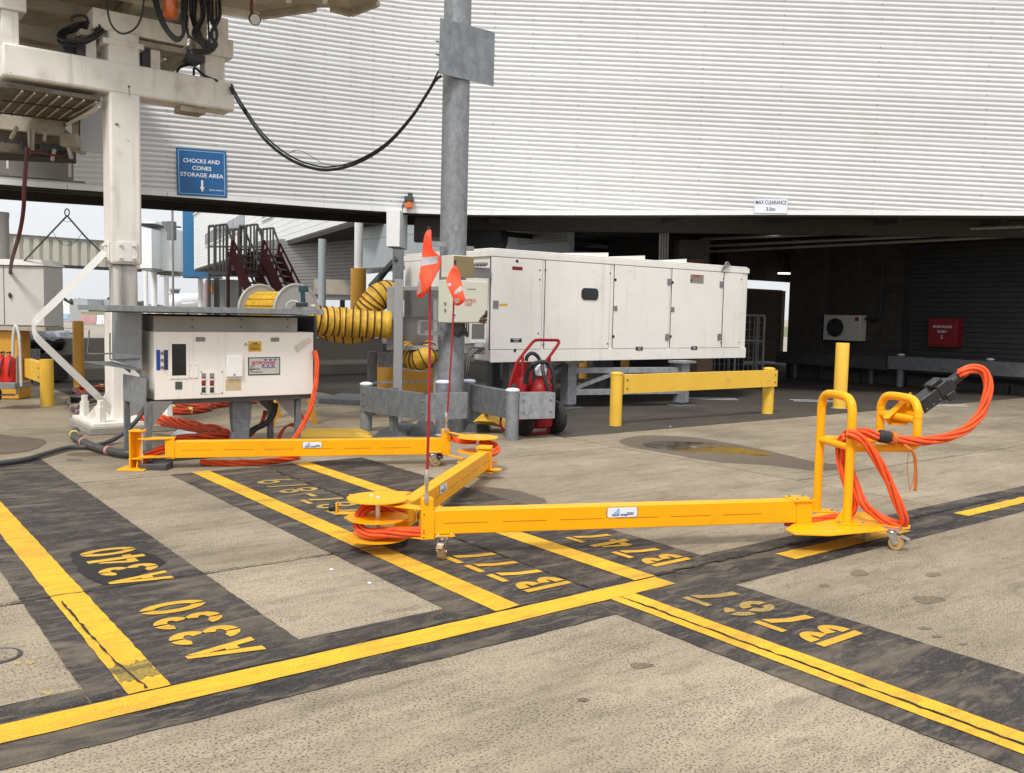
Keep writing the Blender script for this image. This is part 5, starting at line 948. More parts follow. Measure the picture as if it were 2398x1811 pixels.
# ------------------------------------------------------------------ cabinet at the left edge and its cart
cb = thing('electrical_cabinet', 'pale grey two-door cabinet on a yellow frame at the left edge', 'cabinet', (P(50, 760, 15).x, 15, 0))
y0 = P(50, 764, 15).z; y1 = P(50, 622, 15).z; xl, xr = P(-40, 700, 15).x, P(106, 700, 15).x
a = MB(); a.box(Vector(((xl + xr) / 2, 15.3, (y0 + y1) / 2)), xr - xl, .6, y1 - y0); part('body', a, M['pgrey'], cb, .008)
a = MB(); a.hexa([Vector((xl, 14.93, y1)), Vector((xr + .03, 14.93, y1)), Vector((xr + .03, 15.65, y1)), Vector((xl, 15.65, y1))], [Vector((xl, 15.0, y1 + .1)), Vector((xr - .06, 15.0, y1 + .1)), Vector((xr - .06, 15.6, y1 + .1)), Vector((xl, 15.6, y1 + .1))]); part('roof', a, M['pgrey'], cb, .006)
for x0, x1 in ((-38, 9.5), (11.5, 104)): a = MB(); p_, q_ = P(x0, 690, 14.99).x, P(x1, 690, 14.99).x; a.box(Vector(((p_ + q_) / 2, 14.985, (y0 + y1) / 2)), q_ - p_, .02, y1 - y0 - .03); dr = part('door', a, M['pgrey'], cb, .004); 
h = P(24, 692, 14.96); a = MB(); a.lathe(h, [(.03, 0), (.03, .012), (0, .012)], 12, Vector((0, -1, 0))); a.box(h + Vector((0, -.02, 0)), .02, .02, .09); part('handle', a, M['dgrey'], dr)
a = MB(); a.box(Vector(((xl + xr) / 2, 15.3, y0 - .04)), xr - xl, .62, .07); part('plinth', a, M['creamd'], cb); a = MB(); a.box(Vector((xl + .25, 15.3, y0 / 2 - .04)), .5, .4, y0 - .1); part('yellow_frame', a, M['ochre'], cb, .01)
# left safety barrier, bollard
lb = thing('guard_barrier', 'yellow guard barrier with one round post at the left edge', 'barrier', G(111, 953)); c = G(111, 951); pipe_post(lb, c, P(111, 842, c.y).z, .1, 'yel2', False)
n0 = OV(96, 860, c, -V); a0 = c - U * .0 + V * .08; e0 = c + V * 3.2; channel(lb, e0 - U * .10, c + V * .02 - U * .10, P(98, 900, c.y).z + .03, P(98, 850, c.y).z, -U, 'yel2', .12); pipe_post(lb, e0, .76, .1, 'yel2', False)
bo = thing('bollard', 'ochre round bollard in front of the concrete barrier blocks', 'bollard', G(185, 907)); c = G(185, 907); a = MB(); a.lathe(c, [(.10, 0), (.10, 1.26), (.085, 1.285), (0, 1.29)], 24); part('post', a, M['ochre'], bo)
gg = thing('guard_rail', 'short grey channel rail behind the left yellow barrier', 'guard rail', G(90, 905)); c = G(60, 903); channel(gg, c + Vector((-.9, 0, 0)), c + Vector((.35, -.1, 0)), .45, .72, Vector((0, -1, 0)), 'galvd'); pipe_post(gg, c + Vector((-.2, .15, 0)), .74, .07, 'galvd', False); pipe_post(gg, c + Vector((.15, .15, 0)), .5, .07, 'galvd', False)
# extinguisher cart at the left edge
xc = thing('hand_cart', 'steel hand cart with a looped handle at the left edge', 'cart', G(15, 935)); Yc = 13.6; a = MB(); q = lambda x, y, d=0: P(x, y, Yc + d); a.tube(curve([q(50, 905), q(47, 820), q(44, 785), q(38, 764), q(34, 768), q(31, 790), q(30, 835)], 6), .022, 8); part('handle', a, M['polish'], xc)
a = MB(); a.box(q(15, 901, .15), .5, .45, .09); part('tray', a, M['mgrey'], xc, .006); a = MB(); w_ = q(-8, 925, .1); a.lathe(w_ - Vector((.03, 0, 0)), [(.02, 0), (.09, 0), (.11, .015), (.11, .05), (.09, .06), (.02, .06)], 20, Vector((1, 0, 0))); part('wheel', a, M['tyre'], xc); a = MB(); a.tube([q(40, 835), q(40, 925)], .018, 6); a.cyl(w_, q(35, 925, .1), .015, n=8); part('frame', a, M['mgrey'], xc)
for x, lab in ((24, 'red fire extinguisher standing on the left cart, the right-hand one'), (4, 'red fire extinguisher cut off by the left edge of the cart')):
    b0 = q(x, 895, .15); t = thing('fire_extinguisher', lab, 'extinguisher', b0, 'extinguishers on the left cart'); a = MB(); a.lathe(b0, [(.09, 0), (.098, .02), (.098, .30), (.08, .36), (.035, .39), (.03, .42), (0, .42)], 20); part('bottle', a, M['redx'], t); a = MB(); a.bar(b0 + Z * .44 + Vector((-.05, 0, 0)), b0 + Z * .46 + Vector((.05, 0, 0)), .02, .02); a.tube(curve([b0 + Z * .43, b0 + Z * .44 + Vector((.07, -.03, 0)), b0 + Z * .3 + Vector((.06, -.1, 0)), b0 + Z * .1 + Vector((.03, -.105, 0))], 5), .009, 6); part('valve_and_hose', a, M['blackp'], t)
# ================================================================== POWER CABINET ON ITS STAND
K0 = P(362.5, 938, 9.25); K0.z = 0
KB = P(362.5, 938, 9.25).z; KT = P(362.6, 777, 9.25).z; KW = (OV(734, 850, K0, U) - K0).dot(U)
pu = thing('power_cabinet', 'white JETPOWER ground power cabinet on a galvanised stand under a flat canopy', 'power unit', (K0 + U * KW / 2 + V * .4))
body = part('cabinet_body', MB().ub(K0, KW, .55, KB, KT), M['white'], pu, .008)
part('base_frame', MB().ub(K0 + U * .02 + V * .02, KW - .04, .5, KB - .05, KB - .002), M['dgrey'], pu)
def KF(x, y, off=.003): q = OV(x, y, K0 - V * off, U); return q            # point on the cabinet front under a photo pixel
def kpanel(name, x0, y0, x1, y1, m, dep=.004, par=body, lab=None, bev=0):
    a_, b_ = KF(x0, y0, 0), KF(x1, y1, 0); um = (b_ - a_).dot(U); return part(name, MB().ub(Vector((a_.x, a_.y, 0)) - V * dep, um, dep - .0005, b_.z, a_.z), M[m], par, bev, lab)
# measured from the photo
kp = lambda X, Y, x0=350, y0=770, s=9.829: (x0 + X / s, y0 + Y / s)
def kq(name, X0, Y0, X1, Y1, m, dep=.004, x0=350, **k): a_ = kp(X0, Y0, x0); b_ = kp(X1, Y1, x0); return kpanel(name, a_[0], a_[1], b_[0], b_[1], m, dep, **k)
wf = kq('window_frame', 450, 290, 905, 1145, 'white', .008, bev=.002); wp = kq('window_pane', 510, 352, 840, 1072, 'glassd', .010)
kq('blue_label_strip', 155, 490, 250, 955, 'blues', .003); kq('navy_label_strip', 333, 490, 428, 948, 'navy', .003)
for yy in (562, 724, 887):
    c = KF(*kp(298, yy)); a = MB(); a.lathe(c, [(.017, -.003), (.017, .014), (.008, .016), (.008, .03), (0, .03)], 14, -V); part('rotary_knob', a, M['mgrey'], body)
cp = kq('cover_plate', 925, 800, 1118, 1140, 'white', .006, bev=.002)
for X, Y in ((955, 840), (1085, 840), (955, 1132), (1085, 1132)): a = MB(); a.lathe(KF(*kp(X, Y), .006), [(.005, 0), (.005, .002), (0, .002)], 8, -V); part('screw', a, M['dgrey'], cp)
kq('vent_grille', 592, 1222, 752, 1395, 'vent', .004)
bpn = kq('button_panel', 1185, 985, 1685, 1492, 'white', .004, bev=.001)
for X, Y in ((1195, 997), (1672, 988), (1190, 1490), (1672, 1478)): a = MB(); a.lathe(KF(*kp(X, Y), .004), [(.008, 0), (.008, .003), (0, .003)], 8, -V); part('screw', a, M['mgrey'], bpn)
for X in (1245, 1437):
    for Y, m in ((1085, 'mgrey'), (1250, 'redd'), (1410, 'greenb')): c = KF(*kp(X, Y), .004); a = MB(); a.box(c, .042, .012, .054, U, V, Z); a.lathe(c - Z * .006, [(.016, .005), (.016, .012), (.010, .018), (0, .018)], 12, -V); part('push_button', a, M[m], bpn, .002)
kq('document_box', 1765, 622, 2130, 1105, 'whitec', .03, bev=.008); a = MB(); a.lathe(KF(*kp(1958, 1062), .031), [(.009, 0), (.009, .003), (0, .003)], 10, -V); part('lock', a, M['black'], body)
kq('tan_data_plate', 1750, 1165, 2110, 1415, 'tan', .002)
for X0, X1 in ((1065, 1278),): kq('latch', X0, 195, X1, 292, 'mgrey', .010, bev=.003)
kq('latch', 828, 205, 1015, 293, 'mgrey', .010, x0=550, bev=.003)
yl = kq('warning_label', 303, 290, 612, 528, 'ylab', .002, x0=550)
a = MB(); c0, c1 = KF(*kp(457, 335, 550)), KF(*kp(457, 375, 550))
text(a, 'DANGER', c0 - Z * .009 - V * .001, U, Z, .022, .0006, fit=.062); text(a, 'HIGH VOLTAGE INSIDE', c1 - Z * .009 - V * .001, U, Z, .020, .0005, fit=.115)
for k in range(4): b_ = KF(*kp(457, 425 + k * 22, 550)); a.box(b_ - V * .001, .125 - .012 * (k % 2), .001, .004, U, V, Z)
part('lettering', a, M['print_k'], yl)
a = MB(); t0 = KF(*kp(252, 322, 550)); t1 = KF(*kp(218, 385, 550)); t2 = KF(*kp(286, 385, 550)); 
for p_, q_ in ((t0, t1), (t1, t2), (t2, t0)): a.bar(p_, q_, .003, .005, V)
part('warning_triangle', a, M['print_k'], body)
npb = kq('nameplate', 303, 663, 1038, 1058, 'print_k', .004, x0=550); npl = kq('nameplate_face', 325, 685, 1018, 1035, 'steelp', .0055, x0=550, par=npb)
def npt(X, Y): return KF(*kp(X, Y, 550), .0075)
a = MB(); o = npt(392, 832); e = npt(940, 822); text(a, 'JETPOWER', npt(665, 829), U, Z, .052, .0012, fit=(e - o).length); part('lettering', a, M['print_r'], npb)
a = MB()
for i in range(3):
    X = 655 + i * 112
    for (q0, q1, q2, q3) in (((X, 705), (X + 95, 705), (X + 62, 738), (X + 40, 738)), ((X - 52, 870), (X + 38, 866), (X + 12, 835), (X - 18, 838))): a.poly([npt(*q0), npt(*q1), npt(*q2), npt(*q3)])
a.box((npt(610, 900) + npt(935, 890)) / 2, (npt(610, 900) - npt(935, 890)).length, .001, .007, U, V, Z); part('blue_emblem', a, M['print_b'], npb, kind='stuff')
a = MB(); c = npt(410, 935); a.tube([c + (U * math.cos(R(60 + 240 * t / 10)) + Z * math.sin(R(60 + 240 * t / 10))) * .03 for t in range(11)], .003, 5); a.prism([npt(350, 940), npt(400, 922), npt(400, 958)], -V * .001); text(a, 'aw', npt(425, 945), U, Z, .03, .001); text(a, 'Hobart', npt(520, 942), U, Z, .022, .0004); a.box((npt(465, 1000) + npt(605, 996)) / 2, .09, .001, .006, U, V, Z); part('small_print', a, M['print_k'], npb)
q = [npt(1380, 400), npt(1700, 200), npt(1790, 280), npt(1440, 545)]; a = MB(); a.prism(q, -V * .001); part('peeling_tape', a, M['tape'], body)
# hood above and behind the front, rivets, dark end
hd = part('back_hood', MB().ub(K0 + U * .03 + V * .12, (OV(700, 755, K0 + V * .12, U) - K0).dot(U) - .05, .45, KT - .02, 1.50), M['pgreyd'], pu)
for X in (450, 565, 673):
    for Y in (749, 766): a = MB(); a.lathe(OV(X, Y, K0 + V * .118, U), [(.009, 0), (.009, .004), (0, .004)], 8, -V); part('rivet', a, M['dgrey'], hd)
part('back_plate', MB().ub(K0 + U * .03 + V * .6, KW + .2, .04, .55, 1.52), M['dgrey'], pu)
part('end_plate', MB().ub(K0 + U * (KW + .08) + V * .15, .03, .5, .95, 1.53), M['dgrey'], pu)
# canopy
cA = OV(250, 720, K0 - V * .22, U); cB = OV(759, 735, K0 - V * .22, U); cA.z = cB.z = 0; cL = (cB - cA).dot(U)
part('canopy_sheet', MB().ub(cA + V * .012, cL, 1.2, 1.588, 1.598), M['galv'], pu); part('canopy_edge', MB().ub(cA, cL, .01, 1.545, 1.603), M['galv'], pu, .002); part('canopy_edge', MB().ub(cA + V * .012, .01, 1.2, 1.545, 1.587), M['galv'], pu)
for k in (.5, 1.15): part('canopy_brace', MB().ub(cA + U * .1 + V * k, cL - .2, .04, 1.53, 1.586), M['mgrey'], pu)
# left galvanised end panel (along V), tray, lower plate, legs
e0 = K0 - U * .10 - V * .12; e0.z = 0
def EP(x, y): return OV(x, y, e0, V)
def eplate(name, pts, m='galv', th=.012): a = MB(); a.prism([EP(*p_) for p_ in pts], U * th); return part(name, a, M[m], pu)
eplate('end_panel', [(262, 727), (330, 729), (329.5, 833), (262, 826)]); eplate('end_panel_foot', [(262, 826), (329.5, 833), (329, 866), (262, 843)], 'galvl')
a = MB(); h0 = EP(262, 846); h1 = EP(329, 864); a.hexa([h0 - Z * .006, h1 - Z * .006, h1 - U * .02 - Z * .02, h0 - U * .30 - Z * .006], [h0, h1, h1 - U * .02, h0 - U * .30]); part('cable_tray', a, M['galvd'], pu)
a = MB(); a.tube(curve([EP(262, 780) - U * .02, EP(262, 825) - U * .02, EP(266, 842) - U * .03, EP(280, 842) - U * .02, EP(328, 840) - U * .012], 5), .008, 7); part('tray_hook', a, M['galvd'], pu)
a = MB(); g0 = P(209, 774, 9.9); a.tube(curve([g0, P(207, 805, 9.9), P(206, 825, 9.9), P(214, 829, 9.88), P(262, 828, 9.75)], 5), .008, 7); part('tray_hook', a, M['galvd'], pu)
eplate('bracket', [(282, 859), (303, 862), (303, 873)], 'galvd'); eplate('bracket', [(312, 864), (329, 869), (329, 881)], 'galvd')
eplate('leg_plate', [(288, 876), (341, 886.5), (340, 950), (288, 938)])
def leg(x, y0, y1, v_, m='galvd', w_=.06):
    pl = K0 + V * v_ - U * .07 if x < 400 else K0 + V * v_; t = OV(x, y0, pl, U if x > 400 else V); t.z = 0
    top = OV(x, y0, pl, U if x > 400 else V).z; a = MB(); a.box(t + Z * (top / 2), w_, w_, top, U, V); o = part('leg', a, M[m], pu, .004); a = MB(); a.box(t + Z * .008, w_ + .09, w_ + .12, .014, U, V); part('foot_plate', a, M[m], o); return t
la = leg(346, 942, 0, 0); lb_ = leg(297, 936, 0, 0); lc = leg(697, 935, 0, .1); ld = leg(633, 935, 0, .5)
for pts, pl in (([(352, 940), (405, 940), (354, 1003)], K0 - V * .02), ([(628, 930), (640, 930), (598, 933), (632, 966)], K0 + V * .45), ([(640, 930), (690, 930), (687, 980)], K0 + V * .08)): a = MB(); a.prism([OV(*p_, pl, U) for p_ in pts], V * .01); part('gusset', a, M['mgrey'], pu)
a = MB(); a.prism([EP(304, 940), EP(338, 950), EP(322, 970), EP(305, 975)], U * .01); part('gusset', a, M['mgrey'], pu)
c = K0 + V * .12; cp_ = lambda x, y: OV(x, y, c, U)
a = MB(); a.prism([cp_(544, 940), cp_(590, 940), cp_(588, 980), cp_(545, 980)], V * .1); a.prism([cp_(545, 980), cp_(588, 980), cp_(584, 1012), cp_(548, 1012)], V * .098); a.prism([cp_(548, 1012), cp_(584, 1012), cp_(581, 1050), Vector((cp_(540, 1040).x, cp_(540, 1040).y, 0)), cp_(540, 1040)], V * .09); part('cable_duct_post', a, M['galvd'], pu, .004)
part('skid', MB().ub(K0 + V * .0 - U * .1, KW + .3, .06, .0, .045), M['dgrey'], pu, .004); part('skid', MB().ub(K0 + V * .62 - U * .1, KW + .3, .06, .0, .045), M['dgrey'], pu, .004)
a = MB(); a.box(G(367, 1098) + Z * .03, .26, .2, .06); part('foot_block', a, M['dgrey'], pu, .008)
a = MB(); a.prism([G(x, y, .012) for x, y in ((400, 1020), (420, 1004), (520, 1006), (535, 1018), (500, 1030), (405, 1030))], Z * .004); solo('ground_sheet', a, M['foil'], 'shiny grey sheet lying on the ground under the white power cabinet', 'sheet')
# cordless drill left on the canopy
dq = lambda X, Y, d=0: P(480 + X / 3.687, 450 + Y / 3.687, 10.35 + d)
dr = thing('cordless_drill', 'dark teal cordless drill standing on its battery on the canopy', 'drill', dq(845, 992)); a = MB(); a.bar(dq(886, 836), dq(818, 836), .06, .072); a.bar(dq(830, 842), dq(812, 842), .05, .05); a.cyl(dq(884, 836), dq(890, 836), .03, .028, 14); part('motor_housing', a, M['teal'], dr, .012); a = MB(); a.bar(dq(842, 850), dq(850, 960), .045, .055, Vector((0, 1, 0))); part('grip', a, M['teal'], dr, .01); a = MB(); a.bar(dq(790, 972), dq(885, 972), .08, .052); part('battery', a, M['blackp'], dr, .008)
for X, Y in ((760, 930), (700, 975)): pass
a = MB(); a.tube(curve([dq(700, 990, .1), dq(715, 955, .1), dq(760, 938, .1), dq(800, 950, .05), dq(830, 985, 0)], 6), .007, 6); a.ball(dq(930, 985, .1), .035, .03, .02, 8, 5); solo('loose_wire', a, M['pgrey'], 'loose pale wire lying around the drill on the canopy', 'wire', kind=None)
# hose reel drum behind the canopy
Yr = 12.6; rx = lambda x, y, d=0: P(x, y, Yr + d); ra = rx(612, 745, .0); rb_ = rx(693, 748, -.0)
rl_ = thing('hose_reel', 'large reel with two round grey flanges and yellow slats behind the canopy', 'reel', Vector((ra.x, Yr, 0))); Rr = .345; axd = (P(700, 745, 12.35) - P(608, 745, 13.0)).normalized(); axd.z = 0; axd.normalize()
cL_ = P(610, 749, 13.05); cR_ = P(694, 748, 12.4); cz = 1.585
for i, c in enumerate((cL_, cR_)):
    c.z = cz; a = MB(); a.lathe(c - axd * .02, [(.0, 0), (Rr, 0), (Rr, .03), (.0, .03)], 40, axd); o = part('flange', a, M['flange'], rl_); a = MB(); a.tube([c + axd * .0 + (axd.cross(Z) * math.cos(t * math.pi / 20) + Z * math.sin(t * math.pi / 20)) * Rr for t in range(40)], .022, 6, closed=True); part('rim', a, M['flange'], o); a = MB(); a.lathe(c + axd * .012, [(.09, 0), (.09, .02), (.03, .03), (0, .03)], 18, axd); part('hub', a, M['mgrey'], o)
sd_ = axd.cross(Z).normalized()
for k in range(16):
    an = 2 * math.pi * k / 16; d = sd_ * math.cos(an) + Z * math.sin(an); a = MB(); p_ = cL_ + d * .245; q_ = cR_ + d * .245; a.bar(p_, q_, .088, .02, d); part('slat', a, M['duct'], rl_)
a = MB(); a.cyl(cL_, cR_, .228, n=24); part('drum', a, M['ductr'], rl_)
for c in (cL_, cR_): a = MB(); a.bar(c - axd * .06, Vector((c.x, c.y, 0)) - axd * .06 + sd_ * .35, .06, .06); a.bar(c - axd * .06, Vector((c.x, c.y, 0)) - axd * .06 - sd_ * .35, .06, .06); part('stand', a, M['ochre'], rl_)
# orange cables: hanging bundle at the right end, loops below and behind
def ocable(lab, pts, n, Rb, r, m='orange', grp=None, twist=7.0, name='orange_cable', flat=1.0):
    a = MB(); bundle(a, pts, n, Rb, r, twist, 8, 6, flat=flat); return solo(name, a, M[m], lab, 'cable', None, grp)
q = lambda x, y, Y: P(x, y, Y)
ocable('orange cables hanging down the right end of the power cabinet', [q(736, 822, 10.3), q(742, 845, 10.28), q(741, 880, 10.25), q(736, 920, 10.2), q(724, 965, 10.15), q(702, 1008, 10.1), q(680, 1036, 10.05), Vector((-2.6, 9.9, .03))], 5, .0175, .0100, twist=3.2)
ocable('thin orange cable drooping from under the right end of the power cabinet', [q(684, 938, 10.5), q(700, 965, 10.45), q(712, 985, 10.4), q(706, 1000, 10.4), q(680, 995, 10.5), q(662, 1008, 10.5), q(652, 1030, 10.5)], 2, .012, .013, 'orangeo')
ocable('thick twisted orange cable loop on the ground below the power cabinet', [q(330, 975, 11.2), q(385, 984, 11.0), q(430, 993, 10.7), q(490, 1003, 10.5), q(528, 1016, 10.35), q(530, 1022, 10.25), q(500, 1025, 10.15), q(440, 1029, 10.0), q(405, 1034, 9.9)], 6, .045, .019, 'orange', twist=5)
ocable('second twisted orange cable lying inside the loop below the power cabinet', [q(380, 990, 11.0), q(440, 1001, 10.65), q(500, 1013, 10.4), q(522, 1021, 10.3), q(470, 1026, 10.15), q(420, 1031, 10.0)], 5, .03, .016, 'orangeo', twist=5)
bk1 = ocable('banded orange cables lying farther back behind the power cabinet', [G(330, 938, .05), G(400, 950, .05), G(470, 953, .05), G(540, 944, .05), G(600, 938, .05)], 5, .04, .018, 'orangeo', twist=4); bk2 = ocable('lower strand of banded orange cables behind the power cabinet', [G(400, 965, .05), G(450, 963, .05), G(490, 955, .05), G(475, 948, .05)], 5, .035, .017, 'orangeo', twist=4)
def band(par, p, d, r, m): a = MB(); d = Vector(d).normalized(); a.lathe(Vector(p) - d * .03, [(r, 0), (r, .06)], 14, d); return part('clamp_band', a, M[m], par)
for par, p, d in ((bk1, G(476, 951, .05), (1, .3, 0)), (bk2, G(447, 963, .05), (1, .2, 0)), (bk1, G(410, 951, .05), (1, 0, 0))): band(par, p, d, .062, 'yelb')
ocable('orange cables peeping out below the far yellow beam', [G(470, 1083, .03), G(540, 1085, .03), G(620, 1082, .03), G(700, 1070, .03)], 4, .02, .014)
cbx = ocable('orange cable entering the hollow end of the far yellow beam', [P(330, 1085, 9.1), P(345, 1070, 9.05), P(362, 1060, 9.0), P(390, 1050, 9.0), P(430, 1047, 9.02)], 5, .028, .014, twist=4)
a = MB(); a.tube(curve([q(645, 945, 10.3), q(640, 970, 10.3), q(625, 990, 10.25), q(600, 1003, 10.2), q(585, 1012, 10.1), q(570, 1030, 10.0)], 6), .035, 10); solo('armoured_hose', a, M['black'], 'black armoured hose hanging under the power cabinet', 'hose')
ocable('red-orange cable behind the black armoured hose under the power cabinet', [q(622, 962, 10.6), q(615, 985, 10.6), q(600, 1005, 10.5), q(585, 1020, 10.4)], 2, .014, .014, 'orangeo')
# dark hoses with bands around the column foot
def hose(lab, pts, r, bands, m='hose', name='ground_hose'):
    a = MB(); c = curve(pts, 7); a.tube(c, r, 10); o = solo(name, a, M[m], lab, 'hose', None, 'dark hoses on the ground')
    for i, mm in bands: i = min(int(i * (len(c) - 2)), len(c) - 2); b = MB(); d = (c[i + 1] - c[i]).normalized(); b.lathe(c[i] - d * .02, [(r * 1.08, 0), (r * 1.22, .006), (r * 1.22, .034), (r * 1.08, .04)], 14, d); part('band', b, M[mm], o)
    return o
g = lambda x, y, z=.06: G(x, y, z)
hose('dark banded hose curling round the front of the column base plate', [g(178, 1008), g(173, 1022), g(185, 1030), g(205, 1040), g(240, 1052), g(290, 1062), g(320, 1062)], .042, [(.13, 'yelb'), (.45, 'pinkb'), (.75, 'pinkb')])
hose('dark banded hose lying zigzag left of the column', [g(250, 925), g(200, 925), g(170, 930), g(158, 938), g(168, 954), g(182, 965), g(195, 978), g(215, 982)], .036, [(.42, 'yelb'), (.62, 'pinkb'), (.75, 'pinkb'), (.9, 'pinkb')])
hose('dark banded hose nearest the left side of the column', [g(262, 932), g(235, 936), g(205, 943), g(188, 948), g(190, 958), g(205, 966), g(218, 975), g(250, 980)], .036, [(.2, 'yelb'), (.5, 'pinkb'), (.65, 'yelb'), (.8, 'pinkb')])
a = MB(); a.tube(curve([g(-40, 1093, .035), g(0, 1085, .035), g(60, 1076, .035), g(110, 1062, .035), g(160, 1049, .035), g(220, 1045, .035), g(265, 1030, .05), P(300, 1005, 10.6), P(328, 975, 10.8), P(338, 950, 10.9)], 7), .026, 10); solo('flat_hose', a, M['rubberm'], 'long dark hose snaking from the left edge to the foot of the power cabinet', 'hose')
ob = ocable('orange and dark cables with yellow clamps left of the column', [g(262, 902), g(220, 910), g(185, 910), g(178, 915), g(200, 922), g(230, 922)], 5, .035, .016, 'orangeo', twist=4); band(ob, g(181, 911), (1, .4, 0), .06, 'yelb'); band(ob, g(238, 907), (1, .2, 0), .06, 'yelb')
a = MB(); a.box(G(188, 935, .05), .2, .3, .1); solo('cable_block', a, M['blackp'], 'small black block among the dark hoses', 'block', bev=.01)
# ---- big yellow ribbed duct hoses
def duct(lab, pts, r, pitch=.098):
    t = thing('duct_hose', lab, 'hose', (pts[len(pts) // 2].x, pts[len(pts) // 2].y, pts[len(pts) // 2].z - r), 'yellow duct hoses'); c = curve(pts, 14); L = [0]
    for i in range(1, len(c)): L.append(L[-1] + (c[i] - c[i - 1]).length)
    N = int(L[-1] / (pitch / 8)); s_ = []; j = 0
    for i in range(N + 1):
        l = L[-1] * i / N
        while j < len(L) - 2 and L[j + 1] < l: j += 1
        s_.append(c[j].lerp(c[j + 1], (l - L[j]) / max(1e-6, L[j + 1] - L[j])))
    rdx = random.Random(len(lab)); ph = [rdx.uniform(.94, 1.03) for _ in range(400)]
    a = MB(); a.tube(s_, r, 22, rf=lambda u_: r * (1 - .055 * math.sin(math.pi * ((u_ * L[-1] / pitch) % 1)) ** 2 * 1.0) * (ph[int(u_ * L[-1] / pitch) % 400] if .1 < ((u_ * L[-1] / pitch) % 1) < .9 else 1))
    for q in a.v: q += Vector((rdx.uniform(-1, 1), rdx.uniform(-1, 1), rdx.uniform(-1, 1))) * .004
    part('fabric', a, M['duct'], t)
    for k in range(1, int(L[-1] / pitch)):
        l = k * pitch; i = min(int(l / L[-1] * N), N - 1); d = (s_[i + 1] - s_[i]).normalized(); b = MB(); b.lathe(s_[i] - d * .012, [(r * .99, 0), (r * 1.035, .005), (r * 1.035, .019), (r * .99, .024)], 22, d); part('rib', b, M['ductr'], t)
    return t
Yd = 12.9; dd = lambda X, Y, d=0: P(480 + X / 3.687, 450 + Y / 3.687, Yd + d)
duct('yellow ribbed duct hose running level from the canopy to the grey frame', [dd(860, 1085, -.2), dd(1000, 1110, -.1), dd(1150, 1120, 0), dd(1300, 1130, .05), dd(1450, 1140, .1), dd(1600, 1150, .15)], .205)
duct('yellow ribbed duct hose arching up to the genset behind the level one', [dd(1310, 1160, .62), dd(1370, 1075, .58), dd(1420, 1000, .55), dd(1480, 920, .55), dd(1535, 885, .6), dd(1580, 880, .7), dd(1615, 890, .95)], .20, .062)
duct('sagging yellow duct hose bulging below the level one', [dd(1000, 1130, .5), dd(1100, 1170, .45), dd(1230, 1190, .45), dd(1350, 1175, .5), dd(1440, 1130, .6)], .205)
duct('coiled yellow duct hose hanging under the grey frame', [dd(1700, 1330, .9), dd(1760, 1400, .6), dd(1830, 1440, .45), dd(1900, 1420, .4), dd(1950, 1370, .6)], .165, .062)
# ================================================================== TALL POLE, ITS BOXES, GUARD RAILS
pc = Vector((P(1053, 1000, 12.2).x, 12.2, 0)); pr_ = .178
po = thing('steel_pole', 'tall galvanised steel pole with a square plate near its top', 'pole', pc)
a = MB(); a.cyl(pc, pc + Vector((.03, 0, 9.2)), pr_, n=40); part('shaft', a, M['galv'], po)
pa = pc - V * .21
a = MB(); a.prism([OV(x, y, pa, U) for x, y in ((1032, 42), (1159, 76), (1156, 202), (1028, 172))], V * .012); part('plate', a, M['galvp'], po)
for y in (97, 128): a = MB(); q = OV(1030, y, pa, U); a.cyl(q + V * .03, q + V * .03 - U * .06, .012, .002, 8); part('bolt', a, M['dgrey'], po)
for y, x0, x1 in ((575, 1010, 1110), (780, 1000, 1045)):
    z_ = P(1050, y, 12.1).z
    for (xa_, xb_, vo) in (((x0, x0 + 34, -.16), (x1 - 22, x1, .16)) if y < 600 else ((x0, x1, -.16),)): a = MB(); l_ = OV(xa_, y, pc + V * vo, U); r_ = OV(xb_, y, pc + V * vo, U); a.ub(Vector((l_.x, l_.y, 0)), (r_ - l_).dot(U), .06, z_ - .03, z_ + .03); part('pole_clamp', a, M['galvl'], po)
z0, z1 = P(1000, 783, 12).z, P(1000, 752, 12).z; a = MB(); l_ = OV(984, 760, pc - V * .1, U); l_.z = 0; 
for zz in (z0, z1): a.ub(l_, .32, .07, zz - .006, zz + .006)
a.ub(l_, .008, .07, z0, z1); part('bracket', a, M['galvl'], po)
# boxes on the pole
fb_ = pc - V * .47; fl_ = lambda x, y: OV(x, y, fb_, U)
cu_ = thing('control_unit', 'beige control unit box with red lettering and a rusty corner on the tall pole', 'switch box', (fl_(1095, 758)))
b0, b1 = fl_(1056, 655), fl_(1141, 757.5); W_ = (b1 - b0).dot(U); bz = Vector((b0.x, b0.y, 0)); part('box', MB().ub(bz, W_, .29, b1.z, b0.z), M['beige'], cu_, .008); part('door', MB().ub(bz - V * .016 + U * .01, W_ - .02, .015, b1.z + .012, b0.z - .012), M['beige'], cu_, .004)
tx = lambda x, y, o=.0185: OV(x, y, fb_ - V * o, U)
a = MB(); text(a, 'CONTROL', tx(1098, 708), U, Z, .060, .0006, fit=(tx(1115, 708) - tx(1080, 708)).length); text(a, 'UNIT', tx(1098, 717.3), U, Z, .060, .0006, fit=(tx(1106, 708) - tx(1089, 708)).length); part('lettering', a, M['print_r'], cu_)
a = MB(); q = tx(1104, 677.5); a.box(q, .13, .001, .010, U, V, Z); part('small_print', a, M['mgrey'], cu_)
rd = random.Random(4); a = MB()
for i in range(60):
    t = rd.random() ** .7; x = 1140 - rd.random() * 22 * (1 - t) - 1; y = 757 - t * 27 + rd.uniform(-1, 1); q = tx(x, y, .0175); s_ = rd.uniform(.006, .02); a.poly([q + U * s_ * math.cos(k * 1.05 + i) * rd.uniform(.6, 1.2) + Z * s_ * math.sin(k * 1.05 + i) * rd.uniform(.6, 1.2) - V * .0002 * i for k in range(6)])
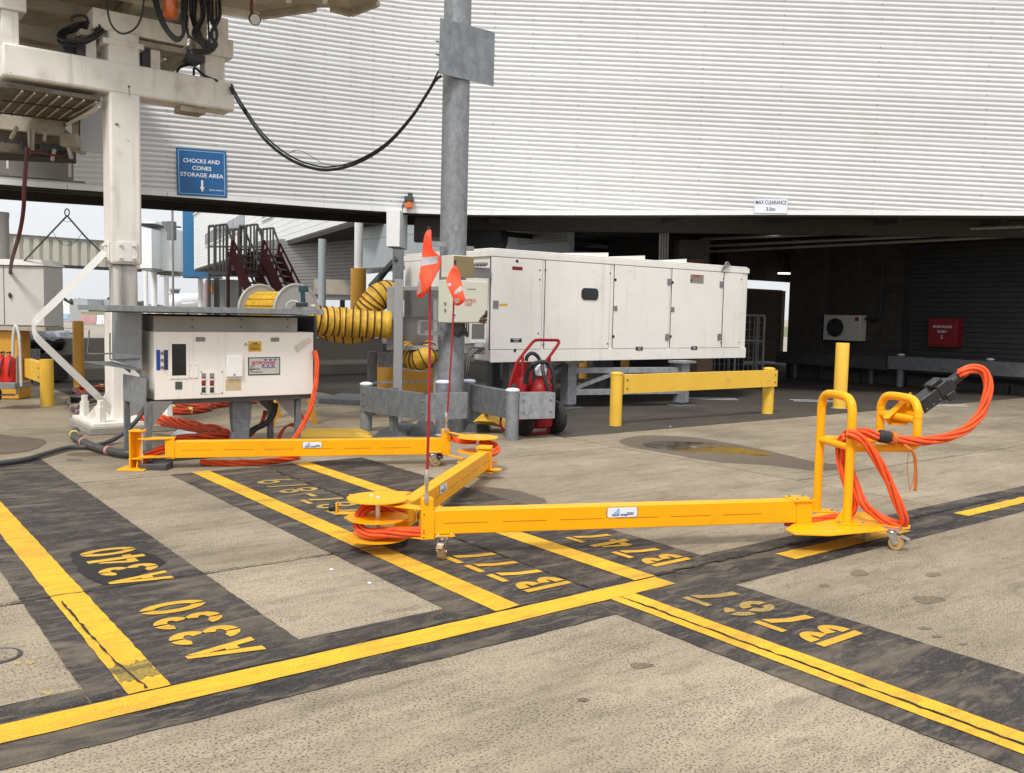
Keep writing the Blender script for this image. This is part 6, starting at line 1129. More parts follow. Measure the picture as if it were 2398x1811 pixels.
part('rust_patch', a, M['rust'], cu_, kind='stuff')
a = MB(); q = tx(1064, 738, .018); a.box(q, .05, .006, .05, U, V, Z); part('lock_plate', a, M['signw'], cu_); a = MB(); a.lathe(q - V * .004, [(.012, 0), (.012, .006), (0, .006)], 10, -V); part('lock', a, M['black'], cu_)
for y in (711, 727): a = MB(); q = OV(1043, y, bz + U * -.004, V); a.lathe(q, [(.02, 0), (.02, .01), (0, .01)], 10, -U); part('hinge', a, M['mgrey'], cu_)
ub_ = thing('junction_box', 'olive junction box above the control unit on the tall pole', 'switch box', fl_(1085, 652)); b0, b1 = fl_(1061, 597), fl_(1109, 651.5); part('box', MB().ub(Vector((b0.x, b0.y, 0)), (b1 - b0).dot(U), .27, b1.z, b0.z), M['beige'], ub_, .006); part('front_panel', MB().ub(Vector((b0.x, b0.y, 0)) - V * .01 + U * .006, (b1 - b0).dot(U) - .012, .009, b1.z + .006, b0.z - .012), M['olive'], ub_, .003)
wb = thing('wire_bundle', 'bundle of dark wires hanging below the control unit', 'wires', tx(1085, 790)); 
for k in range(9): a = MB(); a.tube(curve([tx(1064 + k * 4, 757, -.1), tx(1062 + k * 4.4, 775, -.08), tx(1068 + k * 3.4, 787 + 3 * math.sin(k), -.1), tx(1082 + k * 1.5, 770 + k, -.16), tx(1084, 757, -.18)], 5), .008, 6); part('wire', a, M['hose'], wb)
# guard rail around the pole
gr1 = thing('pole_guard_rail', 'grey channel guard rail left of the tall pole with a bent end', 'guard rail', G(857, 1009)); Q1 = G(857, 1009); corner = Vector((-1.05, 11.09, 0)); dq_ = (corner - Q1).normalized(); nq = Vector((dq_.y, -dq_.x, 0)) 
if nq.y > 0: nq = -nq
pipe_post(gr1, Q1, .63, .08, 'galv'); channel(gr1, Q1 + nq * .085, corner, .27, .60, nq, 'galvd', .08); e_ = corner + U * .62; channel(gr1, corner + U * .002, e_, .27, .60, -V, 'galv', .08, bolts=False); q = G(1036, 1020); pipe_post(gr1, q, .70, .095, 'galv')
mp_ = Q1.lerp(corner, .43) - nq * .05; a = MB(); a.box(mp_ + Z * .31, .085, .085, .62, dq_, nq, Z); part('square_post', a, M['galvd'], gr1)
gr2 = thing('pole_guard_rail', 'grey channel guard rail right of the tall pole in front of the red trolley', 'guard rail', G(1198, 1033)); Q4 = G(1198, 1031); Q3 = G(1096, 1003); pipe_post(gr2, Q4, .64, .085, 'galv'); pipe_post(gr2, Q3, .66, .09, 'galv'); d = (Q4 - Q3).normalized(); n2 = Vector((d.y, -d.x, 0)); n2 = -n2 if n2.x < 0 else n2
channel(gr2, Q3 + d * .07 - n2 * .02, Q4 - d * .08 - n2 * .02, .26, .62, Vector((-.2, -1, 0)).normalized() if False else -n2 if (-n2).y < 0 else n2, 'galvd', .08)
eP = Q4 + Vector((.09, -.02, 0)); channel(gr2, eP, eP + Vector((.46, .20, 0)), .27, .60, Vector((.40, -.92, 0)).normalized(), 'galvl', .2)
gr3 = thing('pole_guard_rail', 'grey channel guard rail with marker-pen scribbles behind the duct hoses', 'guard rail', G(873, 905)); Q5 = P(871, 905, 14.0); Q5.z = 0; pipe_post(gr3, Q5, P(871, 823, 14).z, .075, 'galvd', False); channel(gr3, Q5 + Vector((.1, -.06, 0)), Q5 + Vector((1.4, -.2, 0)), P(871, 859, 14).z, P(871, 826, 14).z, Vector((-.1, -1, 0)), 'galv', .08); pipe_post(gr3, Q5 + Vector((.4, .7, 0)), .65, .06, 'galvd', False)
yb = MB(); yb.ub(P(912, 830, 14.4).to_2d().to_3d(), .9, .4, .25, .75); solo('yellow_crate', yb, M['ochre'], 'ochre yellow box under the grey frame behind the guard rail', 'box', bev=.01)
# grey frame in front of the genset end
fr = thing('hose_rack', 'grey steel frame of upright channels beside the genset end', 'frame', G(935, 985)); fp = lambda x, y, Y=13.0: P(x, y, Y)
def fbar(x0, y0, x1, y1, Y0=13.0, Y1=13.0, w_=.12, h_=.06, m='mgreyl', nm='channel'): a = MB(); a.bar(P(x0, y0, Y0), P(x1, y1, Y1), w_, h_, Vector((0, -1, 0))); return part(nm, a, M[m], fr, .004)
b_ = P(934, 700, 12.9); a = MB(); a.box(Vector((b_.x, 12.9, P(934, 655, 12.9).z / 2)), .125, .07, P(934, 655, 12.9).z); part('upright', a, M['mgreyl'], fr, .004)
fbar(915, 672, 915, 815, 13.2, 13.2, .10); fbar(1020, 690, 1020, 960, 13.4, 13.4, .06, .06); fbar(915, 676, 1035, 676, 13.25, 13.3, .06, .05); fbar(905, 815, 1035, 815, 13.2, 13.3, .06, .09); fbar(875, 897, 1040, 893, 13.4, 13.4, .03, .03, 'galvl'); fbar(930, 864, 1010, 872, 13.2, 13.3, .02, .04)
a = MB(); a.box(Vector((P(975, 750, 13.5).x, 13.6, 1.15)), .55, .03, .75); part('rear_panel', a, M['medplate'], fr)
# ================================================================== GENERATOR SET
g0_ = Vector((-.355, 14.3, 0)); GL = 6.28; GB, GT = .83, 2.62; GWd = 2.65
gs_ = thing('generator_set', 'long white generator enclosure with four doors on a galvanised stand', 'generator', g0_ + U * GL / 2 + V * 1.3)
core = part('enclosure', MB().ub(g0_ + V * .003 + U * .02, GL - .04, GWd, GB + .02, GT - .03), M['white'], gs_, .01)
part('skirt', MB().ub(g0_ - V * .012, GL, .03, GB, GB + .2), M['white'], gs_, .006); part('roof_edge', MB().ub(g0_ - V * .014 - U * .01, GL + .02, GWd + .03, GT - .13, GT - .03), M['white'], gs_, .008); part('roof_cap', MB().ub(g0_ + V * .03, GL, GWd - .06, GT - .029, GT), M['white'], gs_, .008)
def GFp(x, y, o=.0): return OV(x, y, g0_ - V * o, U)
def gpan(name, x0, y0, x1, y1, m, dep=.018, par=None, bev=.004, lab=None): a_, b_ = GFp(x0, y0), GFp(x1, y1); return part(name, MB().ub(Vector((a_.x, a_.y, 0)) - V * dep, (b_ - a_).dot(U), dep - .0005 + .02, min(a_.z, b_.z), max(a_.z, b_.z)), M[m], par or gs_, bev, lab)
zd0, zd1 = GB + .205, GT - .14
dxs = [(1148.5, 1268), (1276, 1427), (1437, 1567), (1572, 1691), (1694, 1737)]
drs = []
for x0, x1 in dxs: a_, b_ = GFp(x0, 700), GFp(x1, 700); part('door_gasket', MB().ub(Vector((a_.x, a_.y, 0)) - V * .006 - U * .009, (b_ - a_).dot(U) + .018, .02, zd0 - .009, zd1 + .009), M['dgrey'], gs_)
for x0, x1 in dxs: a_, b_ = GFp(x0, 700), GFp(x1, 700); drs.append(part('door' if x1 < 1700 else 'end_panel', MB().ub(Vector((a_.x, a_.y, 0)) - V * .016, (b_ - a_).dot(U), .04, zd0, zd1), M['white'], gs_, .005))
gs1 = lambda X, Y: (1350 + X / 3.687, 450 + Y / 3.687); gs0 = lambda X, Y: (800 + X / 3.687, 450 + Y / 3.687)
def gdot(f, X, Y, r, m, par): a = MB(); a.lathe(GFp(*f(X, Y), .016), [(r, 0), (r, .006), (0, .006)], 10, -V); part('lock', a, M[m], par)
for f, X, Y, d in ((gs0, 1515, 597, 0), (gs0, 1497, 1367, 0), (gs1, 336, 757, 2), (gs1, 318, 1247, 2), (gs1, 830, 780, 3), (gs1, 812, 1247, 3)): gdot(f, X, Y, .026, 'black', drs[d])
for f, X, Y, d in ((gs0, 1712, 675, 0), (gs0, 1710, 757, 0), (gs0, 1697, 1220, 0), (gs0, 1760, 670, 1), (gs0, 1743, 1313, 1), (gs1, 290, 700, 1), (gs1, 267, 1310, 1), (gs1, 1268, 747, 4), (gs1, 1424, 755, 4), (gs1, 1245, 1300, 4), (gs1, 1402, 1299, 4)): gdot(f, X, Y, .014, 'dgrey', drs[d])
def gbox(name, f, X0, Y0, X1, Y1, m, dep, par, bev=.003): p_, q_ = f(X0, Y0), f(X1, Y1); return gpan(name, p_[0], p_[1], q_[0], q_[1], m, dep, par, bev)
for X0, Y0, X1, Y1, d in ((779, 748, 806, 803, 2), (760, 1225, 788, 1280, 2), (1231, 770, 1257, 825, 3), (1212, 1223, 1238, 1278, 3), ): gbox('hinge', gs1, X0, Y0, X1, Y1, 'mgrey', .03, drs[d])
for X0, Y0, X1, Y1, d in ((319, 982, 343, 1024, 2), (812, 993, 836, 1034, 3)): gbox('handle', gs1, X0, Y0, X1, Y1, 'mgrey', .028, drs[d])
gbox('handle', gs0, 1303, 937, 1346, 1005, 'mgrey', .028, drs[0]); gbox('yellow_sticker', gs0, 1357, 962, 1425, 985, 'ylab', .018, drs[0], 0); gbox('red_sticker', gs0, 1468, 642, 1557, 678, 'redd', .018, drs[0], 0)
for f, X0, Y0, X1, Y1, d in ((gs0, 1452, 1264, 1549, 1298, 0), (gs1, 508, 1335, 566, 1367, 2), (gs1, 985, 1331, 1037, 1361, 3)):
    o = gbox('black_label', f, X0, Y0, X1, Y1, 'print_k', .018, drs[d], 0); a = MB(); c = (GFp(*f(X0, Y0)) + GFp(*f(X1, Y1))) / 2 - V * .02; w__ = abs((GFp(*f(X1, Y1)) - GFp(*f(X0, Y0))).dot(U)); a.box(c + Z * .012, w__ * .6, .001, .007, U, V, Z); a.box(c - Z * .012, w__ * .4, .001, .007, U, V, Z); part('small_print', a, M['print_w'], drs[d])
np_ = gbox('nameplate', gs1, 978, 710, 1090, 792, 'steeld', .019, drs[3], 0); a = MB(); text(a, 'JETPOWER', GFp(*gs1(1034, 742), .021), U, Z, .085, .001, fit=.21); part('lettering', a, M['print_r'], drs[3]); a = MB(); c = GFp(*gs1(995, 762), .021); a.box(c, .05, .001, .03, U, V, Z); part('small_print', a, M['print_k'], drs[3])
a = MB(); c = GFp(1381, 689, .016); ww, hh = .19, .10
pts = [c + U * (sx_ * (ww - .07) + .07 * math.cos(an)) + Z * (sy_ * (hh - .07) + .07 * math.sin(an)) for sx_, sy_, a0 in ((1, 1, 0), (-1, 1, 90), (-1, -1, 180), (1, -1, 270)) for an in [R(a0 + k * 18) for k in range(6)]]
a.prism(pts, -V * .012); wn_ = part('window', a, M['blackp'], drs[1]); a = MB(); a.prism([c + (p_ - c) * .82 - V * .013 for p_ in pts], -V * .002); part('pane', a, M['glassd'], wn_)
# roof flaps, end face, cable
for x0, x1 in ((1330, 1434), (1440, 1520), (1560, 1618)): a_, b_ = GFp(x0, 600), GFp(x1, 600); a = MB(); p_ = Vector((a_.x, a_.y, 0)) + V * .1; L_ = (b_ - a_).dot(U); a.hexa([p_ + Z * (GT + .002), p_ + U * L_ + Z * (GT + .002), p_ + U * L_ + V * .8 + Z * (GT + .002), p_ + V * .8 + Z * (GT + .002)], [p_ + Z * (GT + .012), p_ + U * L_ + Z * (GT + .075), p_ + U * L_ + V * .8 + Z * (GT + .075), p_ + V * .8 + Z * (GT + .012)]); part('roof_flap', a, M['white'], gs_)
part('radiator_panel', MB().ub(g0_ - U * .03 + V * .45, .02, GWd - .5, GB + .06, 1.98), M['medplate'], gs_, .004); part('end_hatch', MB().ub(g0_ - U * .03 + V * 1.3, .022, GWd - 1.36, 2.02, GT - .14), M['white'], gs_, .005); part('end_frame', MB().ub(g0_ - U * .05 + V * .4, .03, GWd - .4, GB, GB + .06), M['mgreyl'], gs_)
a = MB(); q0 = GFp(1696, 630, .01); a.tube(curve([GFp(1692, 632, .02), GFp(1698, 622, .06), GFp(1702, 615, .05), P(1706, 617, 17.8), P(1700, 626, 17.9), P(1694, 634, 17.85)], 6), .018, 7); a.tube(curve([GFp(1690, 634, .02), GFp(1702, 625, .06), GFp(1708, 620, .03), GFp(1698, 615, -.02)], 6), .014, 7); part('cable_tail', a, M['mgrey'], gs_)
# electrics at the near corner below the control unit
ebx = lambda X, Y, o=.3: OV(800 + X / 3.687, 450 + Y / 3.687, g0_ - V * o - U * .2, U)
def eb(nm, X0, Y0, X1, Y1, m, o=.3, dep=.2, bev=.006): p_, q_ = ebx(X0, Y0, o), ebx(X1, Y1, o); return part(nm, MB().ub(Vector((p_.x, p_.y, 0)), (q_ - p_).dot(U), dep, q_.z, p_.z), M[m], gs_, bev)
eb('switch_box', 1120, 1120, 1245, 1305, 'white', .12); eb('switch_window', 1125, 1138, 1232, 1268, 'medplate', .126, .005, 0); eb('switch_box', 1062, 1120, 1119, 1310, 'pgrey', .1); eb('terminal_plate', 1060, 1315, 1140, 1390, 'pgrey', .02); eb('terminal_box', 1150, 1340, 1240, 1400, 'mgrey', .1, .1); eb('nib', 1160, 1272, 1224, 1300, 'signw', .127, .003, 0); eb('bus_bar', 1145, 648, 1290, 745, 'mgrey', .06, .1, .004)
a = MB()
for k in range(8): q = ebx(1150 + k * 14, 628 - (k % 2) * 8, .08); a.ball(q, .03, .03, .03, 8, 5)
part('clamp_row', a, M['mgrey'], gs_, kind='stuff')
for k in range(5): a = MB(); a.tube(curve([ebx(1230 - k * 22, 1350 + (k % 2) * 20, .14), ebx(1170 - k * 14, 1365, .2), ebx(1110 - k * 8, 1430, .22), ebx(1100 - k * 10, 1530, .2), ebx(1085 - k * 9, 1590, .15)], 6), .022, 7); part('conduit', a, M['mgrey' if k % 2 else 'dgrey'], gs_)
# stand
def sleg(x, yf, nm='leg'):
    b_ = G(x, yf); a = MB(); a.box(b_ + Z * .42, .2, .2, .72, U, V); o = part(nm, a, M['galv'], gs_, .006); a = MB(); a.box(b_ + Z * .035, .12, .12, .05, U, V); a.box(b_ + Z * .008, .42, .34, .014, U, V); part('foot', a, M['galvd'], o); a = MB(); a.box(b_ + Z * .8, .42, .3, .04, U, V); part('head_plate', a, M['galvl'], o); return b_
l1, l2 = sleg(1330, 955), sleg(1594, 950)
for z_ in (.65, .27): a = MB(); a.bar(l1 + Z * z_, l2 + Z * z_, .1, .1); part('brace', a, M['galvl'], gs_, .004)
lm = l1.lerp(l2, .42)
for p_, q_ in ((l1 + Z * .30, lm + Z * .62), (l2 + Z * .30, lm + Z * .62)): a = MB(); a.bar(p_, q_, .07, .07); part('brace', a, M['galvl'], gs_, .004)
for p_ in (l1 + V * 2.2, l2 + V * 2.2, l1 - U * 1.2 + V * .1, l1 - U * 1.3 + V * 2.3): a = MB(); a.box(p_ + Z * .41, .18, .18, .8, U, V); part('leg', a, M['galvd'], gs_)
for p_, q_ in ((l1 - U * 1.2 + V * .1 + Z * .1, l1 + V * .1 + Z * .75), (l1 + V * 2.2 + Z * .1, lm + V * 2.2 + Z * .75), (l1 + V * 2.2 + Z * .3, l2 + V * 2.2 + Z * .3)): a = MB(); a.bar(p_, q_, .08, .08); part('brace', a, M['mgrey'], gs_)
bxs = G(1630, 905); a = MB(); a.box(bxs + Z * .4, .55, .5, .8, U, V); solo('brown_plinth', a, M['wood'], 'brown plinth block under the far end of the generator', 'block', bev=.01)
for x, y, lab in ((1365, 905, 'left yellow post in the shade under the generator'), (1462, 900, 'right yellow post in the shade under the generator')): c = G(x, y); a = MB(); a.cyl(c, c + Z * .75, .1, n=16); solo('bollard', a, M['ochre'], lab, 'bollard', c, 'yellow posts under the generator')
a = MB(); c = P(927, 640, 15.6); a.box(Vector((c.x, 15.9, 1.33)), .17, .2, 2.66); bs_ = P(905, 655, 15.4); solo('support_post', a, M['galvd'], 'grey steel post at the left end of the generator', 'post', bev=.006)
for (x0, y0, x1, y1) in ((930, 605, 868, 672), (860, 690, 905, 632), (862, 636, 930, 629)): a = MB(); a.bar(P(x0, y0, 15.8), P(x1, y1, 16.4), .08, .08); solo('steel_strut', a, M['dgrey'] if y1 > 630 else M['galv'], {672: 'dark strut rising to the grey post left of the generator', 632: 'lower dark strut beside the ochre pillar base', 629: 'pale level pipe behind the arching duct hose'}[y1], 'strut')
# yellow guard barrier and tall bollard
yg = thing('guard_barrier', 'yellow guard barrier with two round posts in front of the generator', 'barrier', G(1619, 985)); a_, b_ = G(1441, 997), G(1797, 968.5); pipe_post(yg, a_, .765, .09, 'yel2'); pipe_post(yg, b_, .765, .095, 'yel2'); d = (b_ - a_).normalized(); n_ = Vector((d.y, -d.x, 0)); channel(yg, a_ + d * .12 + n_ * .04, b_ + d * .06 + n_ * .13, .47, .745, n_, 'yel2', .09)
a = MB(); a.box(a_ + d * .1 + Z * .61, .09, .04, .25, d, n_, Z); part('mount', a, M['yel2'], yg)
tb = thing('bollard', 'tall bright yellow bollard in front of the air conditioner', 'bollard', G(1966, 957)); c = G(1966, 956); a = MB(); a.lathe(c, [(.12, 0), (.12, 1.185), (.115, 1.2), (0, 1.2)], 28); part('post', a, M['yel2'], tb); a = MB(); a.lathe(c, [(.16, 0), (.16, .006), (0, .006)], 20); part('base_ring', a, M['concb'], tb)
for i, (x0, x1, y) in enumerate(((1605, 1722, 931), (1850, 1950, 936), (2165, 2262, 946))):
    for k in (0, 1): a = MB(); p_, q_ = G(x0 + k * 8, y + k * 3, .004), G(x1 + k * 6, y + 2.5 + k * 3, .004); a.bar(p_, q_, .035, .004); part('white_line', a, M['signw'], apron)
# rubber ramps and yellow ramp ends on the ground near the pole
def ramp(pts, m, h, lab, nm='cable_ramp'):
    a = MB(); b0 = [G(*q) for q in pts]; c = sum(b0, Vector()) / len(b0); a.hexa(b0, [c + (q - c) * .72 + Z * h for q in b0]); return solo(nm, a, M[m], lab, 'ramp', c, 'cable ramps', bev=.012)
ramp([(690, 1026), (875, 1026), (865, 1012), (700, 1012)], 'yel2', .06, 'yellow end ramp lying behind the far yellow beam'); ramp([(870, 1024), (955, 1022), (985, 1003), (945, 992)], 'rubberm', .07, 'grey rubber cable ramp below the bent guard rail'); ramp([(955, 1022), (1030, 1020), (1020, 1000), (975, 998)], 'rubberm', .10, 'dark rubber cable ramp at the foot of the tall pole'); ramp([(1085, 1012), (1150, 1012), (1150, 992), (1085, 992)], 'rubberm', .09, 'short dark rubber ramp right of the tall pole')
yr = MB(); p_ = [P(1107, 989, 12.0), P(1128, 970, 12.1), P(1160, 968, 12.3), P(1186, 990, 12.3), P(1180, 1002, 12.2), P(1155, 988, 12.0), P(1120, 986, 11.9)]; yr.prism(p_, Vector((.02, .3, -.02))); solo('yellow_ramp', yr, M['yel2'], 'folded yellow ramp plate behind the post left of the red trolley', 'ramp', G(1150, 1002))
a = MB(); a.prism([G(x, y, .0) for x, y in ((745, 945), (850, 950), (905, 938), (800, 932))], Z * .09); solo('pallet', a, M['galvd'], 'low grey metal pallet on the ground behind the guard rail', 'pallet', bev=.01)
# ================================================================== RED EXTINGUISHER TROLLEY
tc_ = lambda X, Y, Yy: P(1150 + X / 6.684, 780 + Y / 6.684, Yy)
et = thing('extinguisher_trolley', 'red wheeled fire extinguisher trolley with black hoses beside the guard rail', 'trolley', G(1262, 1012)); wR, wL = tc_(1005, 1310, 12.25), tc_(505, 1365, 11.95); ax_ = (wR - wL).normalized(); ax_.z = 0; ax_.normalize(); bk_ = Vector((-ax_.y, ax_.x, 0))
for c in (wR, wL):
    c.z = .225; a = MB(); a.lathe(c - ax_ * .055, [(.13, 0), (.19, .0), (.222, .022), (.226, .055), (.222, .088), (.19, .11), (.13, .11)], 28, ax_); w_ = part('wheel', a, M['tyre'], et); a = MB(); a.lathe(c - ax_ * .05, [(.03, -.02), (.06, .0), (.12, .012), (.135, .03), (.135, .075), (.12, .09), (.06, .10), (.03, .12)], 24, ax_); part('rim', a, M['red'], w_)
a = MB(); a.cyl(wL, wR, .02, n=10); part('axle', a, M['red'], et)
bc_ = (wL + wR) / 2 - bk_ * .05; bc_.z = 0; a = MB(); a.lathe(bc_ + Z * .1 - ax_ * .03, [(.12, 0), (.165, .03), (.17, .08), (.17, .48), (.15, .57), (.09, .635), (.04, .65), (.04, .69), (0, .69)], 28); bt_ = part('bottle', a, M['red'], et); a = MB(); a.lathe(bc_ + Z * .78 - ax_ * .03, [(.03, 0), (.07, .02), (.085, .09), (.06, .15), (.03, .17), (0, .17)], 14); part('valve_cover', a, M['signw'], bt_)
a = MB(); a.lathe(bc_ + Z * .08 - ax_ * .24 + bk_ * .12, [(.07, 0), (.085, .03), (.085, .62), (.06, .68), (0, .70)], 18); part('gas_bottle', a, M['red'], et)
hy = 12.35; a = MB(); hp_ = curve([tc_(395, 480, 12.1), tc_(510, 320, 12.2), tc_(640, 160, 12.3), tc_(690, 118, 12.32), tc_(740, 108, 12.34)], 6) + curve([tc_(1000, 112, 12.5), tc_(1045, 116, 12.52), tc_(1060, 145, 12.52), tc_(1045, 185, 12.5), tc_(930, 350, 12.4), tc_(850, 450, 12.35)], 6); a.tube(hp_, .021, 9); part('handle', a, M['red'], et)
a = MB(); a.tube([tc_(395, 480, 12.1), tc_(300, 800, 12.0), tc_(210, 1180, 11.95)], .02, 8); a.tube([tc_(495, 360, 12.15), tc_(490, 800, 12.05), tc_(470, 1180, 12.0)], .018, 8); a.tube([tc_(915, 360, 12.4), tc_(905, 700, 12.35), tc_(895, 1540, 12.2)], .02, 8); a.tube(curve([tc_(190, 1190, 11.9), tc_(165, 1300, 11.85), tc_(145, 1400, 11.8), tc_(165, 1480, 11.8), tc_(215, 1520, 11.8), tc_(240, 1510, 11.8)], 6), .016, 8); a.tube(curve([tc_(740, 1270, 11.9), tc_(920, 1230, 12.0), tc_(925, 1310, 11.95), tc_(760, 1330, 11.8)], 5), .014, 7); part('frame', a, M['red'], et)
a = MB(); a.prism([tc_(390, 470, 12.25), tc_(640, 455, 12.35), tc_(640, 800, 12.3), tc_(320, 800, 12.2)], Vector((0, .02, 0))); part('back_plate', a, M['red'], et); a = MB(); b0 = [Vector((q.x, q.y, 0)) for q in (tc_(540, 1570, 11.95), tc_(880, 1550, 12.1), tc_(900, 1490, 12.4), tc_(560, 1500, 12.3))]; a.prism([q + Z * .012 for q in b0], Z * .03); part('foot_plate', a, M['red'], et)
a = MB(); a.tube([tc_(700, 490, 12.0), tc_(880, 480, 12.1), tc_(910, 560, 12.1)], .016, 8); a.bar(tc_(620, 830, 12.0), tc_(860, 830, 12.1), .04, .05); part('hose_hook', a, M['red'], et)
for pts, r in (([tc_(550, 440, 12.25), tc_(560, 380, 12.25), tc_(610, 325, 12.25), tc_(670, 325, 12.28), tc_(730, 370, 12.3), tc_(765, 440, 12.3)], .026), ([tc_(545, 790, 11.85), tc_(560, 700, 11.83), tc_(590, 580, 11.83), tc_(640, 500, 11.85), tc_(720, 465, 11.9), tc_(830, 455, 11.95), tc_(900, 490, 12.0), tc_(960, 600, 12.0), tc_(985, 760, 12.0), tc_(985, 950, 12.0), tc_(960, 1100, 12.0), tc_(920, 1200, 11.95)], .028), ([tc_(800, 480, 11.95), tc_(815, 620, 11.9), tc_(850, 760, 11.88), tc_(890, 880, 11.88), tc_(905, 1000, 11.9)], .024)):
    a = MB(); c = curve(pts, 9); a.tube(c, r, 9); o = part('hose', a, M['black'], et)
a = MB(); c = curve([tc_(535, 780, 11.85), tc_(552, 690, 11.83), tc_(585, 580, 11.83), tc_(640, 505, 11.85)], 12)
for i in range(0, len(c) - 1, 2): d = (c[i + 1] - c[i]).normalized(); a.lathe(c[i], [(.03, 0), (.040, .006), (.03, .012)], 10, d)
part('hose_sleeve', a, M['black'], et, kind='stuff')
# ================================================================== YELLOW ARTICULATED CABLE CARRIER
cc_ = thing('cable_carrier', 'yellow articulated cable carrier arms on castors with two flags and a push frame', 'cable carrier', (-.3, 7.2, 0))
BH = .168
def beam(a_, b_, z0a, z0b, w_=.105, h_=BH, side=1):        # box beam, front face through a_-b_ (towards side*right normal)
    a_, b_ = Vector((a_[0], a_[1], 0)), Vector((b_[0], b_[1], 0)); d = (b_ - a_).normalized(); n_ = Vector((d.y, -d.x, 0)) * side; a = MB(); L_ = (b_ - a_).length
    q = [a_, b_, b_ - n_ * w_, a_ - n_ * w_]; zb = [z0a, z0b, z0b, z0a]; a.hexa([p + Z * z for p, z in zip(q, zb)], [p + Z * (z + h_) for p, z in zip(q, zb)])
    o = part('arm', a, M['yel'], cc_, .005)
    # long pressed seams along the side
    k = 0; s0 = .06
    while s0 + .30 < L_ - .05:
        t0, t1 = s0 / L_, (s0 + .30) / L_; p = a_ + d * s0 + n_ * .0015; q2 = a_ + d * (s0 + .30) + n_ * .0015; zt = lambda t: z0a + (z0b - z0a) * t + h_ * .47
        m_ = MB(); m_.bar(p + Z * zt(t0), q2 + Z * zt(t1), .002, .0028, Z); part('slot', m_, M['slotm'], o); s0 += .395
    return o, a_, d, n_, L_
def plate(o, a_, d, n_, L_, s_, z, w_=.20, h_=.066):
    c = a_ + d * s_ + n_ * .003 + Z * z
    pts = [c + d * (sx_ * (w_ / 2 - .012) + .012 * math.cos(an)) + Z * (sy_ * (h_ / 2 - .012) + .012 * math.sin(an)) for sx_, sy_, a0 in ((1, 1, 0), (-1, 1, 90), (-1, -1, 180), (1, -1, 270)) for an in [R(a0 + k * 22.5) for k in range(5)]]
    b = MB(); b.prism([c + (q - c) * 1.04 - n_ * .0015 for q in pts], n_ * .0012); part('label_edge', b, M['brown'], o); b = MB(); b.prism(pts, n_ * .001); lp_ = part('label', b, M['signw'], o)
    t = c + n_ * .0035; b = MB(); text(b, 'cable', t - d * .05 - Z * .024, d, Z, .026, .0004, 'CENTER'); text(b, 'croc', t - d * .012 - Z * .024, d, Z, .026, .0011, 'LEFT'); part('lettering', b, M['print_b'], o)
    b = MB()
    for x0, y0, x1, y1, x2, y2 in ((-.075, -.012, -.03, .026, -.022, .026), (-.06, -.014, -.03, .026, -.024, .024), (-.045, -.012, -.028, .026, -.018, .012), (-.03, -.012, -.03, .022, -.014, -.012)): b.poly([t + d * x0 + Z * y0, t + d * (x0 + .006) + Z * y0, t + d * x2 + Z * y2, t + d * x1 + Z * y1])
    part('emblem', b, M['lblue'], o, kind='stuff'); b = MB(); b.box(t + d * .055 - Z * .004, .05, .001, .0035, d, n_, Z); b.prism([t + d * .03 - Z * .015, t + d * .04 - Z * .011, t + d * .04 - Z * .017], n_ * .0004); b.box(t + d * .06 - Z * .014, .04, .001, .005, d, n_, Z); part('small_print', b, M['print_k'], o)
def castor(p, ang, r=.052, brake=True):
    p = Vector((p[0], p[1], 0)); d = Vector((math.cos(ang), math.sin(ang), 0)); n_ = Vector((-d.y, d.x, 0)); t = part_empty('castor', p); c = p + d * .03 + Z * r
    a = MB(); a.lathe(c - n_ * .018, [(r * .62, 0), (r * .93, 0), (r, .008), (r, .028), (r * .93, .036), (r * .62, .036)], 26, n_); w_ = part('tread', a, M['pu'], t); a = MB(); a.lathe(c - n_ * .017, [(.008, -.003), (r * .25, -.003), (r * .3, .004), (r * .63, .004), (r * .63, .03), (r * .3, .03), (r * .25, .037), (.008, .037)], 20, n_); part('hub', a, M['polish'], t)
    a = MB()
    for s_ in (-1, 1): q = c + n_ * s_ * .024; top = p + n_ * s_ * .024 + Z * (r * 2 + .022); a.prism([q - d * .014 - Z * .012, q + d * .014 - Z * .012, top + d * .036, top - d * .036], n_ * s_ * .003); a.lathe(q + n_ * s_ * .003, [(.010, 0), (.010, .007), (0, .007)], 6, n_ * s_)
    a.lathe(p + Z * (r * 2 + .020), [(.036, 0), (.040, .006), (.036, .014), (.03, .02), (0, .02)], 20); part('fork', a, M['chrome'], t)
    a = MB(); a.box(p + Z * (r * 2 + .043), .10, .085, .006, d, n_, Z)
    part('mount_plate', a, M['chrome'], t)
    if brake: a = MB(); a.prism([c + d * .03 + Z * (r * .9) - n_ * .02, c + d * .085 + Z * (r * .55) - n_ * .02, c + d * .09 + Z * (r * .7) - n_ * .02, c + d * .03 + Z * (r * 1.15) - n_ * .02], n_ * .04); part('brake_pedal', a, M['chrome'], t)
    return t
def part_empty(name, p):
    o = bpy.data.objects.new(name, None); COL.objects.link(o); o.parent = cc_; o.location = p - WLOC[cc_.name]; o.empty_display_size = .05; WLOC[o.name] = p; return o
def mb1(f): a = MB(); f(a); return a
def ypart(name, f, bev=.004, par=None, m='yel'): a = MB(); f(a); return part(name, a, M[m], par or cc_, bev)
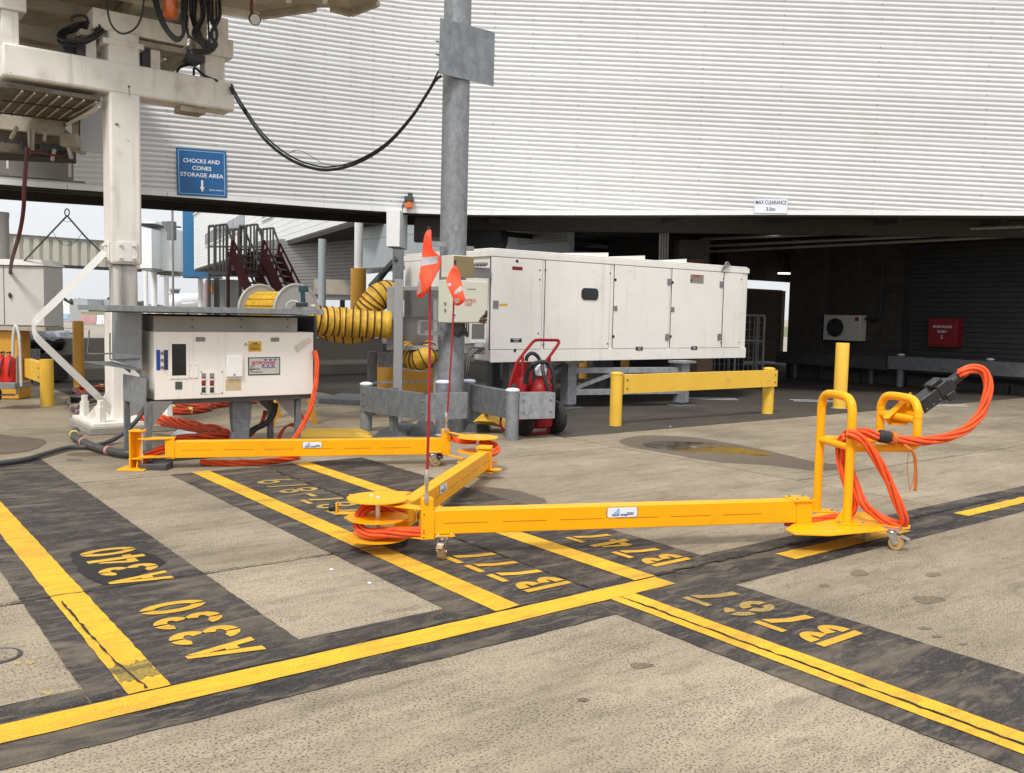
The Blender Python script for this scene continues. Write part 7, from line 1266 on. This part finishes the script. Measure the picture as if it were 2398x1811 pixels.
# ---- base post at the far left
B = Vector((P(318, 1098, 8.88).x, 8.86, 0))
ypart('base_plate', lambda a: a.box(B + Vector((.0, .0, .007)), .27, .24, .014))
ypart('base_post', lambda a: (a.box(B + Vector((-.035, .03, .19)), .014, .13, .36), a.box(B + Vector((.0, .09, .19)), .085, .012, .36)), .003)
ypart('post_lug', lambda a: a.prism([B + Vector((-.045, -.04, .372)), B + Vector((.07, -.05, .372)), B + Vector((.10, -.02, .372)), B + Vector((.10, .05, .372)), B + Vector((.06, .10, .372)), B + Vector((-.045, .10, .372))], Z * .014), .002)
ypart('post_lug', lambda a: a.box(B + Vector((.02, .03, .105)), .14, .12, .012), .002)
ypart('post_gusset', lambda a: a.prism([B + Vector((.02, -.02, .014)), B + Vector((.02, .035, .014)), B + Vector((.02, .03, .10)), B + Vector((.02, -.0, .08))], Vector((.01, 0, 0))), 0)
a = MB(); a.cyl(B + Vector((.065, .02, .0)), B + Vector((.065, .02, .385)), .010, n=12); part('hinge_pin', a, M['polish'], cc_); a = MB(); a.lathe(B + Vector((.065, .02, .386)), [(.016, 0), (.016, .01), (0, .012)], 6); part('pin_nut', a, M['mgrey'], cc_)
# ---- arm 1 (far)
A1, A2 = P(409, 1050, 8.93), P(1036, 1045, 9.53); zA, zB_ = P(409, 1073, 8.93).z, P(1036, 1064.5, 9.53).z; zm = .105
o1, a_, d1, n1, L1 = beam(A1, A2, zm, zm)
plate(o1, a_, d1, n1, L1, (OV(731, 1043, a_, d1) - a_).dot(d1), zm + .118, .19, .06)
e1 = Vector((A1.x, A1.y, 0)); hz = B + Vector((.065, .02, 0))
for z_ in (.295, .115): ypart('hinge_arm', lambda a, z_=z_: a.prism([hz + Vector((-.03, -.03, z_)), hz + Vector((.05, -.07, z_)), e1 + n1 * .002 + Z * z_, e1 - n1 * .107 + Z * z_, hz + Vector((.06, .08, z_)), hz + Vector((-.03, .04, z_))], Z * .012), .002)
ypart('end_plate', lambda a: (a.hexa(*[[q + Z * z for q in (e1 - d1 * .09 + n1 * .004, e1 + n1 * .004, e1 - n1 * .006, e1 - d1 * .09 - n1 * .006)] for z in (.100, .312)])), .002)
# ---- hub 1
H1 = Vector((P(1119, 1023, 9.15).x, 9.15, 0)); e2 = Vector((A2.x, A2.y, 0))
ypart('joint_post', lambda a: a.hexa(*[[q + Z * z for q in (e2 - d1 * .003 + n1 * .006, e2 + d1 * .085 + n1 * .006, e2 + d1 * .085 - n1 * .112, e2 - d1 * .003 - n1 * .112)] for z in (.095, .30)]))
ypart('flag_socket', lambda a: a.box(e2 + d1 * .035 - n1 * .04 + Z * .335, .075, .075, .07, d1, n1, Z))
def disc(c, z, r=.205, m='yel', hole=False): a = MB(); a.lathe(c + Z * z, [(0, 0), (r, 0), (r, .007), (0, .007)], 48); return part('guide_disc', a, M[m], cc_, sharp=40)
for z_ in (.345, .20, .085): disc(H1, z_)
a = MB(); a.cyl(H1 + Z * .08, H1 + Z * .36, .016, n=14); part('shaft', a, M['polish'], cc_)
for z_ in (.335, .092): ypart('fork_plate', lambda a, z_=z_: a.prism([e2 + d1 * .05 + n1 * .0 + Z * z_, e2 + d1 * .05 - n1 * .11 + Z * z_, H1 + d1 * .0 - n1 * .08 + Z * z_, H1 + d1 * .06 + Z * z_, H1 + n1 * .08 + Z * z_], Z * .008), .002)
for dx in (-.02, .025): a = MB(); a.lathe(H1 + Vector((dx, -.01, .352)), [(.011, 0), (.011, .006), (0, .008)], 6); part('bolt', a, M['polish'], cc_)
# ---- arm 2 (diagonal), right face visible
F2, N2 = Vector((P(1149, 1060, 8.78).x + .0, 8.78, 0)), Vector((P(958, 1150, 6.22).x, 6.22, 0))
o2, a2_, d2, n2_, L2 = beam(F2, N2, .105, .105, side=-1)
plate(o2, a2_, d2, n2_, L2, (OV(1038, 1104, a2_, d2) - a2_).dot(d2), .222, .20, .066)
f2 = F2; n2e = N2
ypart('end_plate', lambda a: a.hexa(*[[q + Z * z for q in (f2 + n2_ * .012 - d2 * .02, f2 + n2_ * .012 + d2 * .06, f2 - n2_ * .115 + d2 * .06, f2 - n2_ * .115 - d2 * .02)] for z in (.075, .275)]), .003)
ypart('joint_cap', lambda a: a.prism([f2 + n2_ * .02 + d2 * .07 + Z * .29, f2 - n2_ * .13 + d2 * .07 + Z * .29, f2 - n2_ * .13 - d2 * .10 + Z * .29, f2 + n2_ * .0 - d2 * .10 + Z * .29], Z * .02), .002)
ypart('foot_flange', lambda a: a.box(f2 - n2_ * .03 + d2 * .02 + Z * .068, .13, .14, .012, d2, n2_, Z), .002)
a = MB(); a.lathe(Vector((f2.x - .02, f2.y - .02, 0)) + Vector((0, 0, .09)) + n2_ * .06, [(.0, 0), (.075, 0), (.075, .006), (0, .006)], 30); part('stop_disc', a, M['yel'], cc_)
castor((P(1122, 1123, 8.76).x, 8.80), R(200)); castor((P(1012, 1082, 9.35).x, 9.38), R(20))
# bumper at the right end of arm 1
bq = P(1024, 1068, 9.4); ypart('bumper_bracket', lambda a: a.box(bq + Vector((-.03, .06, .01)), .13, .08, .06)); a = MB(); a.lathe(bq + Vector((.02, .02, .0)), [(.034, 0), (.034, .05), (.026, .05), (.02, .03), (0, .03)], 18, Vector((.15, -1, 0))); part('bumper', a, M['black'], cc_)
# ---- hub 2
H2 = Vector((P(885, 1170, 6.0).x, 6.0, 0)); A3 = P(1017, 1225, 5.80); A4 = P(1866, 1205, 6.42); e3 = Vector((A3.x, A3.y, 0))
for z_ in (.352, .222, .092): disc(H2, z_)
a = MB(); a.cyl(H2 + Z * .085, H2 + Z * .365, .017, n=14); part('shaft', a, M['polish'], cc_)
for dx, dy in ((-.05, .05), (.0, -.01)): a = MB(); a.lathe(H2 + Vector((dx, dy, .359)), [(.014, 0), (.014, .007), (.006, .012), (0, .012)], 6); part('bolt', a, M['polish'], cc_)
ypart('fork_plate', lambda a: a.prism([n2e + n2_ * .0 - d2 * .06 + Z * .335, n2e - n2_ * .105 - d2 * .06 + Z * .335, H2 + Vector((-.22, .14, .335)), H2 + Vector((-.12, .0, .335)), H2 + Vector((.1, .0, .335))], Z * .012), .002)
ypart('fork_plate', lambda a: a.prism([n2e + n2_ * .0 - d2 * .06 + Z * .105, n2e - n2_ * .105 - d2 * .06 + Z * .105, H2 + Vector((-.15, .1, .105)), H2 + Vector((-.08, -.05, .105)), H2 + Vector((.1, .0, .105))], Z * .012), .002)
# ---- arm 3 (front)
zf0, zf1 = .165, .155
o3, a3_, d3, n3, L3 = beam(A3, A4, zf0, zf1, .11, .158)
plate(o3, a3_, d3, n3, L3, (OV(1457, 1202, a3_, d3) - a3_).dot(d3), zf0 + .108, .215, .068)
ypart('joint_post', lambda a: a.hexa(*[[q + Z * z for q in (e3 - d3 * .085 + n3 * .008, e3 + d3 * .002 + n3 * .008, e3 + d3 * .002 - n3 * .118, e3 - d3 * .085 - n3 * .118)] for z in (.135, .322)]))
for zz in (.15, .178, .195, .30): a = MB(); a.lathe(e3 - d3 * .068 + n3 * .008 + Z * zz, [(.005, 0), (.005, .001), (0, .001)], 8, n3); part('bolt_hole', a, M['black'], cc_)
for zz in (.12, .15, .25): a = MB(); a.lathe(e2 + d1 * .075 + n1 * .006 + Z * zz, [(.005, 0), (.005, .001), (0, .001)], 8, n1); part('bolt_hole', a, M['black'], cc_)
ypart('flag_socket', lambda a: a.box(e3 - d3 * .045 - n3 * .03 + Z * .362, .075, .075, .085, d3, n3, Z))
for z_ in (.325, .135): ypart('fork_plate', lambda a, z_=z_: a.prism([e3 - d3 * .08 + n3 * .0 + Z * z_, e3 - d3 * .08 - n3 * .11 + Z * z_, H2 - n3 * .12 + Z * z_, H2 - d3 * .05 + Z * z_, H2 + n3 * .10 + Z * z_], Z * .009), .002)
ypart('foot_flange', lambda a: a.box(e3 + d3 * .07 - n3 * .05 + Z * .154, .13, .13, .014, d3, n3, Z), .002)
for k in (-1, 1): a = MB(); a.lathe(e3 + d3 * (.07 + k * .045) + n3 * .0 + Z * .161, [(.009, 0), (.009, .008), (0, .008)], 6); part('bolt', a, M['polish'], cc_)
castor((P(1036, 1321, 5.79).x, 5.83), R(-100), .056)
# bumpers either side of hub 2
for c, dv, s_ in ((P(783, 1189, 6.12), Vector((-1, .05, 0)), 1), (P(978, 1208, 5.98), Vector((1, .0, 0)), .8)):
    a = MB(); a.lathe(c, [(0, 0), (.026, 0), (.028, .03), (.026, .034), (0, .034)], 18, dv); part('bumper', a, M['black'], cc_)
    ypart('bumper_bracket', lambda a: (a.box(c - dv * .02, .01, .06, .075), a.box(c - dv * .09 - Z * .035, .14, .06, .01)), .004)
# lower support leg seen between the discs
a = MB(); a.cyl(H2 + Vector((.16, .12, .02)), H2 + Vector((.16, .12, .10)), .03, n=12); part('foot', a, M['black'], cc_)
# ---- flags
def flagpole(base, top, lab, pts, Yf, bend, bands):
    rod = MB(); n_ = 10; ps = [base.lerp(top, k / n_) + Vector((.012 * math.sin(math.pi * k / n_), 0, 0)) for k in range(n_ + 1)]; rod.tube(ps, .0095, 8); r_ = part('flagpole', rod, M['rod'], cc_)
    a = MB(); a.lathe(base - Z * .0, [(.014, -.03), (.016, 0), (.013, .02), (.012, .08), (.016, .09), (.016, .16), (.011, .19), (0, .19)], 14); part('pole_ferrule', a, M['chrome'], r_)
    a = MB(); a.cyl(top - Z * .02, top + Z * .015, .012, n=10); part('pole_tip', a, M['black'], r_)
    P0 = [P(x, y, Yf) for x, y in pts]; c = sum(P0, Vector()) / len(P0); N_ = curve(P0, 4, closed=True)
    wob = lambda q: Vector((0, -.02 + .035 * math.sin((q.x - c.x) * bend + (q.z - c.z) * 5.0) + .025 * math.sin(q.z * 21 + q.x * 14), 0))
    vs = []; fs = []; rings = 5; m_ = len(N_)
    for k in range(rings):
        for q in N_: p = c.lerp(q, 1 - k / rings); vs.append(p + wob(p))
    vs.append(c + wob(c))
    for k in range(rings - 1):
        for i in range(m_): fs.append((k * m_ + i, k * m_ + (i + 1) % m_, (k + 1) * m_ + (i + 1) % m_, (k + 1) * m_ + i))
    for i in range(m_): fs.append(((rings - 1) * m_ + i, (rings - 1) * m_ + (i + 1) % m_, len(vs) - 1))
    a = MB(); a.add(vs, fs); f_ = part('flag', a, M['flag'], r_, sharp=180); so = f_.modifiers.new('thickness', 'SOLIDIFY'); so.thickness = .006; so.offset = 0
    for bp_ in bands:
        a = MB(); q = [P(x, y, Yf) for x, y in bp_]; K = 8
        for s_ in (-1, 1):
            g_ = []
            for i in range(K + 1):
                for j in range(K + 1): p = q[0].lerp(q[1], i / K).lerp(q[3].lerp(q[2], i / K), j / K); g_.append(p + wob(p) + Vector((0, s_ * .0055, 0)))
            o_ = len(a.v); a.add(g_, [(i * (K + 1) + j, (i + 1) * (K + 1) + j, (i + 1) * (K + 1) + j + 1, i * (K + 1) + j + 1) for i in range(K) for j in range(K)])
        part('reflective_band', a, M['refl'], f_, sharp=180)
    return r_
z5 = lambda X, Y: (800 + X / 3.687, 450 + Y / 3.687); z4 = lambda X, Y: (820 + X / 5.569, 560 + Y / 5.569)
fb1 = P(998.5, 1166, 5.78); fb1.z = .405; ft1 = P(1005, 536, 5.84)
flagpole(fb1, ft1, '', [z5(*q) for q in ((752, 330), (774, 336), (778, 400), (786, 492), (838, 545), (856, 590), (846, 650), (800, 760), (760, 850), (708, 905), (672, 914), (655, 895), (664, 810), (688, 650), (697, 500), (716, 390), (734, 342))], 5.79, 9, [[z5(694, 566), z5(828, 552), z5(830, 612), z5(690, 642)], [z5(672, 740), z5(688, 760), z5(700, 860), z5(662, 888)]])
fb2 = P(1044.5, 1005, 9.48); fb2.z = .37; ft2 = P(1066, 613, 9.5)
flagpole(fb2, ft2, '', [z5(*q) for q in ((975, 640), (1000, 655), (1022, 720), (1036, 790), (1050, 860), (1068, 925), (1040, 965), (1005, 982), (978, 970), (958, 905), (934, 850), (912, 800), (908, 755), (930, 690), (956, 650))], 9.40, 7, [[z5(970, 868), z5(1030, 808), z5(1048, 846), z5(985, 890)], [z5(975, 920), z5(1018, 918), z5(1015, 955), z5(985, 962)], [z5(915, 790), z5(945, 785), z5(950, 812), z5(922, 818)]])
# ---- cart with push frame
pA_ = Vector((2.345, 6.86, 0)); pB_ = Vector((2.425, 6.45, 0)); zp = .148
e4 = Vector((A4.x, A4.y, 0))
ypart('end_block', lambda a: a.hexa(*[[q + Z * z for q in (e4 - d3 * .002 + n3 * .006, e4 + d3 * .12 + n3 * .006, e4 + d3 * .12 - n3 * .115, e4 - d3 * .002 - n3 * .115)] for z in (.145, .305)]))
ypart('end_cap', lambda a: a.prism([e4 - d3 * .03 + n3 * .02 + Z * .307, e4 + d3 * .14 + n3 * .02 + Z * .307, e4 + d3 * .14 - n3 * .15 + Z * .307, e4 - d3 * .03 - n3 * .15 + Z * .307], Z * .014), .002)
for i, j in ((0, 0), (1, 0), (0, 1), (1, 1)): a = MB(); a.lathe(e4 + d3 * (.0 + i * .11) - n3 * (.0 + j * .11) + Z * .321, [(.010, 0), (.010, .008), (0, .010)], 6); part('bolt', a, M['mgrey'], cc_)
pl = [P(1837, 1236, 6.42), P(1848, 1243, 6.35), P(1900, 1251, 6.25), P(1940, 1253, 6.2), P(2131, 1243, 6.25), P(2132, 1233, 6.33), P(2018, 1200, 7.0), P(1935, 1203, 7.05), P(1870, 1222, 6.7)]
ypart('platform', lambda a: a.prism([Vector((q.x, q.y, zp - .014)) for q in [G(1840, 1239, zp), G(1862, 1249, zp), G(1942, 1252, zp), G(2131, 1235, zp), G(2132, 1230, zp), G(2020, 1199, zp), G(1925, 1199, zp), G(1875, 1214, zp)]], Z * .014), .003)
ft = .037
hA = P(1948, 921, 6.86); hB = P(2003, 932, 6.45); zt_ = (hA.z + hB.z) / 2
up = curve([pA_ + Z * zp, pA_ + Z * .5, pA_ + Z * (zt_ - .16)], 4) + curve([pA_ + Z * (zt_ - .10), pA_.lerp(pB_, .06) + Z * (zt_ - .035), pA_.lerp(pB_, .24) + Z * zt_, pA_.lerp(pB_, .76) + Z * zt_, pA_.lerp(pB_, .94) + Z * (zt_ - .035), pB_ + Z * (zt_ - .10)], 7) + [pB_ + Z * (zt_ - .16), pB_ + Z * .5, pB_ + Z * zp]
a = MB(); a.tube(up, ft * .86, 16); part('push_frame', a, M['yel'], cc_, sharp=60)
for q in (pA_, pB_): ypart('post_foot', lambda a, q=q: a.box(q + Vector((.03, .0, zp + .006)), .2, .1, .010), .002); ypart('post_gusset', lambda a, q=q: a.prism([q + Vector((-.03, -.005, zp)), q + Vector((-.10, -.005, zp)), q + Vector((-.03, -.005, zp + .11))], Vector((0, .01, 0))), 0)
for q, k in ((pA_, -.06), (pA_, .11), (pB_, -.06), (pB_, .11)): a = MB(); a.lathe(q + Vector((k, -.02, zp + .012)), [(.011, 0), (.011, .008), (.005, .012), (0, .012)], 6); part('bolt', a, M['mgrey'], cc_)
for x, y in ((2072, 1211), (2070, 1235), (2035, 1205), (2110, 1237), (2115, 1230)): c = G(x, y, zp); a = MB(); a.lathe(c, [(.011, 0), (.011, .008), (.005, .012), (0, .012)], 6); part('bolt', a, M['mgrey'], cc_)
za_ = .700; eA = Vector((P(2060, 1015, 6.92).x, 6.92, 0)); eB = Vector((P(2146, 1040, 6.50).x, 6.50, 0)); ltop = P(2100, 930, 6.7).z
a = MB(); a.tube([pA_ + Z * za_, eA - Vector((.09, .005, 0)) + Z * za_] + curve([eA - Vector((.05, .003, 0)) + Z * za_, eA + Z * (za_ + .05), eA + Z * (za_ + .12)], 6) + [eA + Z * (ltop - .12)] + curve([eA + Z * (ltop - .08), eA.lerp(eB, .1) + Z * (ltop - .02), eA.lerp(eB, .28) + Z * ltop, eA.lerp(eB, .72) + Z * ltop, eA.lerp(eB, .9) + Z * (ltop - .02), eB + Z * (ltop - .08)], 6) + [eB + Z * (za_ + .12)] + curve([eB + Z * (za_ + .10), eB + Z * (za_ + .04), eB - Vector((.05, 0, 0)) + Z * za_], 6) + [eB - Vector((.12, .003, 0)) + Z * za_, pB_ + Z * za_], ft * .82, 14); part('handle_loop', a, M['yel'], cc_, sharp=60)
zc_ = P(2105, 980, 6.7).z; a = MB(); a.tube([eA + Z * (zc_ + .01), eB + Z * (zc_ + .01)], ft * .78, 14); part('cross_bar', a, M['yel'], cc_); 
for q in (eA + Z * (zc_ + .05), eB + Z * (zc_ + .03)): a = MB(); a.cyl(q - Z * .004, q + Z * .004, ft * .9, n=16); part('weld_ring', a, M['yel'], cc_)
a = MB(); a.cyl(pB_.lerp(pA_, .02) + Z * za_, pA_ + Z * za_, ft * .7, n=14); part('cross_bar', a, M['yel'], cc_)
# cradle for the connector
k0, k1 = P(2092, 976, 6.70), P(2140, 938, 6.72); pd_ = (P(2226, 890, 6.72) - P(2150, 945, 6.70)).normalized(); side = Vector((.18, -.98, 0)).normalized(); upv = pd_.cross(side).normalized(); upv = upv if upv.z > 0 else -upv
c = P(2118, 966, 6.7); ypart('connector_cradle', lambda a: (a.hexa([c - pd_ * .11 - side * .09 - upv * .05, c + pd_ * .16 - side * .09 - upv * .05, c + pd_ * .16 + side * .08 - upv * .05, c - pd_ * .08 + side * .08 - upv * .05], [c - pd_ * .11 - side * .09 - upv * .044, c + pd_ * .16 - side * .09 - upv * .044, c + pd_ * .16 + side * .08 - upv * .044, c - pd_ * .08 + side * .08 - upv * .044]), a.hexa([c - pd_ * .11 - side * .092 - upv * .05, c + pd_ * .16 - side * .092 - upv * .05, c + pd_ * .16 - side * .086 - upv * .05, c - pd_ * .11 - side * .086 - upv * .05], [c - pd_ * .11 - side * .092 + upv * .03, c + pd_ * .16 - side * .092 + upv * .06, c + pd_ * .16 - side * .086 + upv * .06, c - pd_ * .11 - side * .086 + upv * .03]), a.hexa([c - pd_ * .12 - side * .088 + upv * .02, c + pd_ * .1 - side * .088 + upv * .055, c + pd_ * .1 - side * .02 + upv * .055, c - pd_ * .12 - side * .02 + upv * .02], [c - pd_ * .12 - side * .088 + upv * .026, c + pd_ * .1 - side * .088 + upv * .061, c + pd_ * .1 - side * .02 + upv * .061, c - pd_ * .12 - side * .02 + upv * .026])), .001)
castor((P(2092, 1297, 6.29).x, 6.33), R(-35), .052); castor((P(2022, 1266, 6.6).x, 6.58), R(-120), .05, False); castor((P(1900, 1268, 6.6).x, 6.9), R(160), .05, False)
# ---- connector, cables and strap on the cart
pc_ = P(2184, 926, 6.70)
cn = thing('power_connector', 'black aircraft power plug resting on the yellow cradle', 'plug', pc_)
def obx(name, s0, s1, w_, h_, m='blackp', bev=.006, off=0, wo=0): a = MB(); a.box(pc_ + pd_ * (s0 + s1) / 2 + upv * off + side * wo, s1 - s0, w_, h_, pd_, side, upv); return part(name, a, M[m], cn, bev)
obx('plug_body', -.15, .06, .13, .105); obx('plug_rim', .02, .125, .15, .125, off=.004); obx('plug_latch', .0, .10, .08, .03, off=.078); obx('plug_latch', .04, .11, .03, .06, off=-.05, wo=.08); obx('plug_collar', .125, .16, .10, .09); a = MB(); a.cyl(pc_ + pd_ * .15, pc_ + pd_ * .27, .042, .034, 14); part('taped_neck', a, M['black'], cn)
for s_ in (-.12, -.06, .0, .05): a = MB(); a.lathe(pc_ + pd_ * s_ + side * .066 - upv * .03, [(.006, 0), (.006, .003), (0, .003)], 8, side); part('screw', a, M['mgrey'], cn)
nk = pc_ + pd_ * .26
tp = [nk - pd_ * .05, nk + pd_ * .03, P(2250, 874, 6.68), P(2275, 864, 6.67), P(2300, 868, 6.66), P(2313, 890, 6.64), P(2312, 925, 6.62), P(2296, 970, 6.6), P(2262, 1005, 6.56), P(2215, 1025, 6.52), P(2160, 1033, 6.47), P(2100, 1030, 6.42), P(2060, 1023, 6.40), P(2030, 1014, 6.45), P(1995, 1015, 6.55), P(1978, 1022, 6.65), P(1968, 1045, 6.68), P(1968, 1075, 6.66), P(1978, 1115, 6.62), P(1990, 1155, 6.6), P(1998, 1185, 6.6), P(1985, 1205, 6.62), P(1945, 1215, 6.62), P(1905, 1222, 6.52), P(1880, 1226, 6.48), P(1840, 1222, 6.46)]
a = MB(); bundle(a, tp, 5, .023, .0125, 6.0, 8, 8); solo('orange_cable', a, M['orange'], 'twisted orange cable looping from the black plug over the cart to the front arm', 'cable', pc_)
tp2 = [P(1985, 1016, 6.4), P(2008, 1022, 6.37), P(2030, 1042, 6.36), P(2055, 1078, 6.36), P(2078, 1120, 6.36), P(2095, 1160, 6.36), P(2112, 1200, 6.36), P(2118, 1220, 6.38), P(2108, 1229, 6.42), P(2080, 1222, 6.46), P(2050, 1205, 6.5), P(2026, 1185, 6.5), P(2012, 1160, 6.55), P(1998, 1120, 6.6), P(1985, 1080, 6.62), P(1978, 1045, 6.62), P(1980, 1022, 6.55)]
a = MB(); bundle(a, tp2, 4, .021, .0135, 5.0, 8, 8); solo('orange_cable', a, M['orange'], 'orange cable coil hanging through the yellow push frame down to the platform', 'cable', P(2050, 1225, 6.4))
st = thing('cable_strap', 'orange webbing strap with a black padded tie hanging from the handle loop', 'strap', P(2140, 1150, 6.45)); a = MB(); c = P(2070, 1023, 6.40); dd_ = (P(2086, 1027, 6.41) - P(2050, 1021, 6.39)).normalized(); a.lathe(c - dd_ * .045, [(.034, 0), (.046, .012), (.046, .075), (.036, .09)], 16, dd_); part('padded_tie', a, M['black'], st); a = MB(); c = P(2090, 1027, 6.42); a.lathe(c - dd_ * .018, [(.048, 0), (.05, .002), (.05, .034), (.048, .036)], 16, dd_); part('tie_band', a, M['strap'], st)
def ribbon(pts, w_, nrm): 
    c = curve(pts, 8); a = MB(); vs = []
    for q in c: vs += [q - nrm * w_, q + nrm * w_]
    a.add(vs, [(2 * i, 2 * i + 1, 2 * i + 3, 2 * i + 2) for i in range(len(c) - 1)]); return a
o = part('webbing', ribbon([P(2118, 1040, 6.40), P(2132, 1052, 6.37), P(2141, 1066, 6.38), P(2144, 1090, 6.4), P(2145, 1120, 6.4), P(2143, 1150, 6.4)], .013, Vector((1, .2, 0)).normalized()), M['strap'], st, sharp=180); so = o.modifiers.new('thickness', 'SOLIDIFY'); so.thickness = .003
o = part('webbing', ribbon([P(2127, 1058, 6.42), P(2124, 1090, 6.43), P(2126, 1120, 6.43), P(2131, 1148, 6.42), P(2137, 1130, 6.42), P(2141, 1115, 6.42)], .010, Vector((.5, .86, 0))), M['strap'], st, sharp=180); so = o.modifiers.new('thickness', 'SOLIDIFY'); so.thickness = .003
# ---- cables wrapped round the hubs
h2 = lambda an, r, z: H2 + Vector((math.cos(R(an)) * r, math.sin(R(an)) * r, z))
a = MB(); bundle(a, [e3 + d3 * .1 - n3 * .055 + Z * .20, e3 - d3 * .09 - n3 * .05 + Z * .175, h2(-62, .175, .16), h2(-95, .155, .152), h2(-130, .14, .16), h2(-165, .13, .19), h2(160, .12, .25), h2(125, .12, .278), h2(95, .15, .27), n2e - n2_ * .05 - d2 * .02 + Z * .21, n2e - n2_ * .05 - d2 * .2 + Z * .2], 6, .025, .0118, 5, 8, 7, flat=1); solo('orange_cable', a, M['orange'], 'orange cable bundle bending round the nearest yellow discs', 'cable', H2)
h1 = lambda an, r, z: H1 + Vector((math.cos(R(an)) * r, math.sin(R(an)) * r, z))
a = MB(); bundle(a, [e2 - d1 * .1 - n1 * .05 + Z * .24, e2 + d1 * .1 - n1 * .05 + Z * .27, h1(150, .19, .285), h1(100, .17, .285), h1(55, .19, .27), h1(10, .2, .25), h1(-25, .21, .22), h1(-60, .22, .19), f2 + d2 * .15 - n2_ * .05 + Z * .19], 6, .023, .0112, 5, 8, 7); solo('orange_cable', a, M['orange'], 'orange cable bundle bending round the far yellow discs', 'cable', H1)
# small litter on the concrete
rnd = random.Random(9)
for i, (x, y, lab) in enumerate(((776, 1336, 'tiny white scrap on the concrete left of the nearest discs'), (866, 1368, 'tiny white scrap on the concrete below the nearest discs'), (772, 1112, 'tiny pale pebble on the dark panel behind the diagonal arm'), (1570, 1000, 'tiny pale pebble on the concrete beyond the puddle'), (1028, 1024, 'crumpled white paper behind the far arm'))):
    a = MB(); c = G(x, y); r = .014 if i < 4 else .05; a.ball(c + Z * r * .4, r, r * .8, r * .45, 7, 5)
    for q in a.v: q += Vector((rnd.uniform(-1, 1), rnd.uniform(-1, 1), 0)) * r * .3
    solo('litter', a, M['signw'], lab, 'litter', c, 'scraps on the ground', sharp=20)
